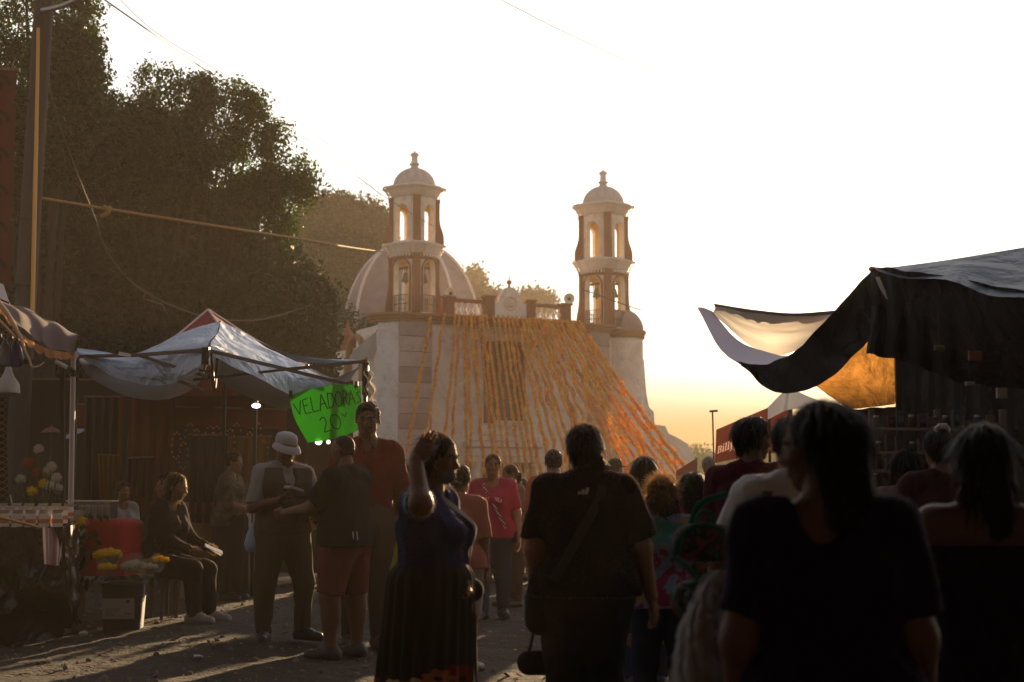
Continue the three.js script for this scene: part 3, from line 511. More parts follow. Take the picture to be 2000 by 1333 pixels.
// ---------------------------------------------------------------- pole, ropes and wires on the left
const line = (name, label, cat, pts, r, mat, n) => { const g = new THREE.TubeGeometry(new THREE.CatmullRomCurve3(pts, false, 'centripetal'), n ?? pts.length * 8, r, 5); return tag(mesh(name, [g], mat), label, cat); };
const M2 = { rope: std(0.28, 0.16, 0.06, 0.9), wire: std(0.02, 0.02, 0.02, 0.6), cable: std(0.1, 0.085, 0.07, 0.8), fadedWire: std(0.12, 0.11, 0.105, 0.95), black: std(0.012, 0.012, 0.013, 0.55), plastic: std(0.01, 0.01, 0.011, 0.22, { bumpMap: scaled(T.folds, 1.2), bumpScale: 0.05 }), pipe: std(0.6, 0.36, 0.1, 0.6), poleSteel: std(0.4, 0.36, 0.35, 0.5, { metalness: 0.3 }), red: cloth(0.3, 0.02, 0.018), darkRed: cloth(0.12, 0.018, 0.012) };
{
  const p = at(38, 900, 17), t = thing('utility_pole', 'weathered dark wooden utility pole standing at the left edge of the photo', 'pole', V(p.x, ground(p.x, p.z), p.z));
  part(t, 'pole', std(0.045, 0.04, 0.038, 0.9, { bumpMap: scaled(T.bark, 2), bumpScale: 0.01 }), limb([V(-0.06, -0.2, 0), V(0.0, 3.5, 0), V(0.11, 7.6, 0)], 0.135, 0.115, 12, 12));
  const a = at(62, 625, 16.9), b = at(75, 55, 16.9), o = t.position; part(t, 'conduit', M2.pipe, tube([a.clone().sub(o), b.clone().sub(o)], 0.026, 10));
  part(t, 'bracket_arm', M.steel, tube([at(72, 22, 17).sub(o), at(120, 12, 16.6).sub(o), at(176, -12, 16.2).sub(o)], 0.035, 8));
  for (const y of [200, 430, 560]) part(t, 'strap', M.iron, new THREE.TorusGeometry(0.15, 0.01, 6, 20).rotateX(Math.PI / 2).translate(at(45, y, 17).x - o.x, at(45, y, 17).y - o.y, 0));
  line('orange_rope', 'taut orange-brown rope running from the pole across the dark trees', 'rope', [at(66, 385, 17), at(205, 408, 18), at(430, 443, 20), at(600, 469, 24), at(670, 481, 32), at(748, 492, 54)], 0.02, M2.rope, 60);
  line('rope_knot', 'frayed knot tied on the orange-brown rope in front of the trees', 'knot', [at(203, 404, 17.9), at(209, 409, 17.85), at(214, 405, 17.9), at(210, 415, 17.85), at(196, 424, 17.85)], 0.03, M2.rope, 30);
  line('slack_cable', 'pale slack cable drooping from the pole top past the dark trees', 'cable', [at(75, 40, 17), at(84, 120, 17.5), at(100, 190, 18), at(128, 280, 19), at(160, 365, 20), at(186, 430, 21), at(205, 485, 21.5), at(245, 540, 22), at(290, 575, 22.5), at(390, 617, 23.5), at(480, 627, 24.5), at(580, 605, 27), at(652, 570, 31)], 0.014, M2.cable, 90);
  line('short_cord', 'short frayed cord dangling from the slack cable', 'cord', [at(286, 570, 22.4), at(280, 582, 22.4), at(292, 588, 22.4), at(318, 598, 22.8), at(322, 608, 22.8)], 0.014, M2.cable, 40);
  line('dangling_cord', 'looped cord dangling free in front of the dark slope left of the church', 'cord', [at(648, 574, 31), at(645, 600, 31), at(652, 628, 31), at(656, 645, 31), at(660, 622, 31), at(661, 600, 31), at(652, 585, 31)], 0.022, M2.fadedWire, 50);
  line('hanging_tie', 'thin frayed tie hanging from the top of the pole', 'cord', [at(80, 10, 17), at(86, 45, 17), at(94, 92, 17), at(88, 60, 17.2), at(78, 75, 17)], 0.012, M2.cable, 30);
  line('overhead_wire', 'black wire running down across the upper opening of the left tower', 'wire', [at(190, -10, 18), at(420, 150, 28), at(640, 300, 40), at(770, 397, 52), at(850, 444, 55)], 0.011, M2.wire, 60);
  line('overhead_wire', 'faint wire crossing the white sky high above the church', 'wire', [at(960, -10, 20), at(1110, 66, 26), at(1300, 150, 36), at(1480, 207, 50), at(1800, 300, 80)], 0.006, M2.fadedWire, 60);
  line('overhead_wire', 'black wire sloping across the lower opening of the right tower', 'wire', [at(1138, 566, 57), at(1170, 577, 57), at(1210, 592, 57), at(1252, 606, 57.5)], 0.022, M2.wire, 30);
  line('overhead_wire', 'faint wire reaching from the trees to the left tower top', 'wire', [at(215, -20, 20), at(300, 60, 24), at(470, 165, 32), at(620, 265, 42), at(757, 395, 54)], 0.006, M2.fadedWire, 60);
}
// ---------------------------------------------------------------- stall at the far left
{
  const t = thing('market_stall', 'front left market stall with maroon canopy, sagging hem and pink steel post', 'stall', V(-3.6, 0, -11.2)), o = t.position, L = (px, py, d) => at(px, py, d).sub(o);
  const mar = cloth(0.045, 0.02, 0.026), rip = (p, u, v) => { p.z += 0.035 * Math.sin(u * 23 + 4 * v) * v + 0.02 * fbm(u * 9, v * 3, 2); p.y += 0.012 * Math.sin(u * 31); };
  part(t, 'canopy', mar, sheet([[L(-260, 560, 14.2), L(0, 588, 13.6), L(150, 652, 12.6)], [L(-260, 560, 12.2), L(0, 596, 12), L(80, 634, 11.8), L(149, 660, 11.4)], [L(-260, 575, 11), L(0, 612, 11), L(60, 655, 11), L(100, 680, 11), L(148, 692, 11.1)]], 50, 14, rip));
  part(t, 'hem', thin(0.5, 0.25, 0.12, 0.5), sheet([[L(-40, 570, 10.98), L(10, 612, 10.98), L(45, 655, 10.97), L(90, 680, 10.97), L(148, 692, 11.08)], [L(-40, 580, 10.95), L(8, 622, 10.93), L(44, 668, 10.92), L(90, 694, 10.92), L(148, 703, 11.05)]], 60, 3, (p, u, v) => { p.z += 0.02 * Math.sin(u * 70); p.y -= v * 0.02 * noise3(u * 40, 1, 1); }));
  part(t, 'rolled_hem', std(0.5, 0.32, 0.2, 0.6), limb([L(-30, 560, 10.9), L(10, 608, 10.9), L(28, 638, 10.9), L(42, 664, 10.9)], 0.024, 0.014, 8), limb([L(-30, 600, 10.9), L(0, 628, 10.9), L(30, 660, 10.9)], 0.014, 0.01, 8));
  part(t, 'tie_cord', std(0.55, 0.4, 0.25, 0.7), limb([L(42, 664, 10.9), L(48, 684, 10.9), L(57, 703, 10.9), L(62, 716, 10.9), L(74, 716, 10.9), L(86, 708, 10.9)], 0.012, 0.006, 6));
  const foot = L(133, 1236, 11.3); part(t, 'post', M2.poleSteel, tube([V(foot.x, ground(o.x + foot.x, -11.3), foot.z), L(143, 692, 11.3)], 0.021, 10));
  part(t, 'post_clamp', M.darkSteel, new THREE.CylinderGeometry(0.032, 0.032, 0.05, 12).translate(...L(142.5, 730, 11.3).toArray()), new THREE.CylinderGeometry(0.03, 0.03, 0.04, 12).translate(...L(137, 1008, 11.3).toArray()));
  part(t, 'frame_bar', M.darkSteel, bar(L(-200, 712, 12.6), L(142, 706, 11.3), 0.035)); part(t, 'frame_bar', M.darkSteel, bar(L(142, 704, 11.3), L(150, 690, 13.2), 0.035)); part(t, 'back_post', M.darkSteel, bar(L(122, 700, 13.3), L(122, 1195, 13.3), 0.035));
  const lamp = (name, label, cat, x, y, d) => thing(name, label, cat, at(x, y, d));
  const tl = lamp('tube_lamp', 'white tube lamp fixed under the front left canopy beside the post', 'lamp', 128, 712, 11.25); part(tl, 'tube', std(0.75, 0.72, 0.68, 0.4), tube([V(-0.075, 0.02, 0.04), V(0.02, -0.03, 0)], 0.018, 10)); part(tl, 'cap', M.darkSteel, new THREE.CylinderGeometry(0.02, 0.02, 0.04, 10).rotateZ(1).translate(0.03, -0.035, 0));
  const sh = lamp('pendant_lamp', 'unlit aluminium dome lamp hanging under the front left canopy', 'lamp', 14, 768, 10.9); part(sh, 'shade', std(0.35, 0.33, 0.31, 0.5, { metalness: 0.3 }), lathe([[0.02, 0.2], [0.03, 0.16], [0.05, 0.12], [0.085, 0.07], [0.095, 0], [0.09, -0.005], [0.08, 0.06], [0.03, 0.14]], 24)); part(sh, 'flex', M2.wire, tube([V(0, 0.2, 0), V(0.01, 0.32, 0), V(-0.01, 0.45, 0)], 0.006, 5));
  for (const [px, py, c, w, lab] of [[8, 690, [0.3, 0.4, 0.5], 0.09, 'pale blue plastic bag hanging under the front left canopy'], [30, 694, [0.05, 0.07, 0.3], 0.11, 'dark blue plastic bag hanging under the front left canopy']]) { const b = lamp('plastic_bag', lab, 'bag', px, py, 11.6); part(b, 'bag', std(...c, 0.4), lathe([[0, -0.1], [w * 0.5, -0.09], [w * 0.62, -0.02], [w * 0.4, 0.06], [w * 0.1, 0.11], [0, 0.12]], 12)); part(b, 'handle', std(...c, 0.5), new THREE.TorusGeometry(0.035, 0.006, 5, 12).translate(0, 0.15, 0)); }
  // counter covered with black plastic, striped cloth over its right end
  const k = thing('market_counter', 'long counter under black plastic sheeting with a striped cloth over its end', 'counter', V(0, 0, 0)), y0 = 0.98, gy = 0.13;
  const c00 = at(-330, 1042, 10.3), c10 = at(120, 1044, 10.7), c01 = at(-330, 1034, 11.5), c11 = at(128, 1034, 11.4); for (const c of [c00, c10, c01, c11]) c.y = y0;
  part(k, 'top', M.wood, sheet([[c00, c10], [c01, c11]], 4, 2, null, 0.04));
  part(k, 'edge_strip', std(0.45, 0.3, 0.12, 0.5), tube([at(-60, 1003, 10.28), at(0, 1012, 10.28), at(78, 1035, 10.5)].map((p) => V(p.x, Math.max(p.y, y0 + 0.004), p.z)), 0.012, 6));
  const hang = (a, b, drop, mat, name, amp, seed, n = 40) => part(k, name, mat, sheet([[a, b], [a.clone().lerp(V(a.x, a.y - drop, a.z), 0.5).add(V(0, 0, 0.05)), b.clone().add(V(0.03, -drop * 0.5, 0.04))], [V(a.x, a.y - drop, a.z + 0.12), V(b.x + 0.08, b.y - drop, b.z + 0.1)]], n, 16, (p, u, v) => { p.z += amp * v * fbm(u * 14 + seed, v * 4, seed); p.x += amp * 0.6 * v * fbm(u * 11, v * 5, seed + 3); p.y += 0.03 * v * noise3(u * 9, 0, seed); }));
  hang(c00.clone().add(V(0, 0.01, 0.03)), c10.clone().add(V(0.02, 0.01, 0.03)), y0 - gy - 0.02, M2.plastic, 'plastic_sheet', 0.3, 3, 90);
  hang(c10.clone().add(V(0.05, 0.01, 0.04)), c11.clone().add(V(0.1, 0.01, 0)), y0 - gy - 0.1, M2.plastic, 'plastic_sheet', 0.25, 8, 30);
  const stripes = tex(64, (u) => (u * 6 % 1 < 0.34 ? [0.45, 0.06, 0.05] : u * 6 % 1 < 0.6 ? [0.8, 0.75, 0.7] : u * 6 % 1 < 0.85 ? [0.55, 0.22, 0.08] : [0.25, 0.2, 0.22]), { srgb: true });
  const s0 = at(82, 1030, 10.45), s1 = at(131, 1034, 10.9); part(k, 'striped_cloth', std(1, 1, 1, 0.8, { map: stripes, transmission: 0.25, thickness: 0 }), flipUV(sheet([[s0, s1], [at(84, 1075, 10.3), at(130, 1080, 10.75)], [at(86, 1102, 10.3), at(126, 1108, 10.75)]], 30, 8, (p, u) => { p.z += 0.03 * Math.sin(u * 28); })));
  // small cartons in a slanted row, one like the other
  const r = random(5), proto = thing('candle_carton', 'small white carton, one of the alike ones in rows on the counter', 'box', V(0, 0, 0), 0, 'cartons on the sunlit counter'), cw = std(0.7, 0.66, 0.62, 0.6), co = std(0.5, 0.2, 0.08, 0.7);
  part(proto, 'carton', cw, slab(0.075, 0.1, 0.05, 0, 0.05, 0, 0.004)); part(proto, 'flap', cw, box(0.075, 0.002, 0.05, 0, 0.115, 0.018, 0, 0, -0.7)); part(proto, 'label_band', co, box(0.077, 0.03, 0.052, 0, 0.045, 0));
  let first = true; for (let row = 0; row < 3; row++) for (let i = 0; i < 7; i++) { const p = at(-46 + i * 26 + row * 11, 1030, 10.55 + row * 0.3 + i * 0.02), q = first ? proto : proto.clone(); if (!first) { q.name = numbered('candle_carton'); scene.add(q); } first = false; q.position.set(p.x, y0 + 0.004 + row * 0.02, p.z); q.rotation.y = 0.5 + 0.4 * (r() - 0.5); }
  const tr = thing('tray', 'flat wooden tray tilted behind the cartons on the counter', 'tray', at(60, 1000, 11.35)); part(tr, 'board', M.wood, box(0.75, 0.02, 0.4, 0, -0.02, 0, 0, -0.06, 0.2)); part(tr, 'stick', M.steel, bar(V(-0.14, 0, 0), V(-0.17, 0.13, 0), 0.008)); part(tr, 'rim', M.wood, box(0.75, 0.03, 0.015, 0, -0.05, 0.2, 0, -0.06, 0));
}
// flowers: a ball of petals
function mum(seed, R, n = 90) {
  const r = random(seed), list = [];
  for (let i = 0; i < n; i++) { const y = 1 - 1.75 * (i + 0.5) / n, a = i * 2.39996, h = Math.sqrt(Math.max(0, 1 - y * y)), d = V(h * Math.cos(a), y, h * Math.sin(a)), g = new THREE.ConeGeometry(0.16 * R, 0.62 * R, 4, 1).translate(0, 0.62 * R, 0); g.applyQuaternion(new THREE.Quaternion().setFromUnitVectors(V(0, 1, 0), d.add(V((r() - 0.5) * 0.3, (r() - 0.5) * 0.3, (r() - 0.5) * 0.3)).normalize())); list.push(g); }
  list.push(new THREE.IcosahedronGeometry(0.6 * R, 1)); return join(list);
}
const petalWhite = thin(0.62, 0.6, 0.5, 0.3), petalYellow = thin(0.9, 0.62, 0.02, 0.3), petalRed = thin(0.45, 0.05, 0.03, 0.3), stemMat = std(0.05, 0.09, 0.025, 0.8), mumGeo = [mum(1, 1), mum(2, 1, 70)];
function flower(t, p, R, mat, k, name = 'flower') { const m = mesh(name, mumGeo[k % 2], mat, t); m.position.copy(p); m.scale.setScalar(R); m.rotation.set(0.5 * Math.sin(k * 3), k, 0.4 * Math.cos(k * 2)); return m; }
{
  const c = at(72, 1010, 12.1), t = thing('flower_arrangement', 'tall bunch of white and red-hearted chrysanthemums in a pail behind the counter', 'flowers', V(c.x, 0.3, c.z)), o = t.position;
  part(t, 'pail', M2.black, lathe([[0, 0], [0.13, 0], [0.16, 0.42], [0.15, 0.42], [0.12, 0.02]], 20));
  [[75, 878, 0], [100, 912, 0], [55, 905, 1], [72, 924, 1], [40, 937, 0], [97, 950, 0], [110, 934, 0], [62, 960, 2], [92, 922, 0], [84, 945, 2], [112, 955, 0]].forEach(([px, py, m], k) => { const p = at(px, py, 12 + 0.2 * Math.sin(k * 5)).sub(o); flower(t, p, 0.055, m === 1 ? petalRed : m === 2 ? petalYellow : petalWhite, k); part(t, 'stem', stemMat, limb([V(0.05 * Math.sin(k), 0.3, 0), V(p.x * 0.5, p.y * 0.6, p.z * 0.5), p], 0.007, 0.005, 5)); });
  const lv = new THREE.InstancedMesh(CLUMPS.fine, M.leafDark, 90), r = random(4); for (let i = 0; i < 90; i++) lv.setMatrixAt(i, new THREE.Matrix4().makeRotationY(r() * 6).setPosition((r() - 0.5) * 0.4, 0.35 + 0.45 * r(), (r() - 0.5) * 0.3)); lv.name = 'foliage'; t.add(tag(lv, null, null, null, 'stuff'));
}
{
  const c = at(140, 1040, 11.9), t = thing('flower_arrangement', 'low clump of white and yellow flowers beside the steel post', 'flowers', V(c.x, 0.55, c.z)), o = t.position;
  [[138, 1010, 1], [150, 1030, 1], [145, 1048, 0], [158, 1042, 0], [150, 1062, 0], [128, 1012, 1], [142, 1072, 0], [160, 1020, 1]].forEach(([px, py, m], k) => { const p = at(px, py, 11.8).sub(o); flower(t, p, 0.06, m ? petalYellow : petalWhite, k); part(t, 'stem', stemMat, limb([V(0, 0, 0), V(p.x * 0.5, p.y * 0.5, 0), p], 0.007, 0.005, 5)); });
  part(t, 'vase', M.wood, lathe([[0, -0.5], [0.1, -0.5], [0.13, -0.2], [0.08, 0], [0.07, 0.02], [0.1, -0.2]], 18));
  const lv = new THREE.InstancedMesh(CLUMPS.fine, M.leafDark, 50), r = random(6); for (let i = 0; i < 50; i++) lv.setMatrixAt(i, new THREE.Matrix4().makeRotationY(r() * 6).setPosition((r() - 0.5) * 0.3, 0.05 + 0.4 * r(), (r() - 0.5) * 0.2)); lv.name = 'foliage'; t.add(tag(lv, null, null, null, 'stuff'));
}
{
  // table with a red cloth and a clear box of candles on it
  const c = at(196, 1020, 12.1), t = thing('cloth_table', 'small table under a red cloth beside the flower bucket', 'table', V(c.x, 0.14, c.z)), h = 0.84;
  part(t, 'tabletop', M.wood, box(0.5, 0.03, 0.5, 0, h, 0)); for (const [x, z] of [[-0.21, -0.21], [0.21, -0.21], [-0.21, 0.21], [0.21, 0.21]]) part(t, 'leg', M.wood, box(0.04, h - 0.016, 0.04, x, (h - 0.016) / 2, z));
  const e = 0.26, cl = [[-e, e], [e, e], [e, -e], [-e, -e], [-e, e]].map(([x, z]) => V(x, h + 0.022, z)), ring = (k, y) => cl.map((p) => V(p.x * k, y, p.z * k));
  tag(mesh('tablecloth', [sheet([ring(0.02, h + 0.022), ring(0.98, h + 0.022), ring(1.06, h - 0.1), ring(1.12, h - 0.42)], 64, 16, (p, u, v) => { if (v > 0.35) { const q = Math.sin(u * 60) * 0.02 * (v - 0.35); p.x *= 1 + q * 3; p.z *= 1 + q * 3; } }).translate(t.position.x, t.position.y, t.position.z)], thin(0.42, 0.015, 0.02, 0.25, { roughness: 0.6 })), 'red tablecloth draped over the small table', 'tablecloth');
  const b = thing('candle_box', 'clear plastic box of pale candles on the red cloth', 'box', V(c.x - 0.06, 0.14 + h + 0.026, c.z + 0.05)); part(b, 'box_wall', std(0.8, 0.8, 0.78, 0.1, { transmission: 1, thickness: 0 }), box(0.36, 0.16, 0.004, 0, 0.08, 0.12), box(0.36, 0.16, 0.004, 0, 0.08, -0.12), box(0.004, 0.16, 0.236, -0.18, 0.08, 0), box(0.004, 0.16, 0.236, 0.18, 0.08, 0)); part(b, 'rim', std(0.6, 0.6, 0.58, 0.3), bar(V(-0.185, 0.163, 0.123), V(0.185, 0.163, 0.123), 0.01), bar(V(-0.185, 0.163, -0.123), V(0.185, 0.163, -0.123), 0.01), bar(V(-0.185, 0.163, -0.118), V(-0.185, 0.163, 0.118), 0.01), bar(V(0.185, 0.163, -0.118), V(0.185, 0.163, 0.118), 0.01));
  for (let i = 0; i < 6; i++) part(b, 'candle', std(0.5, 0.48, 0.42, 0.5), new THREE.CylinderGeometry(0.024, 0.024, 0.13, 12).translate(-0.14 + i * 0.056, 0.066, 0.04));
  // bucket with a paper label and wrapped bouquets
  const p = at(242, 1180, 11.5), bk = thing('flower_bucket', 'dark square bucket with a white paper label on the ground', 'bucket', V(p.x, ground(p.x, -11.5), p.z), 0.1);
  part(bk, 'bucket', std(0.03, 0.035, 0.045, 0.5), new THREE.CylinderGeometry(0.215, 0.19, 0.36, 4, 1, true).rotateY(Math.PI / 4).translate(0, 0.18, 0)); part(bk, 'rim', std(0.05, 0.055, 0.065, 0.5), new THREE.TorusGeometry(0.213, 0.012, 6, 4).rotateZ(Math.PI / 4).rotateX(Math.PI / 2).translate(0, 0.36, 0)); part(bk, 'handle', M.steel, tube([V(-0.15, 0.35, 0), V(-0.16, 0.22, 0.1), V(0, 0.12, 0.158), V(0.16, 0.22, 0.1), V(0.15, 0.35, 0)], 0.004, 5));
  const lc = document.createElement('canvas'); lc.width = 128; lc.height = 80; const g2 = lc.getContext('2d'); g2.fillStyle = '#a8a49c'; g2.fillRect(0, 0, 128, 80); g2.fillStyle = '#4a4844'; g2.fillRect(94, 6, 14, 12); for (let i = 0; i < 4; i++) g2.fillRect(12, 40 + i * 8, 60 - i * 9, 2); g2.fillRect(90, 56, 20, 6); const lt = new THREE.CanvasTexture(lc); lt.colorSpace = THREE.SRGBColorSpace;
  part(bk, 'paper_label', std(1, 1, 1, 0.8, { map: lt }), flipUV(new THREE.PlaneGeometry(0.25, 0.16).rotateX(0.07).translate(-0.02, 0.17, 0.148)));
  const bouquet = (lab, px, py, d, mat, n, R, tilt) => { const q = at(px, py, d), b2 = thing('flower_bouquet', lab, 'flowers', V(p.x + (q.x - p.x) * 0.6, p.y + 0.3, q.z * 0.5 + p.z * 0.5)), w = q.clone().sub(b2.position); const rr = random(px); part(b2, 'wrap', std(0.75, 0.75, 0.7, 0.15, { transmission: 0.85, thickness: 0 }), (() => { const g = new THREE.CylinderGeometry(R * 1.1, 0.03, w.length() * 0.86, 18, 4, true).translate(0, w.length() * 0.43, 0); const pp = g.attributes.position; for (let i = 0; i < pp.count; i++) { const k = 1 + 0.16 * noise3(pp.getX(i) * 30, pp.getY(i) * 6, pp.getZ(i) * 30); pp.setX(i, pp.getX(i) * k); pp.setZ(i, pp.getZ(i) * k); } g.computeVertexNormals(); return g.applyQuaternion(new THREE.Quaternion().setFromUnitVectors(V(0, 1, 0), w.clone().normalize())); })());
    for (let i = 0; i < n; i++) { const a = i * 2.4, s = R * 0.9 * Math.sqrt((i + 0.3) / n), f = w.clone().add(V(Math.cos(a) * s, 0.03 - s * 0.3, Math.sin(a) * s)); flower(b2, f, R * 0.42, mat, i); part(b2, 'stem', stemMat, limb([V(0, 0, 0), f], 0.005, 0.004, 4)); } return b2; };
  bouquet('large bouquet of yellow chrysanthemums in clear wrap, left in the bucket', 212, 1085, 11.45, petalYellow, 11, 0.11); bouquet('bouquet of pale cream flowers in the middle of the bucket', 262, 1108, 11.4, petalWhite, 12, 0.1); bouquet('small yellow bouquet leaning out to the right of the bucket', 312, 1098, 11.4, petalYellow, 7, 0.07); bouquet('lower bouquet of yellow flowers at the front of the bucket', 208, 1112, 11.25, petalYellow, 8, 0.08); bouquet('bouquet of whitish small flowers leaning right over the bucket rim', 290, 1112, 11.25, petalWhite, 9, 0.075);
  const st = at(162, 1238, 11.1), rk = thing('white_stone', 'single pale stone lying on the dirt near the left post', 'stone', V(st.x, ground(st.x, st.z) + 0.015, st.z)); part(rk, 'stone', std(0.5, 0.46, 0.4, 0.9), new THREE.IcosahedronGeometry(0.03, 1).scale(1.2, 0.7, 1));
}
// ---------------------------------------------------------------- pop-up tent with the blue-white tarpaulin
{
  const t = thing('market_tent', 'pop-up market tent under a blue-white tarpaulin with dark scissor frame', 'tent', V(-2.6, 0, -13)), o = t.position, L = (px, py, d) => at(px, py, d).sub(o);
  const tarp = std(0.3, 0.42, 0.6, 0.5, { transmission: 0.12, thickness: 0, bumpMap: scaled(T.folds, 1.8), bumpScale: 0.045 }), crease = (k) => (p, u, v) => { p.y += 0.018 * fbm(u * 10 + k, v * 7, k) + 0.01 * Math.sin(u * 40 + 5 * v) * v; p.z += 0.012 * fbm(u * 9, v * 9, k + 4); };
  const pk = L(430, 628, 13), K1 = L(402, 684, 11.5), K0 = L(150, 697, 13), K2 = L(714, 706, 13), K3 = L(440, 690, 14.6);
  // left slope: from the peak down to the left bar and over it, drooping
  part(t, 'tarpaulin', tarp, sheet([[pk, L(424, 648, 12.6), L(404, 678, 11.55), L(392, 712, 11.5), L(386, 726, 11.55)], [L(350, 652, 13), L(335, 668, 12.7), L(320, 690, 12.2), L(318, 730, 12), L(318, 752, 12.05)], [L(265, 690, 13.2), L(258, 696, 13), L(245, 702, 12.6), L(235, 722, 12.4), L(230, 738, 12.4)], [L(150, 680, 13.6), L(150, 686, 13.4), L(150, 694, 13), L(160, 700, 12.9), L(168, 704, 12.9)]], 34, 30, crease(1)));
  // right slope
  part(t, 'tarpaulin', tarp, sheet([[pk, L(426, 650, 12.4), L(412, 682, 11.6), L(420, 700, 11.6)], [L(470, 648, 13.2), L(480, 668, 12.8), L(500, 704, 12.2), L(505, 738, 12)], [L(540, 690, 13.4), L(560, 702, 13), L(580, 735, 12.7), L(562, 768, 12.5)], [L(650, 742, 13.6), L(648, 748, 13.4), L(640, 756, 13), L(600, 770, 12.8)]], 34, 30, crease(7)));
  // grey inner lining seen under the bars, back slopes and the sunlit flap at the right corner
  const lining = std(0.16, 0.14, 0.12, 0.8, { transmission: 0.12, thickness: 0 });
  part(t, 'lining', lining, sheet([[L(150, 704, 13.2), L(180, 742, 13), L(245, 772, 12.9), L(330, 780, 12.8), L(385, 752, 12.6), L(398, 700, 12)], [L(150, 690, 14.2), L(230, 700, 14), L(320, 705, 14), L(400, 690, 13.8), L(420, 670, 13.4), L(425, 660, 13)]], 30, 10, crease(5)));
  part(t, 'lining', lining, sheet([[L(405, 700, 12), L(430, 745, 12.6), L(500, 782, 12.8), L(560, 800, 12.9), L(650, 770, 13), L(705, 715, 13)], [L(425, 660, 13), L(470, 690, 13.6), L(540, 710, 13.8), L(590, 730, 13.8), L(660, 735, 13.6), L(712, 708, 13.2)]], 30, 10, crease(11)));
  part(t, 'back_slope', tarp, sheet([[pk, pk.clone().lerp(K3, 0.5), K3], [L(560, 690, 13.6), L(570, 700, 14), L(580, 706, 14.3)], [K2, L(700, 708, 13.2), L(690, 710, 13.6)]], 20, 10, crease(13))); part(t, 'back_slope', tarp, sheet([[pk, pk.clone().lerp(K3, 0.5), K3], [L(290, 690, 13.8), L(300, 696, 14), L(310, 700, 14.2)], [K0, L(170, 700, 13.4), L(190, 702, 13.8)]], 20, 10, crease(15)));
  part(t, 'side_flap', thin(0.7, 0.62, 0.52, 0.45), sheet([[L(716, 706, 13), L(720, 710, 13), L(722, 722, 13.2)], [L(714, 740, 12.95), L(724, 745, 13), L(729, 752, 13.2)], [L(716, 780, 12.95), L(726, 782, 13), L(732, 785, 13.15)]], 14, 20, (p, u, v) => { p.x += 0.02 * Math.sin(v * 14 + u * 6); p.z += 0.03 * Math.sin(u * 18 + v * 4); }));
  const b = (n, p, q, w) => part(t, n, M.darkSteel, bar(p, q, w)), C = L(560, 722, 12.3), Cl = L(270, 694, 12.3);
  b('top_bar', K0, Cl, 0.03); b('top_bar', Cl, K1, 0.03); b('scissor_bar', K1, C, 0.026); b('scissor_bar', C, L(686, 753, 12.9), 0.026); b('scissor_bar', K2, C, 0.03); b('scissor_bar', C, L(378, 742, 11.6), 0.022); b('scissor_bar', Cl, L(408, 737, 11.55), 0.026); b('scissor_bar', L(330, 738, 12), L(395, 762, 12.6), 0.022); b('scissor_bar', L(378, 722, 12), L(470, 735, 13.4), 0.02); b('back_bar', L(300, 740, 14.4), L(590, 745, 14.4), 0.024);
  const g = (v) => ground(o.x + v.x, o.z + v.z); for (const [n, v] of [[2, K2], [3, K3], [0, K0]]) part(t, 'leg', M.darkSteel, bar(V(v.x + (n === 1 ? 0.04 : 0), g(v), v.z - (n === 1 ? 0.02 : 0)), v.clone(), 0.034)); part(t, 'corner_bracket', M.darkSteel, box(0.06, 0.14, 0.06, K1.x, K1.y - 0.05, K1.z)); part(t, 'corner_bracket', M.darkSteel, box(0.055, 0.3, 0.055, K2.x, K2.y - 0.16, K2.z)); part(t, 'centre_pole', M.darkSteel, bar(L(419, 760, 12.9), pk, 0.025)); part(t, 'slider', M.darkSteel, bar(L(412, 690, 11.6), L(418, 760, 12.1), 0.02), bar(L(424, 700, 12), L(417, 762, 12.2), 0.02));
  part(t, 'bracket_label', std(0.6, 0.6, 0.58, 0.7), box(0.1, 0.03, 0.035, Cl.x - 0.12, Cl.y + 0.005, Cl.z + 0.004, 0, -0.2));
  // the green price card
  const cv = document.createElement('canvas'); cv.width = 512; cv.height = 384; const c2 = cv.getContext('2d'); c2.fillStyle = '#2aa31f'; c2.fillRect(0, 0, 512, 384); c2.lineCap = 'round'; c2.lineJoin = 'round';
  const hand = (s, w) => { c2.lineWidth = w; c2.strokeStyle = 'rgba(6,40,10,1)'; for (const l of s) { c2.beginPath(); l.forEach(([x, y], i) => (i ? c2.lineTo(x, y) : c2.moveTo(x, y))); c2.stroke(); } };
  const ell = (x, y, rx, ry) => Array.from({ length: 21 }, (_, i) => [x + rx * Math.cos(i * 0.314), y + ry * Math.sin(i * 0.314)]), dl = (x, y, w, h) => [[x, y], [x, y + h], [x + w * 0.6, y + h * 0.92], [x + w, y + h * 0.5], [x + w * 0.6, y + h * 0.06], [x, y]];
  hand([[[18, 78], [48, 168], [74, 66]], [[122, 60], [88, 66], [90, 168], [132, 164]], [[90, 112], [118, 108]], [[148, 58], [150, 164], [190, 160]], [[200, 164], [222, 54], [252, 160]], [[210, 122], [244, 118]], dl(264, 52, 46, 108), ell(338, 106, 24, 54), dl(372, 48, 30, 56), [[372, 104], [374, 158]], [[384, 104], [408, 156]], [[414, 156], [432, 46], [462, 152]], [[421, 112], [454, 108]], [[500, 50], [476, 66], [498, 96], [506, 128], [478, 144]]], 8);
  hand([[[176, 232], [196, 212], [216, 222], [214, 258], [172, 322], [226, 318]], ell(284, 266, 38, 56), [[344, 218], [366, 240]], [[384, 214], [372, 238]]], 8);
  const ct = new THREE.CanvasTexture(cv); ct.colorSpace = THREE.SRGBColorSpace; ct.anisotropy = 4;
  const s = thing('price_sign', 'bright green handwritten card reading VELADORAS 20 hung from the tent bar', 'sign', at(635, 808, 12.2)), so = s.position, S = (px, py, d) => at(px, py, d).sub(so);
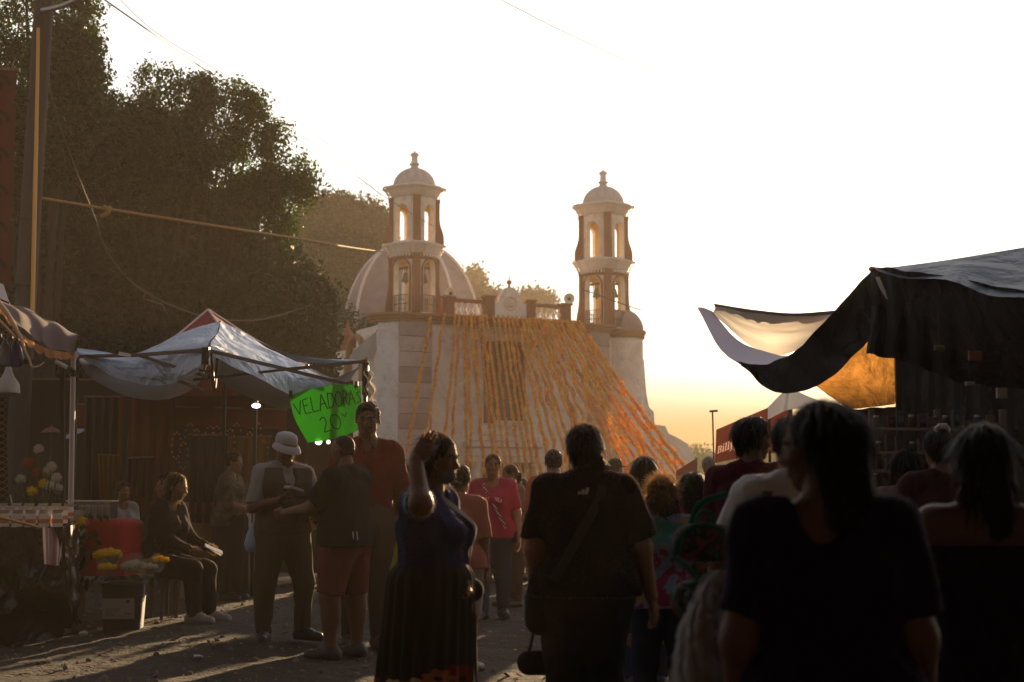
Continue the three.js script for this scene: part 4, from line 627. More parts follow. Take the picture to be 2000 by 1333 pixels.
  const gcard = sheet([[S(564, 772, 12.05), S(610, 760, 12.15), S(660, 752, 12.3), S(705, 754, 12.5)], [S(576, 818, 12), S(620, 812, 12.1), S(665, 803, 12.25), S(706, 798, 12.45)], [S(601, 865, 12.05), S(640, 860, 12.12), S(675, 850, 12.25), S(704, 838, 12.4)]], 24, 12, (p, u, v) => { p.z += 0.025 * Math.sin(v * 3.1 + u * 2); });
  const uv = gcard.attributes.uv; for (let i = 0; i < uv.count; i++) uv.setY(i, 1 - uv.getY(i)); part(s, 'card', std(1, 1, 1, 0.7, { map: ct, transmission: 0.5, thickness: 0, specularIntensity: 0.2, bumpMap: scaled(T.folds, 1), bumpScale: 0.02 }), flipUV(gcard)); for (const [x, y, d] of [[568, 770, 12.04], [696, 752, 12.42]]) part(s, 'clip', M.iron, box(0.03, 0.06, 0.02, ...S(x, y, d).toArray()));
}
// bulbs that are lit
function bulb(label, p, r, c, I, shape) { const t = thing('light_bulb', label, 'lamp', p), m = std(0.9, 0.9, 0.9, 0.5); m.emissive.setRGB(...c); part(t, 'bulb', m, shape ?? new THREE.SphereGeometry(r, 16, 10)); part(t, 'cap', M.darkSteel, new THREE.CylinderGeometry(r * 0.45, r * 0.5, r * 0.8, 10).translate(0, r * 1.35, 0)); part(t, 'flex', M2.wire, tube([V(0, r * 1.6, 0), V(0.01, r * 1.6 + 0.12, 0), V(0, r * 1.6 + 0.25, 0)], 0.005, 4)); const l = new THREE.PointLight(new THREE.Color().setRGB(...c.map((x) => x / Math.max(...c))), I); l.name = 'bulb'; l.castShadow = true; l.shadow.radius = 1; t.add(l); }
bulb('glowing white LED bulb under the tent left of the green card', at(500, 793, 13.4), 0.035, [1.4, 1.2, 1.5], 0.02, new THREE.SphereGeometry(0.042, 18, 10).scale(1, 0.55, 1)); bulb('larger glowing white bulb just under the green card', at(622, 863, 14.2), 0.034, [1.3, 1.15, 1.0], 0.02); bulb('smaller glowing warm bulb right of the bigger one under the green card', at(641, 864, 14.6), 0.02, [1.3, 1.05, 0.8], 0.01);
// red tent and the hung goods in the dark behind
{
  const t = thing('red_tent', 'red canopy with pale piping, its tip showing behind the blue-white tent', 'tent', V(-3.2, 0, -16)), o = t.position, L = (px, py, d) => at(px, py, d).sub(o), pk = L(406, 605, 16.5), c = [L(250, 715, 15), L(500, 715, 14.9), L(600, 712, 17.6), L(330, 700, 18.2)], red = cloth(0.186, 0.015, 0.019);
  for (let i = 0; i < 4; i++) { const a = c[i], b = c[(i + 1) % 4]; part(t, 'roof_panel', red, sheet([[pk, pk.clone().lerp(a, 0.5).add(V(0, -0.06, 0)), a], [pk.clone().add(V(0, -0.005, 0)), pk.clone().lerp(b, 0.5).add(V(0, -0.06, 0)), b]], 8, 8)); part(t, 'piping', std(0.5, 0.42, 0.45, 0.8), tube([pk, pk.clone().lerp(a, 0.5).add(V(0, -0.05, 0.01)), a], 0.014, 5)); part(t, 'valance', M2.darkRed, sheet([[a, b], [a.clone().add(V(0, -0.32, 0)), b.clone().add(V(0, -0.32, 0))]], 20, 4, (p, u, v) => { p.z += 0.03 * v * Math.sin(u * 30); })); part(t, 'leg', M.darkSteel, bar(V(a.x, 0.1, a.z), a, 0.035)); }
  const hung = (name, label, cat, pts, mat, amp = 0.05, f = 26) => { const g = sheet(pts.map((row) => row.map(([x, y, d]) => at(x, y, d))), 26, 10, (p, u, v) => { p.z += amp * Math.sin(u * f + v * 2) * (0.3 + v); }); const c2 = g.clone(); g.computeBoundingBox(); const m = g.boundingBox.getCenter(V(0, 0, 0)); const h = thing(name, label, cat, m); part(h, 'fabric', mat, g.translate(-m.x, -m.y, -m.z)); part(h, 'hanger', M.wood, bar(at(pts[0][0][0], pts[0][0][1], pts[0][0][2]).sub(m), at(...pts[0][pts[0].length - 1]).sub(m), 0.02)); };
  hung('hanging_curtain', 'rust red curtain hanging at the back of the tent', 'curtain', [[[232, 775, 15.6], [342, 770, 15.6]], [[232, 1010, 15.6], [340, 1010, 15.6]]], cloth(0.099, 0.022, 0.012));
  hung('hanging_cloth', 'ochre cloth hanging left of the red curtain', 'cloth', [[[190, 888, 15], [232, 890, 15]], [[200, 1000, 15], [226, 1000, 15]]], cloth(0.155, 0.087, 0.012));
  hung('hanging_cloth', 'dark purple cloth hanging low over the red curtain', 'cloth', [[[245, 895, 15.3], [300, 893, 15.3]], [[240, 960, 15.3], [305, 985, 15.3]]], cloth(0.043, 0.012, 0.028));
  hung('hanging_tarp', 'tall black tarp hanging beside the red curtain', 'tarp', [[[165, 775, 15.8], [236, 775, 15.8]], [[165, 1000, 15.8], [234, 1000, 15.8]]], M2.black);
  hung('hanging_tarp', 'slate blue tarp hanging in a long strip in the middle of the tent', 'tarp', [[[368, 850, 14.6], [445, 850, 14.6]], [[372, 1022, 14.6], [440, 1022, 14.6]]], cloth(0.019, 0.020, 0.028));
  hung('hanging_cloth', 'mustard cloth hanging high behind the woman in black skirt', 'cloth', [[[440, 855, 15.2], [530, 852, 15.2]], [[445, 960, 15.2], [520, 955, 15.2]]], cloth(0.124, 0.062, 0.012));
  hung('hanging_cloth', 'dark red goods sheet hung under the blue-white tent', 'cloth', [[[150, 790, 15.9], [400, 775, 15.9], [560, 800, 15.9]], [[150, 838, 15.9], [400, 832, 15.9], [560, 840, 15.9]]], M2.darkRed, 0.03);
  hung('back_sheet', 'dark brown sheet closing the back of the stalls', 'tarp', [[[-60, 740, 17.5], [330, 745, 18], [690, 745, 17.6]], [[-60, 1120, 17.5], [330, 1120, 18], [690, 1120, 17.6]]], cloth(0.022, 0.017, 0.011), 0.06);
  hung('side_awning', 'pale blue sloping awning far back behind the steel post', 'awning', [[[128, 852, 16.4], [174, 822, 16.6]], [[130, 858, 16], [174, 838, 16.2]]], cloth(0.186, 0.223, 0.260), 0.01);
  // a grid of small hung trinkets
  const r = random(31); for (let i = 0; i < 14; i++) { const p = at(345 + i * 13, 845 + 22 * Math.sin(i * 2), 15 + 0.3 * r()), h = thing('rosary', 'string of small beads hanging in the shade of the tent', 'trinket', p, 0, 'bead strings hung in the tent'), pts = Array.from({ length: 12 }, (_, k) => V(0.05 * Math.sin(k / 12 * 6.28), -0.14 + 0.14 * Math.cos(k / 12 * 6.28), 0)); part(h, 'beads', std(0.2 + 0.2 * r(), 0.12, 0.06, 0.5), ...pts.map((q) => new THREE.IcosahedronGeometry(0.011, 1).translate(q.x, q.y, q.z))).userData.kind = 'stuff'; }
  const u = thing('parasol', 'small faded pink parasol open far back behind the flowers', 'parasol', at(100, 842, 16.5)); part(u, 'canopy', cloth(0.155, 0.056, 0.050), lathe([[0.001, 0.05], [0.06, 0.03], [0.12, -0.02], [0.118, -0.025], [0.05, 0.015]], 10)); part(u, 'stick', M.wood, bar(V(0, -1.5, 0), V(0, 0.07, 0), 0.012));
}
// ornate red cloth at the upper left and the patterned post cloth below it
{
  const cv = document.createElement('canvas'); cv.width = 128; cv.height = 512; const c = cv.getContext('2d'); c.fillStyle = '#4a120a'; c.fillRect(0, 0, 128, 512); c.strokeStyle = '#170705'; c.lineWidth = 9; for (let i = 0; i < 6; i++) { c.beginPath(); c.arc(88, 45 + i * 86, 26, 0, 5); c.stroke(); c.beginPath(); c.arc(88, 45 + i * 86, 10, 2, 7); c.stroke(); c.beginPath(); c.moveTo(20, 20 + i * 86); c.quadraticCurveTo(70, 60 + i * 86, 24, 96 + i * 86); c.stroke(); } const ct = new THREE.CanvasTexture(cv); ct.colorSpace = THREE.SRGBColorSpace;
  const t = thing('wall_hanging', 'tall dark red hanging with black scrollwork behind the pole', 'hanging', at(-30, 350, 18.5)), o = t.position; part(t, 'fabric', std(1, 1, 1, 0.95, { map: ct }), flipUV(sheet([[at(-110, 128, 18.6).sub(o), at(34, 138, 18.4).sub(o)], [at(-110, 560, 18.6).sub(o), at(22, 565, 18.4).sub(o)]], 16, 16, (p, u) => { p.z += 0.03 * Math.sin(u * 14); }))); part(t, 'rod', M.wood, bar(at(-115, 126, 18.6).sub(o), at(38, 137, 18.4).sub(o), 0.05)); part(t, 'rope', M.wood, tube([at(20, 136, 18.45).sub(o), at(34, 100, 17.2).sub(o)], 0.01, 5));
  const w = thing('white_awning', 'corner of a pale awning poking in at the left above the maroon canopy', 'awning', at(0, 575, 14)), wo = w.position; part(w, 'fabric', cloth(0.45, 0.45, 0.47), sheet([[at(-60, 530, 14).sub(wo), at(6, 556, 14).sub(wo)], [at(-60, 560, 13.8).sub(wo), at(18, 592, 13.8).sub(wo)]], 8, 4)); part(w, 'edge_bar', M.darkSteel, bar(at(-60, 561, 13.78).sub(wo), at(18, 593, 13.78).sub(wo), 0.02));
  const net = tex(64, (u, v) => (Math.abs(((u + v) * 4 % 1) - 0.5) < 0.1 || Math.abs(((u - v + 2) * 4 % 1) - 0.5) < 0.1 ? [0.42, 0.36, 0.3] : [0.16, 0.05, 0.03]), { srgb: true }), n = thing('patterned_cloth', 'red and cream lattice cloth hanging at the left edge above the counter', 'cloth', at(0, 860, 12.8)), no = n.position; part(n, 'fabric', std(1, 1, 1, 0.95, { map: scaled(net, 1, 4) }), flipUV(sheet([[at(-60, 775, 12.8).sub(no), at(14, 775, 12.8).sub(no)], [at(-60, 990, 12.8).sub(no), at(12, 980, 12.8).sub(no)]], 8, 14, (p, u, v) => { p.z += 0.03 * Math.sin(u * 8 + v * 3); }))); part(n, 'rod', M.wood, bar(at(-60, 774, 12.8).sub(no), at(18, 774, 12.8).sub(no), 0.02));
}
// ---------------------------------------------------------------- dark tarpaulin stall on the right
{
  const t = thing('tarp_stall', 'big market stall under sagging dark tarpaulins at the right', 'stall', V(3, 0, -10)), o = t.position, L = (px, py, d) => at(px, py, d).sub(o), pk = L(1704, 527, 9.6);
  const dark = std(0.02, 0.019, 0.018, 0.75, { bumpMap: scaled(T.folds, 1.6), bumpScale: 0.07 }), blue = std(0.085, 0.125, 0.18, 0.55, { bumpMap: scaled(T.folds, 1.4), bumpScale: 0.05, map: scaled(T.blotch, 0.7) });
  const fan = (k, amp) => (p, u, v) => { p.z += amp * Math.sin(u * k) * (0.25 + v) * (1 - 0.3 * v); p.y += 0.02 * fbm(u * 7, v * 5, k); };
  // front slope, pale from the sky above
  part(t, 'roof', blue, sheet([[pk, L(1704, 525, 9.6), L(1712, 529, 9.5)], [L(1850, 508, 9.4), L(1855, 530, 9.0), L(1865, 556, 8.7)], [L(2010, 482, 9.2), L(2010, 530, 8.6), L(2010, 588, 8.0)], [L(2300, 440, 9), L(2300, 520, 8), L(2300, 640, 7.2)]], 40, 20, (p, u, v) => { p.y += 0.02 * Math.sin(v * 16 + u * 3) * u; }));
  // hanging front sheet, fanned in folds from the tied peak
  part(t, 'front_sheet', dark, sheet([[L(1704, 529, 9.62), L(1668, 566, 9.7), L(1600, 640, 9.8), L(1545, 690, 9.9), L(1490, 713, 10), L(1440, 706, 10.1)], [L(1712, 560, 9.6), L(1690, 610, 9.7), L(1640, 680, 9.8), L(1570, 728, 9.85), L(1500, 738, 9.95), L(1444, 710, 10.1)], [L(1716, 600, 9.6), L(1712, 650, 9.6), L(1672, 690, 9.7), L(1600, 752, 9.8), L(1520, 766, 9.9), L(1450, 716, 10.1)]], 60, 16, fan(40, 0.03)));
  part(t, 'front_sheet', dark, sheet([[L(1700, 524, 9.62), L(1760, 528, 9.25), L(1870, 545, 8.78), L(2010, 574, 8.1), L(2300, 620, 7.3)], [L(1702, 610, 9.58), L(1775, 640, 9.4), L(1870, 670, 9.1), L(2010, 690, 8.6), L(2300, 720, 8)], [L(1692, 690, 9.58), L(1770, 706, 9.5), L(1870, 745, 9.4), L(2010, 760, 9.2), L(2300, 790, 8.8)]], 70, 24, fan(46, 0.04)));
  part(t, 'pale_slit_strip', thin(0.95, 0.9, 0.8, 0.95), sheet([[L(1710, 541, 9.5), L(1718, 541, 9.5)], [L(1718, 562, 9.48), L(1728, 564, 9.48)], [L(1731, 584, 9.48), L(1735, 586, 9.48)]], 4, 10));  // pale strip laid on the dark sheet, standing in for a bright slit
  // awning bowl: near lip lilac, pale lit inside, dark far edge
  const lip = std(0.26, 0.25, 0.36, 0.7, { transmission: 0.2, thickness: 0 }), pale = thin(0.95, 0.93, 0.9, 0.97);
  part(t, 'awning_lip', lip, sheet([[L(1362, 601, 10.9), L(1372, 604, 10.9), L(1392, 612, 10.9)], [L(1382, 642, 10.6), L(1404, 650, 10.7), L(1430, 652, 10.9)], [L(1406, 678, 10.4), L(1436, 690, 10.5), L(1470, 680, 10.9)], [L(1444, 712, 10.2), L(1478, 714, 10.3), L(1510, 694, 10.8)], [L(1490, 734, 10.05), L(1530, 712, 10.1), L(1552, 690, 10.6)], [L(1560, 730, 9.95), L(1590, 676, 10), L(1600, 660, 10.4)]], 40, 12, (p, u, v) => { p.y += 0.015 * Math.sin(v * 11 + u * 2); }));
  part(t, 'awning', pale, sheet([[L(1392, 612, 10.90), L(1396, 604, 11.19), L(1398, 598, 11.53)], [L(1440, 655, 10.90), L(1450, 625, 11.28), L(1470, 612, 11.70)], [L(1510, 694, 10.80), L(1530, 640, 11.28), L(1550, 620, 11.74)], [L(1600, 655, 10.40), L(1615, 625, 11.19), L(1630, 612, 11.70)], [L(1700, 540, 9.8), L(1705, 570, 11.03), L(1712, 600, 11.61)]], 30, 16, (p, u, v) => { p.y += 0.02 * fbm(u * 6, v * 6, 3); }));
  part(t, 'awning_edge', cloth(0.09, 0.075, 0.07), sheet([[L(1394, 593, 11.56), L(1470, 605, 11.74), L(1550, 612, 11.78), L(1640, 606, 11.74)], [L(1400, 604, 11.5), L(1470, 626, 11.68), L(1550, 630, 11.72), L(1640, 620, 11.68)]], 30, 4, (p, u, v) => { p.y += 0.02 * v * noise3(u * 20, 2, 2); }));
  const litFadeMap = tex(128, (u, v) => { const a = fbm(u * 9 + v * 3, v * 5, 4, 4), b = Math.abs(fbm(u * 14 - v * 9, v * 12, 8, 3)), s = clamp(0.72 + 0.35 * a - 0.7 * Math.max(0, 0.16 - b) * 4 * 0.4, 0.06, 1) * (0.3 + 0.7 * smooth(1, 0.35, v) ); return [s, s, s]; });  // dark streaks, and a fade into shade towards the bottom painted in
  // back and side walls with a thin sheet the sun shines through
  part(t, 'lit_sheet', thin(0.62, 0.3, 0.07, 0.5, { map: litFadeMap, bumpMap: scaled(T.folds, 2), bumpScale: 0.04 }), flipUV(sheet([[L(1560, 700, 11.8), L(1690, 668, 11.6), L(1752, 664, 11.4)], [L(1590, 750, 11.8), L(1690, 740, 11.6), L(1750, 735, 11.4)], [L(1660, 800, 11.7), L(1710, 795, 11.6), L(1750, 790, 11.4)]], 40, 24, (p, u, v) => { p.z += 0.05 * fbm(u * 8, v * 11, 5); })));
  part(t, 'back_wall', dark, sheet([[L(1585, 800, 11.95), L(1752, 796, 11.6)], [L(1585, 1120, 11.95), L(1752, 1120, 11.6)]], 20, 12, fan(30, 0.03))); part(t, 'back_wall', dark, sheet([[L(1752, 560, 11.4), L(2300, 560, 10)], [L(1752, 1120, 11.4), L(2300, 1180, 10)]], 40, 12, fan(60, 0.03)));
  for (const [x, d, top] of [[1752, 11.3, 660], [2060, 8.2, 600], [2200, 10.2, 560]]) { const p = L(x, top, d); part(t, 'post', M.darkSteel, bar(V(p.x, 0, p.z), p, 0.04)); }
  part(t, 'knot', M2.rope, new THREE.SphereGeometry(0.026, 10, 8).scale(1, 0.7, 1).translate(...L(1704, 526, 9.58).toArray()));
  // shelves of goods inside
  const sh = thing('goods_shelf', 'dim shelves of small goods inside the dark stall at the right', 'shelf', V(0, 0, 0)), r = random(19), sp = (px, py, d) => at(px, py, d); for (const y of [838, 884, 920, 960]) part(sh, 'shelf_board', M.wood, bar(sp(1700, y, 10.9), sp(1960, y + 4, 10.3), 0.18, 0.02)); for (const x of [1702, 1830, 1958]) part(sh, 'upright', M.wood, bar(sp(x, 800, 10.95 - (x - 1700) / 430), V(sp(x, 960, 10.95 - (x - 1700) / 430).x, 0, -(10.95 - (x - 1700) / 430)), 0.04));
  const colours = [[0.05, 0.03, 0.02], [0.07, 0.05, 0.016], [0.016, 0.035, 0.04], [0.07, 0.014, 0.01], [0.07, 0.065, 0.06], [0.03, 0.018, 0.03]], where = ['top', 'second', 'third', 'lowest']; [838, 884, 920, 960].forEach((y, row) => { for (let i = 0; i < 11; i++) { const px = 1712 + i * 22 + 6 * r(), d = 10.85 - (px - 1700) / 430, p = sp(px, y, d), h = 0.06 + 0.07 * r(), b = i % 3 === 0; p.y += 0.012; const g = thing(b ? 'jar' : 'packet', (b ? 'small dim jar on the ' : 'small dim packet on the ') + where[row] + ' board of the goods shelf', b ? 'jar' : 'packet', p, 0.4 * r(), 'goods on the ' + where[row] + ' shelf board'), c = std(...colours[Math.floor(r() * 6)], 0.5); if (b) { part(g, 'jar_body', c, lathe([[0, 0], [0.028, 0], [0.03, h * 0.8], [0.02, h * 0.9], [0, h * 0.9]], 14)); part(g, 'lid', M.steel, new THREE.CylinderGeometry(0.022, 0.022, 0.015, 14).translate(0, h * 0.9 + 0.008, 0)); } else { part(g, 'packet_body', c, slab(0.06, h, 0.035, 0, h / 2, 0, 0.004)); part(g, 'packet_label', std(0.08, 0.075, 0.07, 0.6), box(0.04, h * 0.35, 0.002, 0, h * 0.5, 0.0195)); } } });
  for (const [px, py, w, h, c, lab] of [[1905, 695, 0.13, 0.09, [0.2, 0.08, 0.04], 'rust coloured packet hung high in the dark stall'], [1895, 750, 0.09, 0.04, [0.22, 0.22, 0.22], 'pale strip of packets hung in the dark stall'], [1957, 768, 0.1, 0.1, [0.3, 0.31, 0.3], 'white plastic tub hung at the right of the dark stall'], [1835, 680, 0.1, 0.05, [0.12, 0.09, 0.03], 'ochre packet hung beneath the tarp folds']]) { const b = thing('hung_packet', lab, 'packet', at(px, py, 8.45)); part(b, 'packet_body', std(...c, 0.5), slab(w * 0.62, h * 0.62, 0.03, 0, 0, 0, 0.006)); part(b, 'string', M2.wire, bar(V(0, h * 0.31, 0), V(0, h / 2 + 0.2, 0), 0.004)); }
}
// ---------------------------------------------------------------- things in the golden haze right of the church
{
  const cv = document.createElement('canvas'); cv.width = 512; cv.height = 256; const c = cv.getContext('2d'); c.fillStyle = '#5e2c22'; c.fillRect(0, 0, 512, 256); c.fillStyle = 'rgba(225,190,180,0.95)'; c.font = 'italic bold 74px serif'; c.save(); c.translate(14, 190); c.rotate(-0.1); c.fillText("Billy's", 0, 0); c.restore(); const ct = new THREE.CanvasTexture(cv); ct.colorSpace = THREE.SRGBColorSpace;
  const t = thing('shop_banner', 'red banner with pale script lettering sloping up beside the man in the cap', 'banner', at(1397, 838, 20)), o = t.position, L = (px, py, d) => at(px, py, d).sub(o), g = sheet([[L(1399, 840, 20), L(1450, 818, 19.8), L(1545, 778, 19.4)], [L(1396, 905, 20), L(1450, 895, 19.8), L(1545, 880, 19.4)]], 20, 8, (p, u, v) => { p.z += 0.02 * Math.sin(u * 9 + v * 3); }), uv = g.attributes.uv; for (let i = 0; i < uv.count; i++) uv.setY(i, 1 - uv.getY(i));
  part(t, 'fabric', std(1, 1, 1, 0.8, { map: ct, transmission: 0.35, thickness: 0 }), flipUV(g)); const f = L(1397, 900, 20.05); part(t, 'pole', M.wood, bar(V(f.x, -o.y, f.z), L(1392, 806, 20.05), 0.02)); part(t, 'pole_cap', M.wood, bar(L(1386, 804, 20.05), L(1402, 803, 20.05), 0.03)); part(t, 'pole', M.wood, bar(V(L(1545, 880, 19.45).x, -o.y, -19.45 - o.z), L(1545, 772, 19.45), 0.035));
  const w = thing('white_canopy', 'small sunlit white canopy rising behind the near woman, under the dark tarp', 'canopy', at(1560, 790, 18)), wo = w.position, Q = (px, py, d) => at(px, py, d).sub(wo); part(w, 'fabric', thin(0.75, 0.72, 0.66, 0.5), sheet([[Q(1500, 796, 18), Q(1540, 762, 18), Q(1580, 775, 18), Q(1640, 800, 18)], [Q(1500, 820, 16.6), Q(1545, 800, 16.6), Q(1590, 805, 16.6), Q(1640, 820, 16.6)]], 16, 6)); for (const x of [1502, 1540, 1638]) part(w, 'post', M.darkSteel, bar(V(Q(x, 800, 18).x, -wo.y, -18 - wo.z), Q(x, x === 1540 ? 764 : 797, 18), 0.03));
  const b = thing('tilted_board', 'thin reddish board held at a slant above the crowd', 'board', at(1340, 922, 16)), bo = b.position, B = (px, py, d) => at(px, py, d).sub(bo); part(b, 'board', cloth(0.3, 0.12, 0.08), sheet([[B(1321, 920, 16), B(1361, 895, 16.3)], [B(1320, 962, 16), B(1359, 945, 16.3)]], 4, 4, null, 0.012)); part(b, 'stick', M.wood, bar(B(1330, 1010, 16.1), B(1332, 935, 16.1), 0.025));
}
// pebbles on the street
{
  const r = random(55), geo = new THREE.IcosahedronGeometry(1, 1), n = 2600, im = new THREE.InstancedMesh(geo, M.stone, n), m = new THREE.Matrix4(), q = new THREE.Quaternion(), e = new THREE.Euler(); for (let i = 0; i < n; i++) { const d = lerp(7, 20, Math.pow(r(), 1.3)), x = (r() - 0.5) * d * 0.85, s = 0.006 + 0.018 * Math.pow(r(), 4); e.set(r() * 6, r() * 6, r() * 6); im.setMatrixAt(i, m.compose(V(x, ground(x, -d) + s * 0.2, -d), q.setFromEuler(e), V(s * 1.3, s * 0.7, s))); } im.name = 'pebbles'; im.castShadow = true; scene.add(tag(im, 'small pebbles strewn over the dirt street', 'pebbles', null, 'stuff'));
}

// scraps and fallen petals
{
  const r = random(91), q = new THREE.Quaternion(), e = new THREE.Euler(), m = new THREE.Matrix4(), scat = (name, label, geo, mat, n, d0, d1, w) => { const im = new THREE.InstancedMesh(geo, mat, n); for (let i = 0; i < n; i++) { const d = lerp(d0, d1, r()), x = (r() - 0.55) * d * w, s = 0.6 + 0.9 * r(); e.set((r() - 0.5) * 0.7, r() * 6, (r() - 0.5) * 0.7); im.setMatrixAt(i, m.compose(V(x, ground(x, -d) + 0.006, -d), q.setFromEuler(e), V(s, s, s))); } im.name = name; scene.add(tag(im, label, name, null, 'stuff')); };
  const bent = (w, h) => { const g = new THREE.PlaneGeometry(w, h, 4, 4).rotateX(-Math.PI / 2), p = g.attributes.position; for (let i = 0; i < p.count; i++) p.setY(i, 0.25 * w * noise3(p.getX(i) * 40, 2, p.getZ(i) * 40)); g.computeVertexNormals(); return g; };
  scat('petals', 'fallen marigold petals scattered over the dirt street', bent(0.018, 0.012), petalYellow, 500, 8, 22, 0.7); scat('litter', 'small pale paper scraps trodden into the dirt street', bent(0.05, 0.035), std(0.3, 0.28, 0.25, 0.9), 46, 8, 18, 0.75); scat('dry_leaves', 'dry brown leaves lying on the dirt street', bent(0.05, 0.02), std(0.1, 0.06, 0.03, 0.9), 260, 8, 18, 0.8);
  const c = at(385, 1318, 9.6), t = thing('paper_scrap', 'crumpled white paper scrap lying alone on the dirt in the left foreground', 'litter', V(c.x, ground(c.x, c.z) + 0.012, c.z)); part(t, 'paper', std(0.5, 0.48, 0.46, 0.9), (() => { const g = new THREE.IcosahedronGeometry(0.03, 2), p = g.attributes.position; for (let i = 0; i < p.count; i++) { const k = 0.7 + 0.5 * noise3(p.getX(i) * 60, p.getY(i) * 60, p.getZ(i) * 60); p.setXYZ(i, p.getX(i) * k * 1.4, p.getY(i) * k * 0.5, p.getZ(i) * k); } g.computeVertexNormals(); return g; })());
}

// ---------------------------------------------------------------- people: smooth bodies meshed from joints and radii
const cap = (a, b, ra, rb = ra, flat = 0) => ({ a, b, ra, rb, flat }), ell = (x, y, z, rx, ry, rz) => ({ c: V(x, y, z), r: V(rx, ry, rz) }), cut = (p) => ({ ...p, cut: true });
function distance(p, x, y, z) {
  if (p.c) { const kx = (x - p.c.x) / p.r.x, ky = (y - p.c.y) / p.r.y, kz = (z - p.c.z) / p.r.z, k = Math.sqrt(kx * kx + ky * ky + kz * kz); if (k < 1e-6) return -Math.min(p.r.x, p.r.y, p.r.z); const g = Math.sqrt((kx / p.r.x) ** 2 + (ky / p.r.y) ** 2 + (kz / p.r.z) ** 2); return k * (k - 1) / g; }
  const { a, b } = p, dx = b.x - a.x, dy = b.y - a.y, dz = b.z - a.z, l2 = dx * dx + dy * dy + dz * dz, q = ((x - a.x) * dx + (y - a.y) * dy + (z - a.z) * dz) / (l2 || 1), t = clamp(q, 0, 1), ex = x - a.x - dx * t, ey = y - a.y - dy * t, ez = z - a.z - dz * t;
  let d = Math.sqrt(ex * ex + ey * ey + ez * ez) - lerp(p.ra, p.rb, t);
  if (p.flat) d = Math.max(d, (q - 1) * Math.sqrt(l2));
  return d;
}
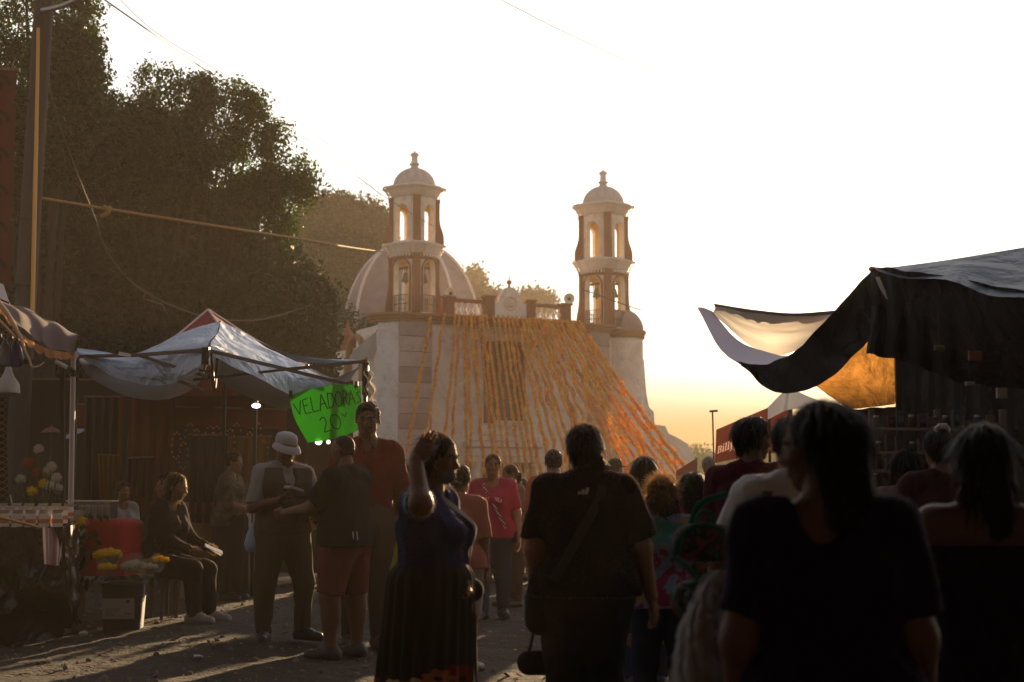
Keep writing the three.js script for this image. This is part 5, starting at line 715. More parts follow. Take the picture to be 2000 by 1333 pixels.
function skin3d(prims, cell, k, { clip = [], noise, lo: LO, hi: HI } = {}) {
  const lo = V(1e9, 1e9, 1e9), hi = V(-1e9, -1e9, -1e9), box3 = (p) => p.c ? [p.c.clone().sub(p.r), p.c.clone().add(p.r)] : [V(Math.min(p.a.x - p.ra, p.b.x - p.rb), Math.min(p.a.y - p.ra, p.b.y - p.rb), Math.min(p.a.z - p.ra, p.b.z - p.rb)), V(Math.max(p.a.x + p.ra, p.b.x + p.rb), Math.max(p.a.y + p.ra, p.b.y + p.rb), Math.max(p.a.z + p.ra, p.b.z + p.rb))];
  for (const p of prims) if (!p.cut) { const [a, b] = box3(p); lo.min(a); hi.max(b); }
  const pad = k + 2.5 * cell + (noise ? noise.amp : 0); lo.subScalar(pad); hi.addScalar(pad);
  const nx = Math.ceil((hi.x - lo.x) / cell) + 1, ny = Math.ceil((hi.y - lo.y) / cell) + 1, nz = Math.ceil((hi.z - lo.z) / cell) + 1, f = new Float32Array(nx * ny * nz).fill(4 * cell + k);
  for (const p of prims) {
    const [a, b] = box3(p), m = k + 2.5 * cell, i0 = Math.max(0, Math.floor((a.x - m - lo.x) / cell)), i1 = Math.min(nx - 1, Math.ceil((b.x + m - lo.x) / cell)), j0 = Math.max(0, Math.floor((a.y - m - lo.y) / cell)), j1 = Math.min(ny - 1, Math.ceil((b.y + m - lo.y) / cell)), k0 = Math.max(0, Math.floor((a.z - m - lo.z) / cell)), k1 = Math.min(nz - 1, Math.ceil((b.z + m - lo.z) / cell)), kk = p.k ?? k;
    for (let z = k0; z <= k1; z++) for (let y = j0; y <= j1; y++) for (let x = i0; x <= i1; x++) {
      const i = (z * ny + y) * nx + x, d = distance(p, lo.x + x * cell, lo.y + y * cell, lo.z + z * cell), o = f[i];
      if (p.cut) { const h = Math.max(kk - Math.abs(o + d), 0) / kk; f[i] = Math.max(o, -d) + h * h * kk * 0.25; } else { const h = Math.max(kk - Math.abs(o - d), 0) / kk; f[i] = Math.min(o, d) - h * h * kk * 0.25; }
    }
  }
  if (noise || clip.length) for (let z = 0; z < nz; z++) for (let y = 0; y < ny; y++) for (let x = 0; x < nx; x++) {
    const i = (z * ny + y) * nx + x, X = lo.x + x * cell, Y = lo.y + y * cell, Z = lo.z + z * cell;
    if (noise && f[i] < 0.12 && f[i] > -0.12) { const n = fbm(X * noise.f[0] + (noise.s ?? 0), Y * noise.f[1], Z * noise.f[2], 2); f[i] += noise.amp * (noise.crease ? 2.6 * Math.abs(n) - 0.9 + 0.8 * noise3(X * 5, Y * 3, Z * 5 + (noise.s ?? 0)) : 1.6 * n); }
    for (const c of clip) f[i] = Math.max(f[i], c(X, Y, Z));
  }
  const id = new Int32Array(nx * ny * nz).fill(-1), pos = [], nor = [], ix = [], at3 = (x, y, z) => (z * ny + y) * nx + x;
  const grad = (X, Y, Z) => { const x = clamp(Math.round(X), 1, nx - 2), y = clamp(Math.round(Y), 1, ny - 2), z = clamp(Math.round(Z), 1, nz - 2), i = at3(x, y, z); return [f[i + 1] - f[i - 1], f[i + nx] - f[i - nx], f[i + nx * ny] - f[i - nx * ny]]; };
  for (let z = 0; z < nz - 1; z++) for (let y = 0; y < ny - 1; y++) for (let x = 0; x < nx - 1; x++) {
    let sx = 0, sy = 0, sz = 0, n = 0, mask = 0;
    for (let c = 0; c < 8; c++) if (f[at3(x + (c & 1), y + (c >> 1 & 1), z + (c >> 2))] < 0) mask |= 1 << c;
    if (mask === 0 || mask === 255) continue;
    for (let c = 0; c < 8; c++) for (let b = 0; b < 3; b++) { const e = c | (1 << b); if (e === c) continue; if ((mask >> c & 1) === (mask >> e & 1)) continue; const fa = f[at3(x + (c & 1), y + (c >> 1 & 1), z + (c >> 2))], fb = f[at3(x + (e & 1), y + (e >> 1 & 1), z + (e >> 2))], t = fa / (fa - fb); sx += (c & 1) + (b === 0 ? t : 0); sy += (c >> 1 & 1) + (b === 1 ? t : 0); sz += (c >> 2) + (b === 2 ? t : 0); n++; }
    const px = x + sx / n, py = y + sy / n, pz = z + sz / n; id[at3(x, y, z)] = pos.length / 3; pos.push(lo.x + px * cell, lo.y + py * cell, lo.z + pz * cell);
    const g = grad(px, py, pz), l = Math.hypot(...g) || 1; nor.push(g[0] / l, g[1] / l, g[2] / l);
  }
  for (let z = 1; z < nz - 1; z++) for (let y = 1; y < ny - 1; y++) for (let x = 1; x < nx - 1; x++) {
    const i = at3(x, y, z), s = f[i] < 0;
    const quad = (a, b, c, d, flip) => { if (a < 0 || b < 0 || c < 0 || d < 0) return; if (flip) ix.push(a, c, b, a, d, c); else ix.push(a, b, c, a, c, d); };
    if (s !== f[i + 1] < 0) quad(id[at3(x, y - 1, z - 1)], id[at3(x, y, z - 1)], id[at3(x, y, z)], id[at3(x, y - 1, z)], !s);
    if (s !== f[i + nx] < 0) quad(id[at3(x - 1, y, z - 1)], id[at3(x - 1, y, z)], id[at3(x, y, z)], id[at3(x, y, z - 1)], !s);
    if (s !== f[i + nx * ny] < 0) quad(id[at3(x - 1, y - 1, z)], id[at3(x, y - 1, z)], id[at3(x, y, z)], id[at3(x - 1, y, z)], !s);
  }
  const g = new THREE.BufferGeometry(); g.setAttribute('position', new THREE.Float32BufferAttribute(pos, 3)); g.setAttribute('normal', new THREE.Float32BufferAttribute(nor, 3)); g.setIndex(ix);
  return g;
}
// head: one unit from chin to crown, facing +z
function headShape(male) {
  const w = male ? 1.04 : 1, P = [ell(0, 0.12, -0.05, 0.335 * w, 0.385, 0.41), ell(0, -0.12, 0.08, 0.265 * w, 0.37, 0.3), ell(0, -0.385, 0.2, male ? 0.16 : 0.13, 0.115, 0.13), ell(-0.17, -0.27, 0.05, 0.09 * w, 0.16, 0.16), ell(0.17, -0.27, 0.05, 0.09 * w, 0.16, 0.16), ell(-0.15, -0.1, 0.25, 0.1, 0.1, 0.1), ell(0.15, -0.1, 0.25, 0.1, 0.1, 0.1),
    { ...cap(V(-0.14, 0.065, 0.335), V(0.14, 0.065, 0.335), male ? 0.05 : 0.04), k: 0.06 }, cut({ ...ell(-0.13, -0.005, 0.42, 0.085, 0.055, 0.08), k: 0.05 }), cut({ ...ell(0.13, -0.005, 0.42, 0.085, 0.055, 0.08), k: 0.05 }),
    { ...cap(V(0, 0.03, 0.36), V(0, -0.135, 0.45), 0.034, male ? 0.056 : 0.05), k: 0.04 }, { ...ell(-0.05, -0.15, 0.4, 0.042, 0.035, 0.045), k: 0.025 }, { ...ell(0.05, -0.15, 0.4, 0.042, 0.035, 0.045), k: 0.025 },
    { ...cap(V(-0.075, -0.245, 0.355), V(0.075, -0.245, 0.355), 0.026), k: 0.03 }, { ...cap(V(-0.065, -0.29, 0.352), V(0.065, -0.29, 0.352), 0.03), k: 0.03 }, cut({ ...cap(V(-0.09, -0.267, 0.4), V(0.09, -0.267, 0.4), 0.012), k: 0.012 }),
    { ...ell(-0.345 * w, -0.03, -0.03, 0.028, 0.105, 0.062), k: 0.02 }, { ...ell(0.345 * w, -0.03, -0.03, 0.028, 0.105, 0.062), k: 0.02 }, cap(V(0, -0.3, -0.05), V(0, -0.62, -0.1), 0.21, 0.22)];
  return skin3d(P, 0.021, 0.09);
}
const HEADS = { m: headShape(true), f: headShape(false) };
function handShape(curl, thumbIn) {   // wrist at the origin, fingers along +y, palm towards +z, thumb on +x
  const P = []; for (const [x, l, r] of [[0.16, 0.4, 0.052], [0.055, 0.46, 0.054], [-0.05, 0.42, 0.051], [-0.15, 0.32, 0.045]]) { P.push({ ...cap(V(x * 0.55, 0.06, 0), V(x, 0.47, 0), 0.085, 0.068), k: 0.06 }); let p = V(x, 0.47, 0), a = 0; [0.45, 0.32, 0.23].forEach((s, i) => { a += curl * [0.5, 1, 0.8][i] * (1 + x * -0.5); const q = p.clone().add(V(x * 0.06, Math.cos(a) * l * s, Math.sin(a) * l * s)); P.push({ ...cap(p, q, r - i * 0.005, r - 0.006 - i * 0.005), k: 0.014 }); p = q; }); }
  P.push({ ...cap(V(0.06, 0.08, 0.03), V(0.2, 0.26, 0.06 + thumbIn), 0.085, 0.068), k: 0.06 }, { ...cap(V(0.2, 0.26, 0.06 + thumbIn), V(0.26 - thumbIn, 0.42, 0.1 + thumbIn), 0.062, 0.056), k: 0.03 }, { ...cap(V(0.26 - thumbIn, 0.42, 0.1 + thumbIn), V(0.26 - thumbIn * 1.6, 0.54, 0.13 + thumbIn), 0.055, 0.045), k: 0.02 });
  return skin3d(P, 0.027, 0.03);
}
const HANDS = { relaxed: handShape(0.38, 0.02), grip: handShape(1.35, 0.08), flat: handShape(0.1, 0) };
const mirrored = (g) => { const c = g.clone(), p = c.attributes.position, n = c.attributes.normal; for (let i = 0; i < p.count; i++) { p.setX(i, -p.getX(i)); n.setX(i, -n.getX(i)); } const x = c.index.array; for (let i = 0; i < x.length; i += 3) { const t = x[i]; x[i] = x[i + 1]; x[i + 1] = t; } return c; };
const SKIN = { mid: std(0.165, 0.077, 0.044, 0.6), dark: std(0.11, 0.048, 0.028, 0.6), light: std(0.27, 0.14, 0.085, 0.6) };
const HAIR = std(0.008, 0.006, 0.0045, 0.6, { sheen: 0.0001, specularIntensity: 0.25 }), HAIRGREY = std(0.12, 0.11, 0.1, 0.7), WISP = thin(0.75, 0.42, 0.18, 0.75), EYEMAT = std(1, 1, 1, 0.2, { vertexColors: true });
const eyeGeo = (() => { const w = new THREE.SphereGeometry(0.05, 14, 10).scale(1, 0.7, 1), i = new THREE.SphereGeometry(0.03, 12, 8).scale(1, 1, 0.5).translate(0, 0, 0.043), paint = (g, v) => g.setAttribute('color', new THREE.BufferAttribute(new Float32Array(g.attributes.position.count * 3).fill(v), 3)); paint(w, 0.22); paint(i, 0.01); return join([w, i]); })();
function hairShape(style, len, seed) {
  const N = { amp: 0.016, f: [16, 3, 16], s: seed }, base = (r) => ell(0, 0.14, -0.075, 0.36 * r, 0.395 * r, 0.43 * r), face = cut({ ...ell(0, -0.16, 0.4, 0.285, 0.44, 0.34), k: 0.05 }), P = [base(1)], clip = [];
  if (style === 'short') { P[0] = base(1.03); P.push(ell(0, 0.36, 0.1, 0.27, 0.19, 0.28), ell(0, -0.1, -0.2, 0.3, 0.26, 0.27), cut({ ...ell(0, -0.16, 0.44, 0.31, 0.5, 0.36), k: 0.04 })); clip.push((x, y, z) => -0.22 - y + 0.45 * Math.max(0, z + 0.05)); N.f = [14, 9, 14]; N.amp = 0.036; }
  if (style === 'crop') { P[0] = base(0.955); P.push(ell(0, -0.1, -0.19, 0.275, 0.22, 0.25), cut({ ...ell(0, -0.1, 0.4, 0.3, 0.55, 0.36), k: 0.05 })); clip.push((x, y, z) => -0.2 - y + 0.6 * Math.max(0, z + 0.05)); N.f = [40, 40, 40]; N.amp = 0.008; }
  if (style === 'long') { for (const s of [-1, 1]) P.push(cap(V(0.24 * s, 0.1, -0.16), V(0.27 * s, -0.5, -0.2), 0.16, 0.13), cap(V(0.27 * s, -0.5, -0.2), V(0.22 * s, -0.5 - len, -0.34), 0.15, 0.1)); P.push(cap(V(0, 0.1, -0.3), V(0, -0.5, -0.34), 0.22, 0.2), cap(V(0, -0.5, -0.34), V(0.02, -0.5 - len * 1.1, -0.4), 0.22, 0.14), face); N.amp = 0.03; N.f = [13, 1.6, 13]; }
  if (style === 'tail') { P.push(ell(0, -0.08, -0.2, 0.27, 0.24, 0.25), cap(V(0, 0.08, -0.46), V(0, -0.1, -0.6), 0.09, 0.12), cap(V(0, -0.1, -0.6), V(0, -0.3 - len, -0.52), 0.13, 0.05), face); N.amp = 0.022; }
  if (style === 'sidetail') { P.push(ell(0, -0.05, -0.2, 0.3, 0.28, 0.27), ell(0.02, 0.12, -0.36, 0.26, 0.2, 0.18), cap(V(-0.2, -0.12, -0.36), V(-0.3, -0.3, -0.36), 0.13, 0.14), cap(V(-0.3, -0.3, -0.36), V(-0.3, -0.62, -0.3), 0.14, 0.07), face); N.amp = 0.04; N.f = [10, 10, 10]; }
  if (style === 'bun') { P.push(ell(0, -0.06, -0.2, 0.27, 0.24, 0.25), ell(0, 0.25, -0.46, 0.16, 0.16, 0.14), face); N.amp = 0.02; }
  if (style === 'curly') { P[0] = base(1.06); for (let i = 0; i < 14; i++) { const a = i / 14 * 6.28; P.push(ell(0.33 * Math.sin(a) * (Math.cos(a) > 0.5 ? 1.05 : 1), -0.2 - 0.25 * len * (0.6 + 0.4 * Math.sin(i * 5)), -0.1 + 0.3 * Math.cos(a) * (Math.cos(a) > 0 ? 0.5 : 1), 0.15, 0.2 + len * 0.2, 0.14)); } P.push(cut({ ...ell(0, -0.16, 0.4, 0.25, 0.42, 0.34), k: 0.05 })); N.amp = 0.075; N.f = [7, 6, 7]; }
  return skin3d(P, 0.026, 0.08, { noise: N, clip });
}
function wisps(style, len, n, seed) {   // loose hairs standing off the head, where the low sun catches them
  const r = random(seed), pos = [], nor = [], ix = [];
  for (let i = 0; i < n; i++) {
    const a = r() * 6.283, el2 = -0.5 + 1.9 * Math.pow(r(), 0.8), d = V(Math.cos(el2) * Math.sin(a), Math.sin(el2), Math.cos(el2) * Math.cos(a)); if (d.z > 0.35 && d.y < 0.55) continue;
    let p = V(d.x * 0.35, 0.13 + d.y * 0.38, -0.075 + d.z * 0.42), v = V(d.x * 0.7 + (r() - 0.5) * 0.9, d.y * 0.5 + (r() - 0.5) * 0.8, d.z * 0.7 + (r() - 0.5) * 0.9), L2 = style === 'curly' ? 0.26 + r() * 0.16 : 0.05 + r() * 0.09, w = 0.0045 + 0.005 * r(); const low = (style === 'long' || style === 'curly') && r() < 0.5; if (low) { L2 = 0.12 + r() * 0.16; p = V(0.3 * Math.sin(a), -0.1 - r() * len, -0.2 + 0.2 * Math.cos(a) * (Math.cos(a) > 0 ? 0.4 : 1)); v = V(Math.sin(a) * 0.8, -0.5 + 0.5 * (r() - 0.5), Math.cos(a) * 0.5); }
    v.normalize(); const side = V(-v.z, 0.2 * (r() - 0.5), v.x).normalize(), curl = (r() - 0.5) * (style === 'curly' ? 3 : 1.2), k0 = pos.length / 3;
    for (let s = 0; s <= 5; s++) { const t = s / 5; pos.push(p.x - side.x * w * (1 - t * 0.8), p.y - side.y * w, p.z - side.z * w * (1 - t * 0.8), p.x + side.x * w * (1 - t * 0.8), p.y + side.y * w, p.z + side.z * w * (1 - t * 0.8)); nor.push(d.x, d.y, d.z, d.x, d.y, d.z); p = p.clone().addScaledVector(v, L2 / 5); v.y -= 0.16; v.addScaledVector(side, curl * 0.2).normalize(); if (s < 5) { const q = k0 + s * 2; ix.push(q, q + 1, q + 2, q + 1, q + 3, q + 2); } }
  }
  const g = new THREE.BufferGeometry(); g.setAttribute('position', new THREE.Float32BufferAttribute(pos, 3)); g.setAttribute('normal', new THREE.Float32BufferAttribute(nor, 3)); g.setIndex(ix); return g;
}
const LINT = thin(0.17, 0.11, 0.07, 0.75), LINTSKIN = thin(0.5, 0.3, 0.17, 0.7);
// the down on skin and cloth: short single fibres standing off a surface
function fibres(g, n, d, seed, yMin) {
  const r = random(Math.round(seed * 7)), p = g.attributes.position, q = g.attributes.normal, N = p.count, pos = [], nor = [], w = 0.00011 * d + 0.0002, L2 = 0.0028 + 0.00075 * d;
  for (let i = 0; i < n; i++) { const k = Math.floor(r() * N); if (p.getY(k) < yMin) continue; const x = p.getX(k) + (r() - 0.5) * 0.012, y = p.getY(k) + (r() - 0.5) * 0.012, z = p.getZ(k) + (r() - 0.5) * 0.012, nx = q.getX(k), ny = q.getY(k), nz = q.getZ(k), l = L2 * (0.5 + r()), dx = nx + (r() - 0.5) * 0.9, dy = ny + (r() - 0.5) * 0.9, dz = nz + (r() - 0.5) * 0.9, a = r() * 6.3, sx = w * Math.cos(a), sz = w * Math.sin(a), sy = w * (r() - 0.5); pos.push(x - nx * 0.004 - sx, y - ny * 0.004 - sy, z - nz * 0.004 - sz, x - nx * 0.004 + sx, y - ny * 0.004 + sy, z - nz * 0.004 + sz, x + dx * l, y + dy * l, z + dz * l); for (let j = 0; j < 3; j++) nor.push(nx, ny, nz); }
  const o = new THREE.BufferGeometry(); o.setAttribute('position', new THREE.Float32BufferAttribute(pos, 3)); o.setAttribute('normal', new THREE.Float32BufferAttribute(nor, 3)); return o;
}
// single strands laid down along a head of hair (in the head's own units)
function strands(g, n, len, w, seed) {
  const r = random(seed), p = g.attributes.position, q = g.attributes.normal, N = p.count, pos = [], nor = [], ix = [];
  for (let i = 0; i < n; i++) {
    const k = Math.floor(r() * N), nn = V(q.getX(k), q.getY(k), q.getZ(k)), x = V(p.getX(k), p.getY(k), p.getZ(k)); if (x.z > 0.02 + 0.3 * Math.max(0, x.y)) continue;
    x.addScaledVector(nn, 0.004 + 0.02 * r()); const d = V(x.x * 0.3 + 0.2 * (r() - 0.5), -1, -0.4 * Math.max(0, x.y) + 0.15 * (r() - 0.5)); d.addScaledVector(nn, -d.dot(nn)).normalize();
    const s = d.clone().cross(nn).normalize().multiplyScalar(w * (0.5 + r())), a = pos.length / 3, L2 = len * (0.4 + r()); if (Math.abs(s.x) > 9) continue;
    for (let j = 0; j <= 4; j++) { const f = j === 4 ? 0.1 : 1; pos.push(x.x - s.x * f, x.y - s.y * f, x.z - s.z * f, x.x + s.x * f, x.y + s.y * f, x.z + s.z * f); nor.push(nn.x, nn.y, nn.z, nn.x, nn.y, nn.z); x.addScaledVector(d, L2 / 4).addScaledVector(nn, -0.012 * j * (x.y > -0.3 ? 1 : 0.2) + 0.012 * (r() - 0.5)); if (j < 4) { const b = a + j * 2; ix.push(b, b + 1, b + 2, b + 1, b + 3, b + 2); } }
  }
  const o = new THREE.BufferGeometry(); o.setAttribute('position', new THREE.Float32BufferAttribute(pos, 3)); o.setAttribute('normal', new THREE.Float32BufferAttribute(nor, 3)); o.setIndex(ix); return o;
}
const HAIRCACHE = {}, hairOf = (s, l) => HAIRCACHE[s + l] ??= hairShape(s, l, Object.keys(HAIRCACHE).length);
const wear = (r, g, b, o = {}) => std(r, g, b, 0.95, { bumpMap: scaled(T.weave, 8), bumpScale: 0.0008, specularIntensity: 0.15, sheen: 0.0001, ...o });
const SHOE = std(0.015, 0.014, 0.013, 0.5), SHOEWHITE = std(0.22, 0.21, 0.2, 0.7);
// px, top: where the crown of the head is seen; d: how far; yaw: 0 faces the camera, 90 faces right, 180 away
function person(label, { px, top, d, yaw = 180, g = 1, male = false, skin = SKIN.mid, head = {}, lean = 0, L = {}, R = {}, shirt, sleeve = 0.55, hem = 0.5, loose = 0.012, pants, pantsTo = 1, skirt, hair = 'short', hairLen = 0.8, hairMat = HAIR, fuzz = 120, shoes = SHOE, seat, cell, face = false, group, neckLow = 0, height, collar, lint = 0, folds = 1 }) {
  const c = at(px, top, d), gy = ground(c.x, c.z), H = height ?? (c.y - gy) / 1.012, t = thing('person', label, 'person', V(c.x, gy, c.z), yaw * Math.PI / 180, group), u = H, cs = cell ?? clamp(d * 0.0013, 0.008, 0.016), drop = seat ? 0.51 * H - seat : 0;
  const at0 = (x, y, z) => { const yy = y - 0.53, cy = Math.cos(lean), sy = Math.sin(lean); return yy > 0 ? V(x * u, (0.53 + yy * cy) * u - z * u * sy - drop, (z * cy + yy * sy) * u) : V(x * u, y * u - drop, z * u); }, dir = (v) => V(...v).normalize();
  const sh = 0.1 * (0.72 + 0.28 * g) * (male ? 1.1 : 1), J = {}; for (const [k, s, o] of [['L', 1, L], ['R', -1, R]]) {
    const S = at0(sh * s, 0.806, -0.005), ua = dir(o.up ?? [0.16 * s * (0.6 + 0.4 * g), -1, -0.02]), fa = dir(o.fore ?? [0.06 * s, -1, 0.16]), E = S.clone().addScaledVector(ua, 0.168 * u), W = E.clone().addScaledVector(fa, 0.145 * u), hipx = 0.05 * (0.7 + 0.3 * g);
    const Hp = at0(hipx * s, 0.51, 0), th = dir(o.thigh ?? [0.03 * s, -1, 0.0]), si = dir(o.shin ?? [0, -1, -0.02]), K = Hp.clone().addScaledVector(th, 0.235 * u), A = K.clone().addScaledVector(si, 0.232 * u); J[k] = { S, E, W, fa, Hp, K, A, s, foot: dir(o.foot ?? [0.25 * s, 0, 1]), palm: o.palm, hand: o.hand ?? 'relaxed', handDir: o.handDir };
  }
  const gg = 0.62 + 0.38 * g, torso = (o) => [cap(at0(-0.042 * gg, 0.525, -0.012), at0(0.042 * gg, 0.525, -0.012), 0.08 * gg * u * (male ? 0.94 : 1.04) + o), cap(at0(-0.03 * gg, 0.6, 0.004), at0(0.03 * gg, 0.6, 0.004), 0.07 * g * u + o), cap(at0(-0.034 * gg, 0.66, 0.004), at0(0.034 * gg, 0.66, 0.004), 0.068 * g * u + o), cap(at0(-0.052 * gg, 0.735, -0.002), at0(0.052 * gg, 0.735, -0.002), 0.066 * gg * u + o), cap(at0(-sh * 0.86, 0.8, -0.006), at0(sh * 0.86, 0.8, -0.006), 0.035 * gg * u + o), ...[-1, 1].map((q) => cap(at0(0.012 * q, 0.838, -0.012), at0(sh * 0.85 * q, 0.806, -0.008), 0.026 * gg * u + o * 0.8, 0.03 * gg * u + o)), ...(male ? [] : [-1, 1].map((s) => ({ c: at0(0.042 * s * gg, 0.722, 0.062 * gg), r: V(1, 1, 1).multiplyScalar(0.034 * gg * u + o) })))];
  const arm = (j, o, to = 1, flat = 0) => { const e = j.S.clone().lerp(j.E, Math.min(1, to * 1.9)), a = [cap(j.S, e, 0.034 * gg * u + o, 0.028 * gg * u + o * (flat ? 1.7 : 1), flat && to * 1.9 <= 1 ? 1 : 0)]; if (to * 1.9 > 1) a.push(cap(j.E, j.E.clone().lerp(j.W, Math.min(1, (to * 1.9 - 1) / 0.9)), 0.028 * gg * u + o, 0.0185 * u + o, flat)); return a; };
  const leg = (j, o, to = 1, flat = 0) => { const k = j.Hp.clone().lerp(j.K, Math.min(1, to * 2)), a = [cap(j.Hp, k, 0.066 * gg * u + o, lerp(0.066, 0.041, Math.min(1, to * 2)) * gg * u + o, flat && to <= 0.5 ? 1 : 0)]; if (to > 0.5) { a.push(cap(j.K, j.K.clone().lerp(j.A, Math.min(1, (to - 0.5) * 2)), 0.041 * gg * u + o, 0.026 * u + o, flat)); if (!flat) a.push({ c: j.K.clone().lerp(j.A, 0.3).add(V(0, 0, -0.01 * u)), r: V(0.036 * gg * u, 0.07 * u, 0.038 * gg * u) }); } return a; };
  // head
  const Hc = at0(0, 0.931, 0.02), hm = new THREE.Matrix4().makeRotationFromEuler(new THREE.Euler(head.pitch ?? 0, head.yaw ?? 0, head.tilt ?? 0, 'YXZ')).scale(V(1, 1, 1).multiplyScalar((head.size ?? 1) * Math.max(0.134 * u, 0.19 * Math.pow(u / 1.5, 0.5)))).setPosition(Hc);
  if (H < 1.45) Hc.y -= 0.008;
  const parts = [skin3d([...torso(-0.004), cap(at0(0, 0.79, -0.008), at0(0, 0.885, 0.004), 0.037 * u * (male ? 1.12 : 1), 0.031 * u * (male ? 1.15 : 1)), ...['L', 'R'].flatMap((k) => [...arm(J[k], 0), ...leg(J[k], 0), cap(J[k].A, J[k].A.clone().addScaledVector(J[k].foot, 0.085 * u).add(V(0, -0.022 * u, 0)), 0.024 * u, 0.017 * u)])], cs, 0.022 * u), HEADS[male ? 'm' : 'f'].clone().applyMatrix4(hm)];
  for (const k of ['L', 'R']) { const j = J[k], y = dir(j.handDir ?? j.fa.toArray()), p = V(...(j.palm ?? [-j.s, 0, 0.25])), z = p.addScaledVector(y, -p.dot(y)).normalize(), x = y.clone().cross(z), m = new THREE.Matrix4().makeBasis(x, y, z).scale(V(1, 1, 1).multiplyScalar(0.105 * u)).setPosition(j.W.clone().addScaledVector(j.fa, -0.006 * u)), base = HANDS[j.hand], thumbFront = x.z * 1 + x.y * 0.3 > 0; parts.push((thumbFront ? base : mirrored(base)).clone().applyMatrix4(m)); j.grip = j.W.clone().addScaledVector(y, 0.055 * u).addScaledVector(z, 0.02 * u); }
  const bodyMesh = mesh('body', parts, skin, t); let shirtMesh;
  const fold = (amp, f, s) => ({ amp, f, s, crease: true });
  let shirtPrims = torso(loose);
  if (shirt) { shirtPrims = [...torso(loose), ...(sleeve > 0 ? ['L', 'R'].flatMap((k) => arm(J[k], loose * 0.9, sleeve, 1)) : [])]; if (hem < 0.53) shirtPrims.push(cap(at0(-0.042 * gg, 0.545, -0.012), at0(0.042 * gg, 0.545, -0.012), 0.088 * gg * u + loose), cap(at0(-0.042 * gg, hem - 0.02, -0.012), at0(0.042 * gg, hem - 0.02, -0.012), 0.09 * gg * u + loose)); const hy = at0(0, hem, 0).y, ny = at0(0, 0.832 - neckLow, 0).y; if (collar) shirtPrims.push({ ...cap(at0(0, 0.82, -0.006), at0(0, 0.857, -0.006), 0.05 * u, 0.046 * u, 1), k: 0.01 }); if (sleeve > 0) shirtPrims.push({ ...cut(cap(at0(0, 0.822, 0.008), at0(0, 0.96, 0.02), (collar ? 0.036 : 0.044 + neckLow) * u)), k: 0.008 }); shirtMesh = part(t, 'shirt', shirt, skin3d(shirtPrims, cs * 0.9, 0.02 * u, { clip: [(x, y) => hy - y, ...(sleeve > 0 ? [] : [(x, y) => y - ny])], noise: fold(0.011 * folds, [11, 5, 11], px) })); }
  if (pants) { const wy = at0(0, hem < 0.53 ? 0.575 : 0.6, 0).y; part(t, pantsTo < 0.6 ? 'shorts' : 'trousers', pants, skin3d([cap(at0(-0.042 * gg, 0.525, -0.012), at0(0.042 * gg, 0.525, -0.012), 0.082 * gg * u * (male ? 0.96 : 1.04) + 0.006), cap(at0(-0.03 * gg, 0.59, 0), at0(0.03 * gg, 0.59, 0), 0.07 * g * u + 0.006), ...['L', 'R'].flatMap((k) => leg(J[k], pantsTo < 0.6 ? 0.022 : 0.012, pantsTo, 1))], cs * 0.9, 0.02 * u, { clip: [(x, y) => y - wy], noise: fold(0.01, [10, 7, 10], px + 5) })); }
  if (skirt) { const { mat, to = 0.05, spread = 0.2, pleats = 18, back = 0, waist = 0.625 } = skirt, N = 160, K = 40, pos = [], uv = [], ix = [], y0 = at0(0, waist, 0).y, y1 = to * u; for (let j = 0; j <= K; j++) for (let i = 0; i <= N; i++) { const s = j / K, a = i / N * 2 * Math.PI, hip = smooth(0, 0.16, s), rad = lerp(0.076 * g * u + 0.012, lerp(0.122 * gg * u, spread * u, smooth(0.1, 1, s) * 0.9 + 0.1 * s), hip), pl = 1 + (0.015 + 0.06 * s) * (1 + Math.sin(a * pleats + 0.8 * Math.sin(s * 3 + a * 2))) * hip + 0.03 * s * fbm(Math.cos(a) * 2, s * 2, Math.sin(a) * 2); pos.push(Math.sin(a) * rad * pl * 1.12, lerp(y0, y1, s) + (j === K ? 0.01 * Math.sin(a * 5) : 0), Math.cos(a) * rad * pl * 0.92 - back * s * u); uv.push(i / N, s); } for (let j = 0; j < K; j++) for (let i = 0; i < N; i++) { const a = j * (N + 1) + i; ix.push(a, a + N + 1, a + 1, a + 1, a + N + 1, a + N + 2); } const q = new THREE.BufferGeometry(); q.setAttribute('position', new THREE.Float32BufferAttribute(pos, 3)); q.setAttribute('uv', new THREE.Float32BufferAttribute(uv, 2)); q.setIndex(ix); q.computeVertexNormals(); part(t, 'skirt', mat, flipUV(q)); part(t, 'waistband', M2.black, lathe([[0.08 * g * u + 0.012, y0 - 0.035], [0.081 * g * u + 0.016, y0 - 0.03], [0.08 * g * u + 0.016, y0 + 0.012], [0.078 * g * u + 0.01, y0 + 0.015]], 40).scale(1.14, 1, 0.93)); }
  for (const k of ['L', 'R']) { const j = J[k], a = j.A, h = a.clone().addScaledVector(j.foot, -0.018 * u).add(V(0, -0.022 * u, 0)), to = a.clone().addScaledVector(j.foot, 0.1 * u).add(V(0, -0.027 * u, 0)), fl = Math.min(h.y - 0.026 * u, to.y - 0.02 * u) + 0.004; part(t, 'shoe', shoes, skin3d([cap(h, to, 0.029 * u, 0.025 * u), cap(h, h.clone().lerp(to, 0.55).add(V(0, 0.012 * u, 0)), 0.03 * u, 0.027 * u), cap(h.clone().add(V(0, 0.01, 0)), a.clone().add(V(0, 0.012 * u, 0)), 0.03 * u, 0.03 * u)], Math.min(cs, 0.009), 0.015 * u, { clip: [(x, y) => fl - y] })); }
  const S = new THREE.Group();
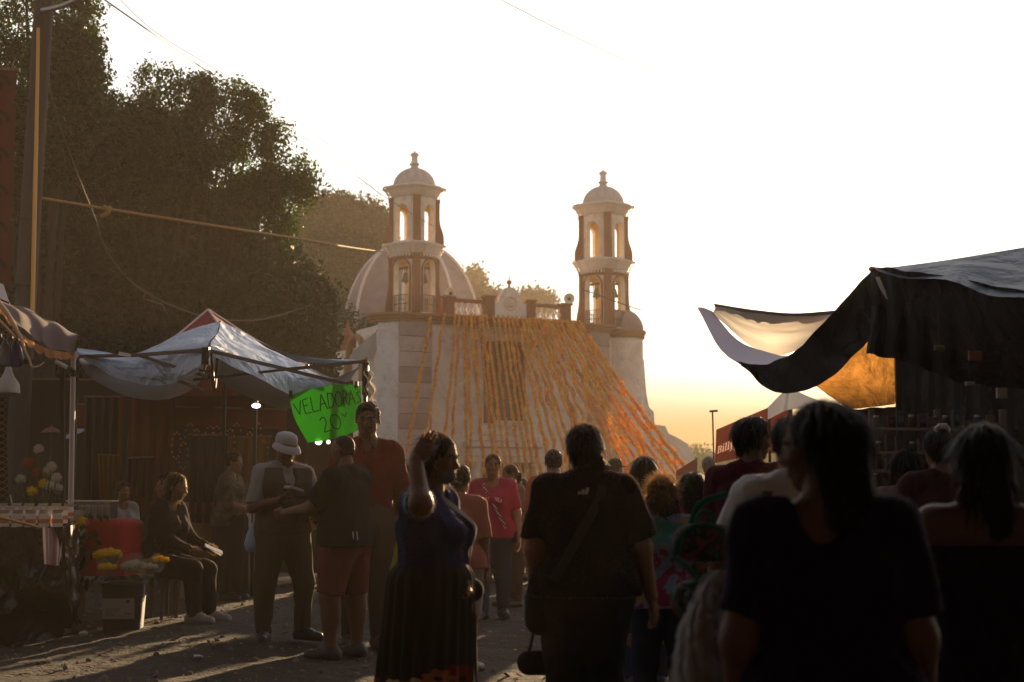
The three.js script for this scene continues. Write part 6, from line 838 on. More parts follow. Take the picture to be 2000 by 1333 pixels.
  if (hair) { const hg = hairOf(hair, hairLen).clone().applyMatrix4(hm); part(t, 'hair', hairMat, hg); if (d < 10 && hair !== 'crop') tag(part(t, 'hair_strands', hairMat, strands(hairOf(hair, hairLen), d < 5 ? 6500 : 3000, hair === 'long' ? 0.5 : 0.28, 0.004 + 0.0006 * d, px | 0).applyMatrix4(hm)), null, null, null, 'stuff'); if (fuzz) tag(part(t, 'loose_hair', hairMat === HAIR ? WISP : thin(0.4, 0.36, 0.3, 0.5), wisps(hair, hairLen, fuzz, Math.round(px))  .applyMatrix4(hm)), null, null, null, 'stuff'); }
  if (face) { for (const s of [-1, 1]) { part(t, "eye", EYEMAT, eyeGeo.clone().translate(0.13 * s, 0, 0.325).applyMatrix4(hm)); part(t, 'eyebrow', HAIR, tube([V(0.05 * s, 0.085, 0.388), V(0.13 * s, 0.105, 0.38), V(0.21 * s, 0.075, 0.33)], 0.018, 5).applyMatrix4(hm)); } }
  if (lint) { tag(part(t, 'arm_hair', LINTSKIN, fibres(bodyMesh.geometry, Math.round(lint * 2.4), d, px + 1, 0.3 * u)), null, null, null, 'stuff'); if (shirtMesh) tag(part(t, 'shirt_fuzz', LINT, fibres(shirtMesh.geometry, lint, d, px, 0.3 * u)), null, null, null, 'stuff'); }
  t.updateMatrixWorld(true);
  const near = (x, y, z, list) => list.reduce((m, p) => Math.min(m, distance(p, x, y, z)), 9);
  const kit = { t, u, J, hm, at0, gy, H, world: (v) => v.clone().applyMatrix4(t.matrixWorld), local: (v) => v.clone().applyMatrix4(t.matrixWorld.clone().invert()),
    on(x, y, side, off = 0.006, list = shirtPrims) { let z = side * 0.5 * u; for (let i = 0; i < 40; i++) { const q = near(x, y, z, list); if (q < 0.0015) break; z -= side * q * 0.9; if (z * side < -0.3) break; } return V(x, y, z + side * off); } };
  return kit;
}
// a flat band laid over a body: points in the person's frame
function band(points, w, th = 0.004) {
  const c = new THREE.CatmullRomCurve3(points), n = points.length * 6, pos = [], ix = [];
  for (let i = 0; i <= n; i++) { const p = c.getPointAt(i / n), tg = c.getTangentAt(i / n), out = V(p.x * 0.4, 0, p.z).normalize(), s = tg.clone().cross(out).normalize().multiplyScalar(w / 2), o = out.multiplyScalar(th); for (const q of [p.clone().sub(s), p.clone().add(s), p.clone().add(s).add(o), p.clone().sub(s).add(o)]) pos.push(q.x, q.y, q.z); if (i < n) { const k = i * 4; for (let e = 0; e < 4; e++) { const a = k + e, b = k + (e + 1) % 4; ix.push(a, a + 4, b, b, a + 4, b + 4); } } }
  const g = new THREE.BufferGeometry(); g.setAttribute('position', new THREE.Float32BufferAttribute(pos, 3)); g.setIndex(ix); g.computeVertexNormals(); return g;
}

// ---------------------------------------------------------------- the crowd
const denim = wear(0.035, 0.045, 0.07), khaki = wear(0.08, 0.066, 0.048), blackWear = wear(0.009, 0.009, 0.0095), brownWear = wear(0.07, 0.042, 0.03);
const bagThing = (name, label, cat, kit, group) => thing(name, label, cat, kit.t.position.clone(), kit.t.rotation.y, group);
// --- left, under the stalls
{
  const w = person('seated woman in black with long hair facing right, a pale paper in her hands', { px: 318, top: 924, lint: 5000, d: 12.3, yaw: 75, height: 1.6, seat: 0.46, hair: 'long', hairLen: 0.7, shirt: blackWear, sleeve: 1, pants: wear(0.012, 0.012, 0.016), shoes: SHOEWHITE, lean: 0.16, head: { pitch: 0.18 }, L: { thigh: [0.1, -0.12, 1], shin: [0, -1, 0.1], up: [0.1, -1, 0.35], fore: [-0.15, -0.35, 1], hand: 'grip', palm: [-1, 0, 0], foot: [0.1, 0, 1] }, R: { thigh: [-0.14, -0.1, 1], shin: [0.02, -1, 0.05], up: [-0.1, -1, 0.3], fore: [0.15, -0.4, 1], hand: 'grip', palm: [1, 0, 0], foot: [-0.1, 0, 1] } });
  const st = thing('stool', 'low dark stool under the seated woman in black', 'stool', w.t.position.clone(), w.t.rotation.y); part(st, 'seat', M.wood, new THREE.CylinderGeometry(0.17, 0.17, 0.03, 20).translate(0, 0.36, -0.03)); for (const [x, z] of [[-0.11, 0.08], [0.11, 0.08], [-0.11, -0.14], [0.11, -0.14]]) part(st, 'leg', M.wood, bar(V(x * 1.15, 0, z * 1.1), V(x, 0.345, z), 0.025));
  const pp = thing('paper', 'pale folded paper held by the seated woman in black', 'paper', w.world(w.J.R.grip.clone().lerp(w.J.L.grip, 0.5).add(V(0, 0.02, 0.05)))); part(pp, 'sheet', cloth(0.4, 0.42, 0.44), box(0.16, 0.004, 0.11, 0, 0, 0, 0.3, -0.5, 0.2), box(0.16, 0.004, 0.11, 0.01, 0.012, 0.01, 0.35, -0.42, 0.25)); part(pp, 'fold', cloth(0.36, 0.38, 0.4), box(0.005, 0.012, 0.11, -0.07, 0.04, 0.01, 0.3, -0.5));
  const m = person('seated man in dark clothes with a sunlit ear, beside the seated woman', { px: 348, top: 932, d: 13, yaw: -70, height: 1.66, male: true, seat: 0.45, hair: 'short', shirt: wear(0.02, 0.018, 0.018), sleeve: 0.9, pants: blackWear, lean: 0.1, L: { thigh: [0.1, -0.1, 1], shin: [0, -1, 0], fore: [-0.2, -0.5, 1] }, R: { thigh: [-0.1, -0.1, 1], shin: [0, -1, 0], fore: [0.2, -0.5, 1] } });
  const s2 = thing('stool', 'low dark stool under the seated man with the sunlit ear', 'stool', m.t.position.clone(), m.t.rotation.y); part(s2, 'seat', M.wood, new THREE.CylinderGeometry(0.17, 0.17, 0.03, 20).translate(0, 0.345, -0.03)); for (const [x, z] of [[-0.11, 0.08], [0.11, 0.08], [-0.11, -0.14], [0.11, -0.14]]) part(s2, 'leg', M.wood, bar(V(x * 1.15, 0, z * 1.1), V(x, 0.33, z), 0.025));
  person('child with short dark hair and pale top behind the red cloth table', { px: 238, top: 940, d: 13.2, yaw: 40, hair: 'short', shirt: wear(0.3, 0.3, 0.32), sleeve: 0.5, pants: denim, cell: 0.014 });
  const sk = person('woman in dark patterned blouse and long black skirt facing right', { px: 452, top: 880, d: 14.5, yaw: 82, hair: 'bun', shirt: std(1, 1, 1, 0.95, { map: scaled(tex(64, (u, v) => { const a = torus(u, v, 9, 3, 6); return a > 0.12 ? [0.3, 0.28, 0.2] : a < -0.15 ? [0.14, 0.12, 0.08] : [0.2, 0.2, 0.13]; }, { srgb: true }), 3) }), sleeve: 0.6, skirt: { mat: blackWear, to: 0.06, spread: 0.125, pleats: 10 }, head: { pitch: 0.12 }, g: 1.15, L: { up: [0.15, -1, 0.3], fore: [0, -0.2, 1], hand: 'grip' }, R: { up: [-0.15, -1, 0.25], fore: [0.1, -0.3, 1], hand: 'grip' } });
  person('short person with white collar standing behind the woman in long black skirt', { px: 494, top: 898, d: 15.6, yaw: 200, hair: 'short', shirt: wear(0.4, 0.38, 0.36), sleeve: 0.5, pants: wear(0.18, 0.14, 0.1) });
  const rb = thing('drum', 'ochre barrel standing behind the seated woman and the black skirt', 'barrel', V(at(408, 1100, 14.9).x, 0.14, -14.9)); part(rb, 'barrel_body', std(0.14, 0.09, 0.025, 0.7), lathe([[0, 0], [0.27, 0], [0.29, 0.02], [0.28, 0.3], [0.29, 0.32], [0.28, 0.6], [0.29, 0.62], [0.28, 0.8], [0.29, 0.83], [0, 0.83]], 26)); part(rb, 'lid', std(0.16, 0.05, 0.03, 0.7), new THREE.CylinderGeometry(0.29, 0.29, 0.16, 26).translate(0, 0.915, 0));
}
// --- the man in the hat
{
  const k = person('man in white brimmed hat and pocketed vest, standing in front of the tent', { px: 556, top: 842, collar: true, d: 11, yaw: 32, male: true, g: 1.12, skin: SKIN.dark, hair: 'crop', fuzz: 30, face: true, shirt: wear(0.25, 0.24, 0.24), sleeve: 0.5, pants: khaki, hem: 0.55, lint: 5000, head: { pitch: 0.22, yaw: 0.15 }, L: { up: [0.2, -1, 0.25], fore: [-0.35, 0.1, 1], hand: 'grip', palm: [0, 0.4, -1], thigh: [0.22, -1, 0.06], shin: [0.02, -1, -0.04], foot: [0.5, 0, 1] }, R: { up: [-0.3, -1, 0.15], fore: [0.75, 0.25, 0.9], hand: 'grip', palm: [0, 1, 0.2], thigh: [-0.16, -1, 0], shin: [0, -1, -0.02], foot: [-0.5, 0, 1] } });
  const u = k.u, vest = wear(0.08, 0.066, 0.05); const vm = skin3d([cap(k.at0(-0.045, 0.55, 0), k.at0(0.045, 0.55, 0), 0.1 * u), cap(k.at0(-0.035, 0.64, 0.004), k.at0(0.035, 0.64, 0.004), 0.101 * u), cap(k.at0(-0.05, 0.735, 0), k.at0(0.05, 0.735, 0), 0.095 * u), cap(k.at0(-0.085, 0.8, 0), k.at0(0.085, 0.8, 0), 0.058 * u), cut({ c: k.at0(0, 0.83, 0.09), r: V(0.035 * u, 0.1 * u, 0.06 * u), k: 0.02 })], 0.012, 0.02 * u, { clip: [(x, y) => 0.515 * u - y, (x, y) => y - 0.832 * u], noise: { amp: 0.008, f: [12, 7, 12], s: 3 } }); part(k.t, 'vest', vest, vm);
  for (const [x, y] of [[-0.05, 0.6], [0.055, 0.6], [0.052, 0.72], [-0.052, 0.72]]) { const p = k.on(x * u, y * u, 1, 0.042); part(k.t, 'pocket', vest, slab(0.075 * u, 0.06 * u, 0.02, p.x, p.y, p.z, 0.006)); part(k.t, 'pocket_flap', vest, box(0.078 * u, 0.018 * u, 0.024, p.x, p.y + 0.028 * u, p.z + 0.002)); }
  part(k.t, 'belt', M2.black, lathe([[0.088 * u, 0.585 * u], [0.096 * u, 0.585 * u], [0.096 * u, 0.602 * u], [0.088 * u, 0.602 * u]], 30).scale(1.18, 1, 0.98));
  part(k.t, 'moustache', HAIR, limb([V(-0.1, -0.225, 0.35), V(0, -0.195, 0.41), V(0.1, -0.225, 0.35)], 0.028, 0.028, 7).applyMatrix4(k.hm));
  const h = thing('brimmed_hat', 'white bucket hat with a wide stiff brim on the man in the vest', 'hat', k.world(V(0, 0, 0).applyMatrix4(k.hm))); h.quaternion.setFromRotationMatrix(new THREE.Matrix4().extractRotation(k.t.matrixWorld.clone().multiply(k.hm))); const s = 0.21, hw = wear(0.34, 0.34, 0.36);
  part(h, 'crown', hw, lathe([[0.36 * s, 0.15 * s], [0.395 * s, 0.16 * s], [0.39 * s, 0.34 * s], [0.34 * s, 0.47 * s], [0.2 * s, 0.55 * s], [0, 0.57 * s]], 28).scale(1, 1, 1.15).translate(0, 0, -0.05 * s)); part(h, 'brim', hw, lathe([[0.36 * s, 0.17 * s], [0.385 * s, 0.185 * s], [0.47 * s, 0.09 * s], [0.545 * s, -0.05 * s], [0.535 * s, -0.065 * s], [0.46 * s, 0.07 * s]], 32).scale(0.95, 1, 1.12).translate(0, 0, 0.05 * s).rotateX(0.16));
  const b = thing('small_notebook', 'small pale notebook held against the vest by the man in the hat', 'notebook', k.world(k.J.R.grip.clone().add(V(0.02, 0.03, 0.03))), k.t.rotation.y); part(b, 'cover', cloth(0.3, 0.28, 0.25), box(0.13, 0.012, 0.09, 0, 0, 0, 0.2, -0.25)); part(b, 'pages', cloth(0.5, 0.48, 0.45), box(0.12, 0.008, 0.082, 0.002, 0.011, 0, 0.2, -0.25));
  const pb = thing('plastic_bag', 'pale blue plastic bag hanging beside the hip of the man in the hat', 'bag', at(492, 1052, 11.3)); part(pb, 'bag', std(0.28, 0.4, 0.55, 0.35, { transmission: 0.3, thickness: 0 }), lathe([[0, -0.11], [0.045, -0.1], [0.06, -0.04], [0.045, 0.03], [0.015, 0.1], [0.02, 0.12]], 14).scale(1, 1, 0.7)); part(pb, 'handle', std(0.28, 0.4, 0.55, 0.35), tube([V(0.01, 0.11, 0), V(0.015, 0.2, 0), V(0.05, 0.27, 0)], 0.006, 5));
}
// --- the bald man and the man in the red shirt
{
  const k = person('bald man in black polo and pink shorts reaching towards the man in the hat', { px: 676, top: 846, collar: true, d: 10.5, yaw: -118, male: true, g: 1.22, skin: SKIN.dark, hair: 'crop', fuzz: 0, shirt: wear(0.014, 0.016, 0.018), sleeve: 0.42, hem: 0.5, pants: wear(0.13, 0.038, 0.04), pantsTo: 0.47, head: { pitch: 0.15, yaw: -0.1 }, L: { up: [0.15, -0.85, 0.6], fore: [0.02, -0.15, 1], hand: 'grip', palm: [-1, 0.3, 0], thigh: [0.12, -1, 0.1], shin: [0.03, -1, -0.06] }, R: { up: [-0.25, -0.9, 0.45], fore: [0.3, -0.25, 1], hand: 'grip', palm: [1, 0.3, 0], thigh: [-0.12, -1, -0.02], shin: [-0.02, -1, -0.05] } });
  for (const s of [0, 1]) { const q = k.on((0.07 + s * 0.02) * k.u, 0.55 * k.u, -1, 0.006); part(k.t, 'shirt_mark', cloth(0.5, 0.5, 0.5), bar(q.clone().add(V(0, -0.03, 0)), q.clone().add(V(0.012, 0.03, 0)), 0.008)); }
  const cn = thing('candle', 'thin candle with a gleaming tip passed between the bald man and the hat man', 'candle', k.world(k.J.R.grip)); part(cn, 'wax', std(0.5, 0.2, 0.12, 0.4), new THREE.CylinderGeometry(0.014, 0.014, 0.17, 12).rotateZ(0.3)); part(cn, 'foil', std(0.7, 0.6, 0.4, 0.25, { metalness: 0.8 }), new THREE.CylinderGeometry(0.017, 0.016, 0.04, 12).translate(0, 0.085, 0).rotateZ(0.3));
  const r = person('tall man with moustache in long-sleeved red shirt and khaki trousers', { px: 718, top: 783, lint: 7000, collar: true, d: 11.3, yaw: 8, male: true, hair: 'short', fuzz: 160, face: true, skin: SKIN.dark, shirt: wear(0.13, 0.02, 0.015), sleeve: 1, hem: 0.53, pants: khaki, head: { yaw: -0.12, pitch: 0.08 }, L: { up: [0.22, -1, -0.02], fore: [0.03, -1, 0.16], hand: 'grip' }, R: {} });
  const u = r.u; part(r.t, 'belt', M2.black, lathe([[0.078 * u, 0.583 * u], [0.083 * u, 0.583 * u], [0.083 * u, 0.606 * u], [0.078 * u, 0.606 * u]], 30).scale(1.3, 1, 1)); part(r.t, 'moustache', HAIR, limb([V(-0.115, -0.235, 0.345), V(-0.05, -0.205, 0.4), V(0, -0.198, 0.41), V(0.05, -0.205, 0.4), V(0.115, -0.235, 0.345)], 0.03, 0.03, 7).applyMatrix4(r.hm));
  const pk = r.on(0.05 * u, 0.72 * u, 1, 0.012); part(r.t, 'chest_pocket', wear(0.17, 0.026, 0.02), slab(0.06 * u, 0.06 * u, 0.008, pk.x, pk.y, pk.z, 0.003)); for (let i = 0; i < 5; i++) { const b = r.on(0, (0.6 + i * 0.05) * u, 1, 0.004); part(r.t, 'button', M2.black, new THREE.CylinderGeometry(0.005, 0.005, 0.003, 8).rotateX(Math.PI / 2).translate(b.x, b.y, b.z)); }
  const g = r.J.L.grip, bg = thing('plastic_bag', 'translucent yellow carrier bag in the hand of the man in red', 'bag', r.world(g)); part(bg, 'bag', thin(0.55, 0.5, 0.06, 0.45, { roughness: 0.5 }), skin3d([ell(0, -0.25, 0, 0.075, 0.11, 0.05), cap(V(-0.03, -0.16, 0), V(-0.012, -0.03, 0), 0.02, 0.008), cap(V(0.03, -0.16, 0), V(0.012, -0.03, 0), 0.02, 0.008)], 0.009, 0.05, { noise: { amp: 0.014, f: [22, 12, 22] } })); part(bg, 'handle', std(0.55, 0.5, 0.06, 0.6), new THREE.TorusGeometry(0.022, 0.006, 6, 14).scale(0.8, 1.4, 1).translate(0, -0.012, 0));
  person('dark-haired person just behind the shoulder of the man in red', { px: 794, top: 904, d: 14.5, yaw: 180, hair: 'short', shirt: blackWear, sleeve: 0.5, pants: brownWear });
}
// --- the woman in blue
{
  const flor = (() => { const cv = document.createElement('canvas'); cv.width = 512; cv.height = 512; const c = cv.getContext('2d'); c.fillStyle = '#171310'; c.fillRect(0, 0, 512, 512); const r = random(9); for (let i = 0; i < 34; i++) { const x = r() * 512, y = 365 + r() * 150, R = 16 + r() * 18; c.fillStyle = ['#8a2a1c', '#a33a3a', '#7c1f30', '#b0643a', '#6a7a4a', '#c8b8a0'][i % 6]; for (let p = 0; p < 7; p++) { c.beginPath(); c.ellipse(x + R * 0.6 * Math.cos(p * 0.9), y + R * 0.6 * Math.sin(p * 0.9), R * 0.55, R * 0.36, p * 0.9, 0, 7); c.fill(); } c.fillStyle = '#2a1a10'; c.beginPath(); c.arc(x, y, R * 0.25, 0, 7); c.fill(); } const t = new THREE.CanvasTexture(cv); t.colorSpace = THREE.SRGBColorSpace; t.flipY = false; t.wrapS = THREE.RepeatWrapping; return t; })();
  const k = person('woman in blue top and long black skirt with flowered hem, hand at her hair', { px: 845, top: 840, d: 6.0, yaw: 72, lint: 9000, g: 1.08, hair: 'long', hairLen: 1.15, fuzz: 1100, face: true, shirt: wear(0.022, 0.035, 0.13), sleeve: 0.32, hem: 0.63, skirt: { mat: std(1, 1, 1, 0.95, { map: flor }), to: 0.22, spread: 0.138, pleats: 22, back: 0.02, waist: 0.67 }, head: { yaw: -0.12, pitch: 0.1 }, R: { up: [-0.85, 0.0, 0.4], fore: [0.5, 0.8, -0.3], hand: 'flat', palm: [0.9, 0, 0.2], handDir: [0.35, 0.9, 0.3] }, L: { up: [0.12, -1, 0.0], fore: [-0.7, -0.4, 0.55] } });
  const u = k.u, sl = wear(0.2, 0.32, 0.42), j = k.J.R; part(k.t, 'patterned_sleeve', std(1, 1, 1, 0.95, { map: scaled(tex(64, (u2, v2) => { const a = torus(u2, v2, 8, 3, 3); return a > 0.08 ? [0.42, 0.56, 0.62] : [0.16, 0.34, 0.42]; }, { srgb: true }), 5) }), skin3d([cap(j.S.clone().add(V(0.01, 0.012, 0)), j.S.clone().lerp(j.E, 0.72), 0.046 * u, 0.041 * u, 1)], 0.009, 0.01, { noise: { amp: 0.006, f: [16, 12, 16] } }));
  const mk = thing('face_mask', 'grey-blue cloth mask pulled over the chin of the woman in blue', 'mask', k.world(V(0, 0, 0))); mk.quaternion.setFromRotationMatrix(new THREE.Matrix4().extractRotation(k.t.matrixWorld)); part(mk, 'mask_cup', wear(0.12, 0.15, 0.18), skin3d([ell(0, -0.33, 0.16, 0.225, 0.19, 0.25), cut({ ...ell(0, 0.02, -0.1, 0.5, 0.27, 0.8), k: 0.03 }), cut({ ...ell(0, -0.3, -0.25, 0.5, 0.5, 0.33), k: 0.03 })], 0.024, 0.03).applyMatrix4(k.hm)); for (const s of [-1, 1]) part(mk, 'ear_loop', wear(0.35, 0.36, 0.38), tube([V(0.22 * s, -0.28, 0.16), V(0.34 * s, -0.1, 0.02), V(0.36 * s, 0.02, -0.06)], 0.012, 5).applyMatrix4(k.hm));
  const bg = bagThing('crossbody_bag', 'crossbody bag with pale strap down the front of the woman in blue', 'bag', k); part(bg, 'strap', wear(0.4, 0.36, 0.33), band([k.at0(-0.02, 0.83, 0.02), k.on(0.01 * u, 0.79 * u, 1, 0.022), k.on(0.03 * u, 0.74 * u, 1, 0.022), k.on(0.05 * u, 0.68 * u, 1, 0.024), k.on(0.07 * u, 0.63 * u, 1, 0.016)], 0.03)); part(bg, 'pouch', wear(0.03, 0.03, 0.035), skin3d([cap(V(0.11 * u, 0.58 * u, 0.02), V(0.11 * u, 0.56 * u, 0.12), 0.05)], 0.01, 0.02));
}
// --- middle of the street
{
  const s = person('person in salmon shirt and pale shorts walking away behind the woman in blue', { px: 897, top: 905, lint: 5000, d: 10, yaw: 165, hair: 'short', shirt: wear(0.36, 0.13, 0.1), sleeve: 0.5, pants: wear(0.25, 0.24, 0.23), pantsTo: 0.5, fuzz: 160 });
  const k = person('girl in pink printed shirt and jeans walking towards the camera', { px: 963, top: 884, d: 14.2, folds: 0.35, lint: 6000, yaw: -4, hair: 'tail', hairLen: 0.5, fuzz: 260, face: true, skin: SKIN.light, shirt: wear(0.34, 0.03, 0.075), sleeve: 0.45, hem: 0.49, pants: denim, head: { yaw: 0.12, tilt: -0.06 }, g: 1.02, L: { up: [0.25, -1, -0.08], fore: [0.1, -1, 0.15], thigh: [0.03, -1, -0.12], shin: [0, -1, -0.28] }, R: { up: [-0.22, -1, 0.1], fore: [-0.05, -1, 0.25], thigh: [-0.04, -1, 0.16], shin: [-0.02, -1, -0.02] } });
  const u = k.u, cv = document.createElement('canvas'); cv.width = 256; cv.height = 96; const c = cv.getContext('2d'); c.clearRect(0, 0, 256, 96); c.fillStyle = '#f0d4d8'; c.strokeStyle = '#7a2038'; c.lineWidth = 2; c.font = 'bold 38px serif'; c.textAlign = 'center'; 'CALIFORNIA'.split('').forEach((ch, i) => { const a = (i - 4.5) * 0.07; c.save(); c.translate(128 + 310 * Math.sin(a), 370 - 310 * Math.cos(a)); c.rotate(a); c.fillText(ch, 0, 0); c.restore(); }); const ct = new THREE.CanvasTexture(cv); ct.colorSpace = THREE.SRGBColorSpace;
  const rows = [0.765, 0.742, 0.715, 0.69].map((y) => [-0.066, -0.03, 0, 0.03, 0.066].map((x) => k.on(x * u * 1.12, y * u, 1, 0.013))), gg = sheet(rows, 20, 10), uv = gg.attributes.uv; for (let i = 0; i < uv.count; i++) uv.setY(i, 1 - uv.getY(i)); part(k.t, 'shirt_print', std(1, 1, 1, 0.9, { map: ct, transparent: true }), flipUV(gg));
  const bg = bagThing('crossbody_bag', 'small bag on a checked strap across the pink shirt', 'bag', k), chk = tex(32, (a, b) => ((Math.floor(a * 4) + Math.floor(b * 4)) % 2 ? [0.75, 0.7, 0.68] : [0.12, 0.08, 0.09]), { srgb: true }); part(bg, 'strap', std(1, 1, 1, 0.9, { map: scaled(chk, 14) }), band([k.on(-0.055 * u, 0.82 * u, 1, 0.022), k.on(-0.035 * u, 0.775 * u, 1, 0.022), k.on(0, 0.71 * u, 1, 0.023), k.on(0.035 * u, 0.65 * u, 1, 0.023), k.on(0.06 * u, 0.6 * u, 1, 0.024), k.on(0.085 * u, 0.555 * u, 1, 0.022)], 0.026)); part(bg, 'pouch', wear(0.02, 0.02, 0.022), slab(0.15, 0.11, 0.05, 0.1 * u, 0.5 * u, 0.03, 0.012)); part(bg, 'zip', M.steel, box(0.12, 0.006, 0.004, 0.1 * u, 0.53 * u, 0.056));
  const w = person('woman with tied hair in grey vest over a brown top, facing left', { px: 1000, top: 905, lint: 5000, d: 15.8, yaw: -62, hair: 'tail', hairLen: 0.4, fuzz: 300, shirt: wear(0.22, 0.12, 0.095), sleeve: 0.4, pants: brownWear, hem: 0.48, head: { pitch: 0.1 }, L: { up: [0.1, -1, 0.2], fore: [-0.1, -0.5, 0.9] } });
  part(w.t, 'vest', wear(0.07, 0.075, 0.09), skin3d([cap(w.at0(-0.05, 0.73, -0.01), w.at0(0.05, 0.73, -0.01), 0.082 * w.u), cap(w.at0(-0.09, 0.8, -0.01), w.at0(0.09, 0.8, -0.01), 0.05 * w.u)], 0.014, 0.02, { clip: [(x, y) => 0.7 * w.u - y, (x, y) => y - 0.832 * w.u] }));
  person('person in coral shirt and brown trousers half hidden by the woman in black', { px: 1082, top: 876, lint: 5000, d: 13.4, yaw: 185, hair: 'short', fuzz: 240, shirt: wear(0.4, 0.13, 0.07), sleeve: 0.5, pants: brownWear, g: 1.1, male: true });
}
// --- the woman in the black shirt
{
  const k = person('heavy-set woman in black T-shirt with side ponytail walking away', { px: 1140, top: 823, d: 6.4, lint: 32000, yaw: 176, g: 1.2, hair: 'sidetail', fuzz: 1500, shirt: wear(0.0085, 0.0085, 0.009), sleeve: 0.44, hem: 0.515, loose: 0.02, pants: wear(0.024, 0.023, 0.025), skin: SKIN.mid, head: { tilt: 0.03 }, L: { up: [0.2, -1, -0.05], fore: [0.02, -1, 0.2], hand: 'grip' }, R: { up: [-0.36, -1, 0.04], fore: [-0.2, -1, 0.12], hand: 'relaxed' , thigh: [0.0, -1, 0.02]} });
  const u = k.u, bg = bagThing('crossbody_bag', 'dark crossbody bag with grey strap over the back of the black T-shirt', 'bag', k); part(bg, 'strap', wear(0.05, 0.048, 0.05), band([[-0.055, 0.825], [-0.045, 0.79], [-0.02, 0.74], [0.01, 0.69], [0.035, 0.645], [0.06, 0.6], [0.085, 0.56]].map(([x, y]) => k.on(x * u, y * u, -1, 0.012)), 0.042)); part(bg, 'pouch', wear(0.02, 0.02, 0.02), skin3d([cap(V(0.2, 0.5 * u, 0.05), V(0.2, 0.44 * u, 0.05), 0.07), cap(V(0.2, 0.5 * u, -0.02), V(0.2, 0.44 * u, -0.02), 0.06)], 0.012, 0.04));
  for (let i = 0; i < 3; i++) { const b = k.on((0.012 - i * 0.011) * u, 0.822 * u - 0.011 * u, -1, 0.007), h = 0.008 * u * (1 + i * 0.75); part(k.t, 'triangle_logo', cloth(0.6, 0.6, 0.6), box(0.0085 * u, h, 0.003, b.x, 0.8 * u + h / 2, b.z - 0.014, 0, 0.32)); }
  const sc = thing('hair_tie', 'dark scrunchie round the side ponytail of the woman in black', 'hair tie', k.world(V(-0.27, -0.24, -0.36).applyMatrix4(k.hm))); part(sc, 'band', blackWear, new THREE.TorusGeometry(0.026, 0.009, 8, 18).rotateX(1.3)); part(sc, 'knot', blackWear, new THREE.SphereGeometry(0.012, 10, 8).translate(0.02, 0.01, 0.02));
  const hb = thing('shopping_bag', 'dark red shopping bag hanging in the crowd right of the woman in black', 'bag', at(1258, 1085, 7.6)); part(hb, 'bag', wear(0.25, 0.02, 0.015), skin3d([ell(0, -0.02, 0, 0.06, 0.12, 0.045), cap(V(0, 0.06, 0), V(0.01, 0.14, 0), 0.03, 0.012)], 0.01, 0.03, { noise: { amp: 0.01, f: [20, 12, 20] } })); part(hb, 'handle', wear(0.2, 0.02, 0.015), tube([V(0.01, 0.14, 0), V(0.02, 0.22, 0), V(0.03, 0.3, 0)], 0.008, 5));
  const hb2 = thing('handbag', 'black handbag carried low at the left of the woman in black', 'bag', k.world(k.J.L.grip)); part(hb2, 'bag', wear(0.012, 0.012, 0.012), skin3d([cap(V(-0.06, -0.2, 0), V(0.06, -0.2, 0), 0.055)], 0.01, 0.02)); part(hb2, 'handle', wear(0.02, 0.02, 0.02), tube([V(-0.06, -0.15, 0), V(-0.02, -0.03, 0), V(0.02, -0.03, 0), V(0.06, -0.15, 0)], 0.007, 5));
}
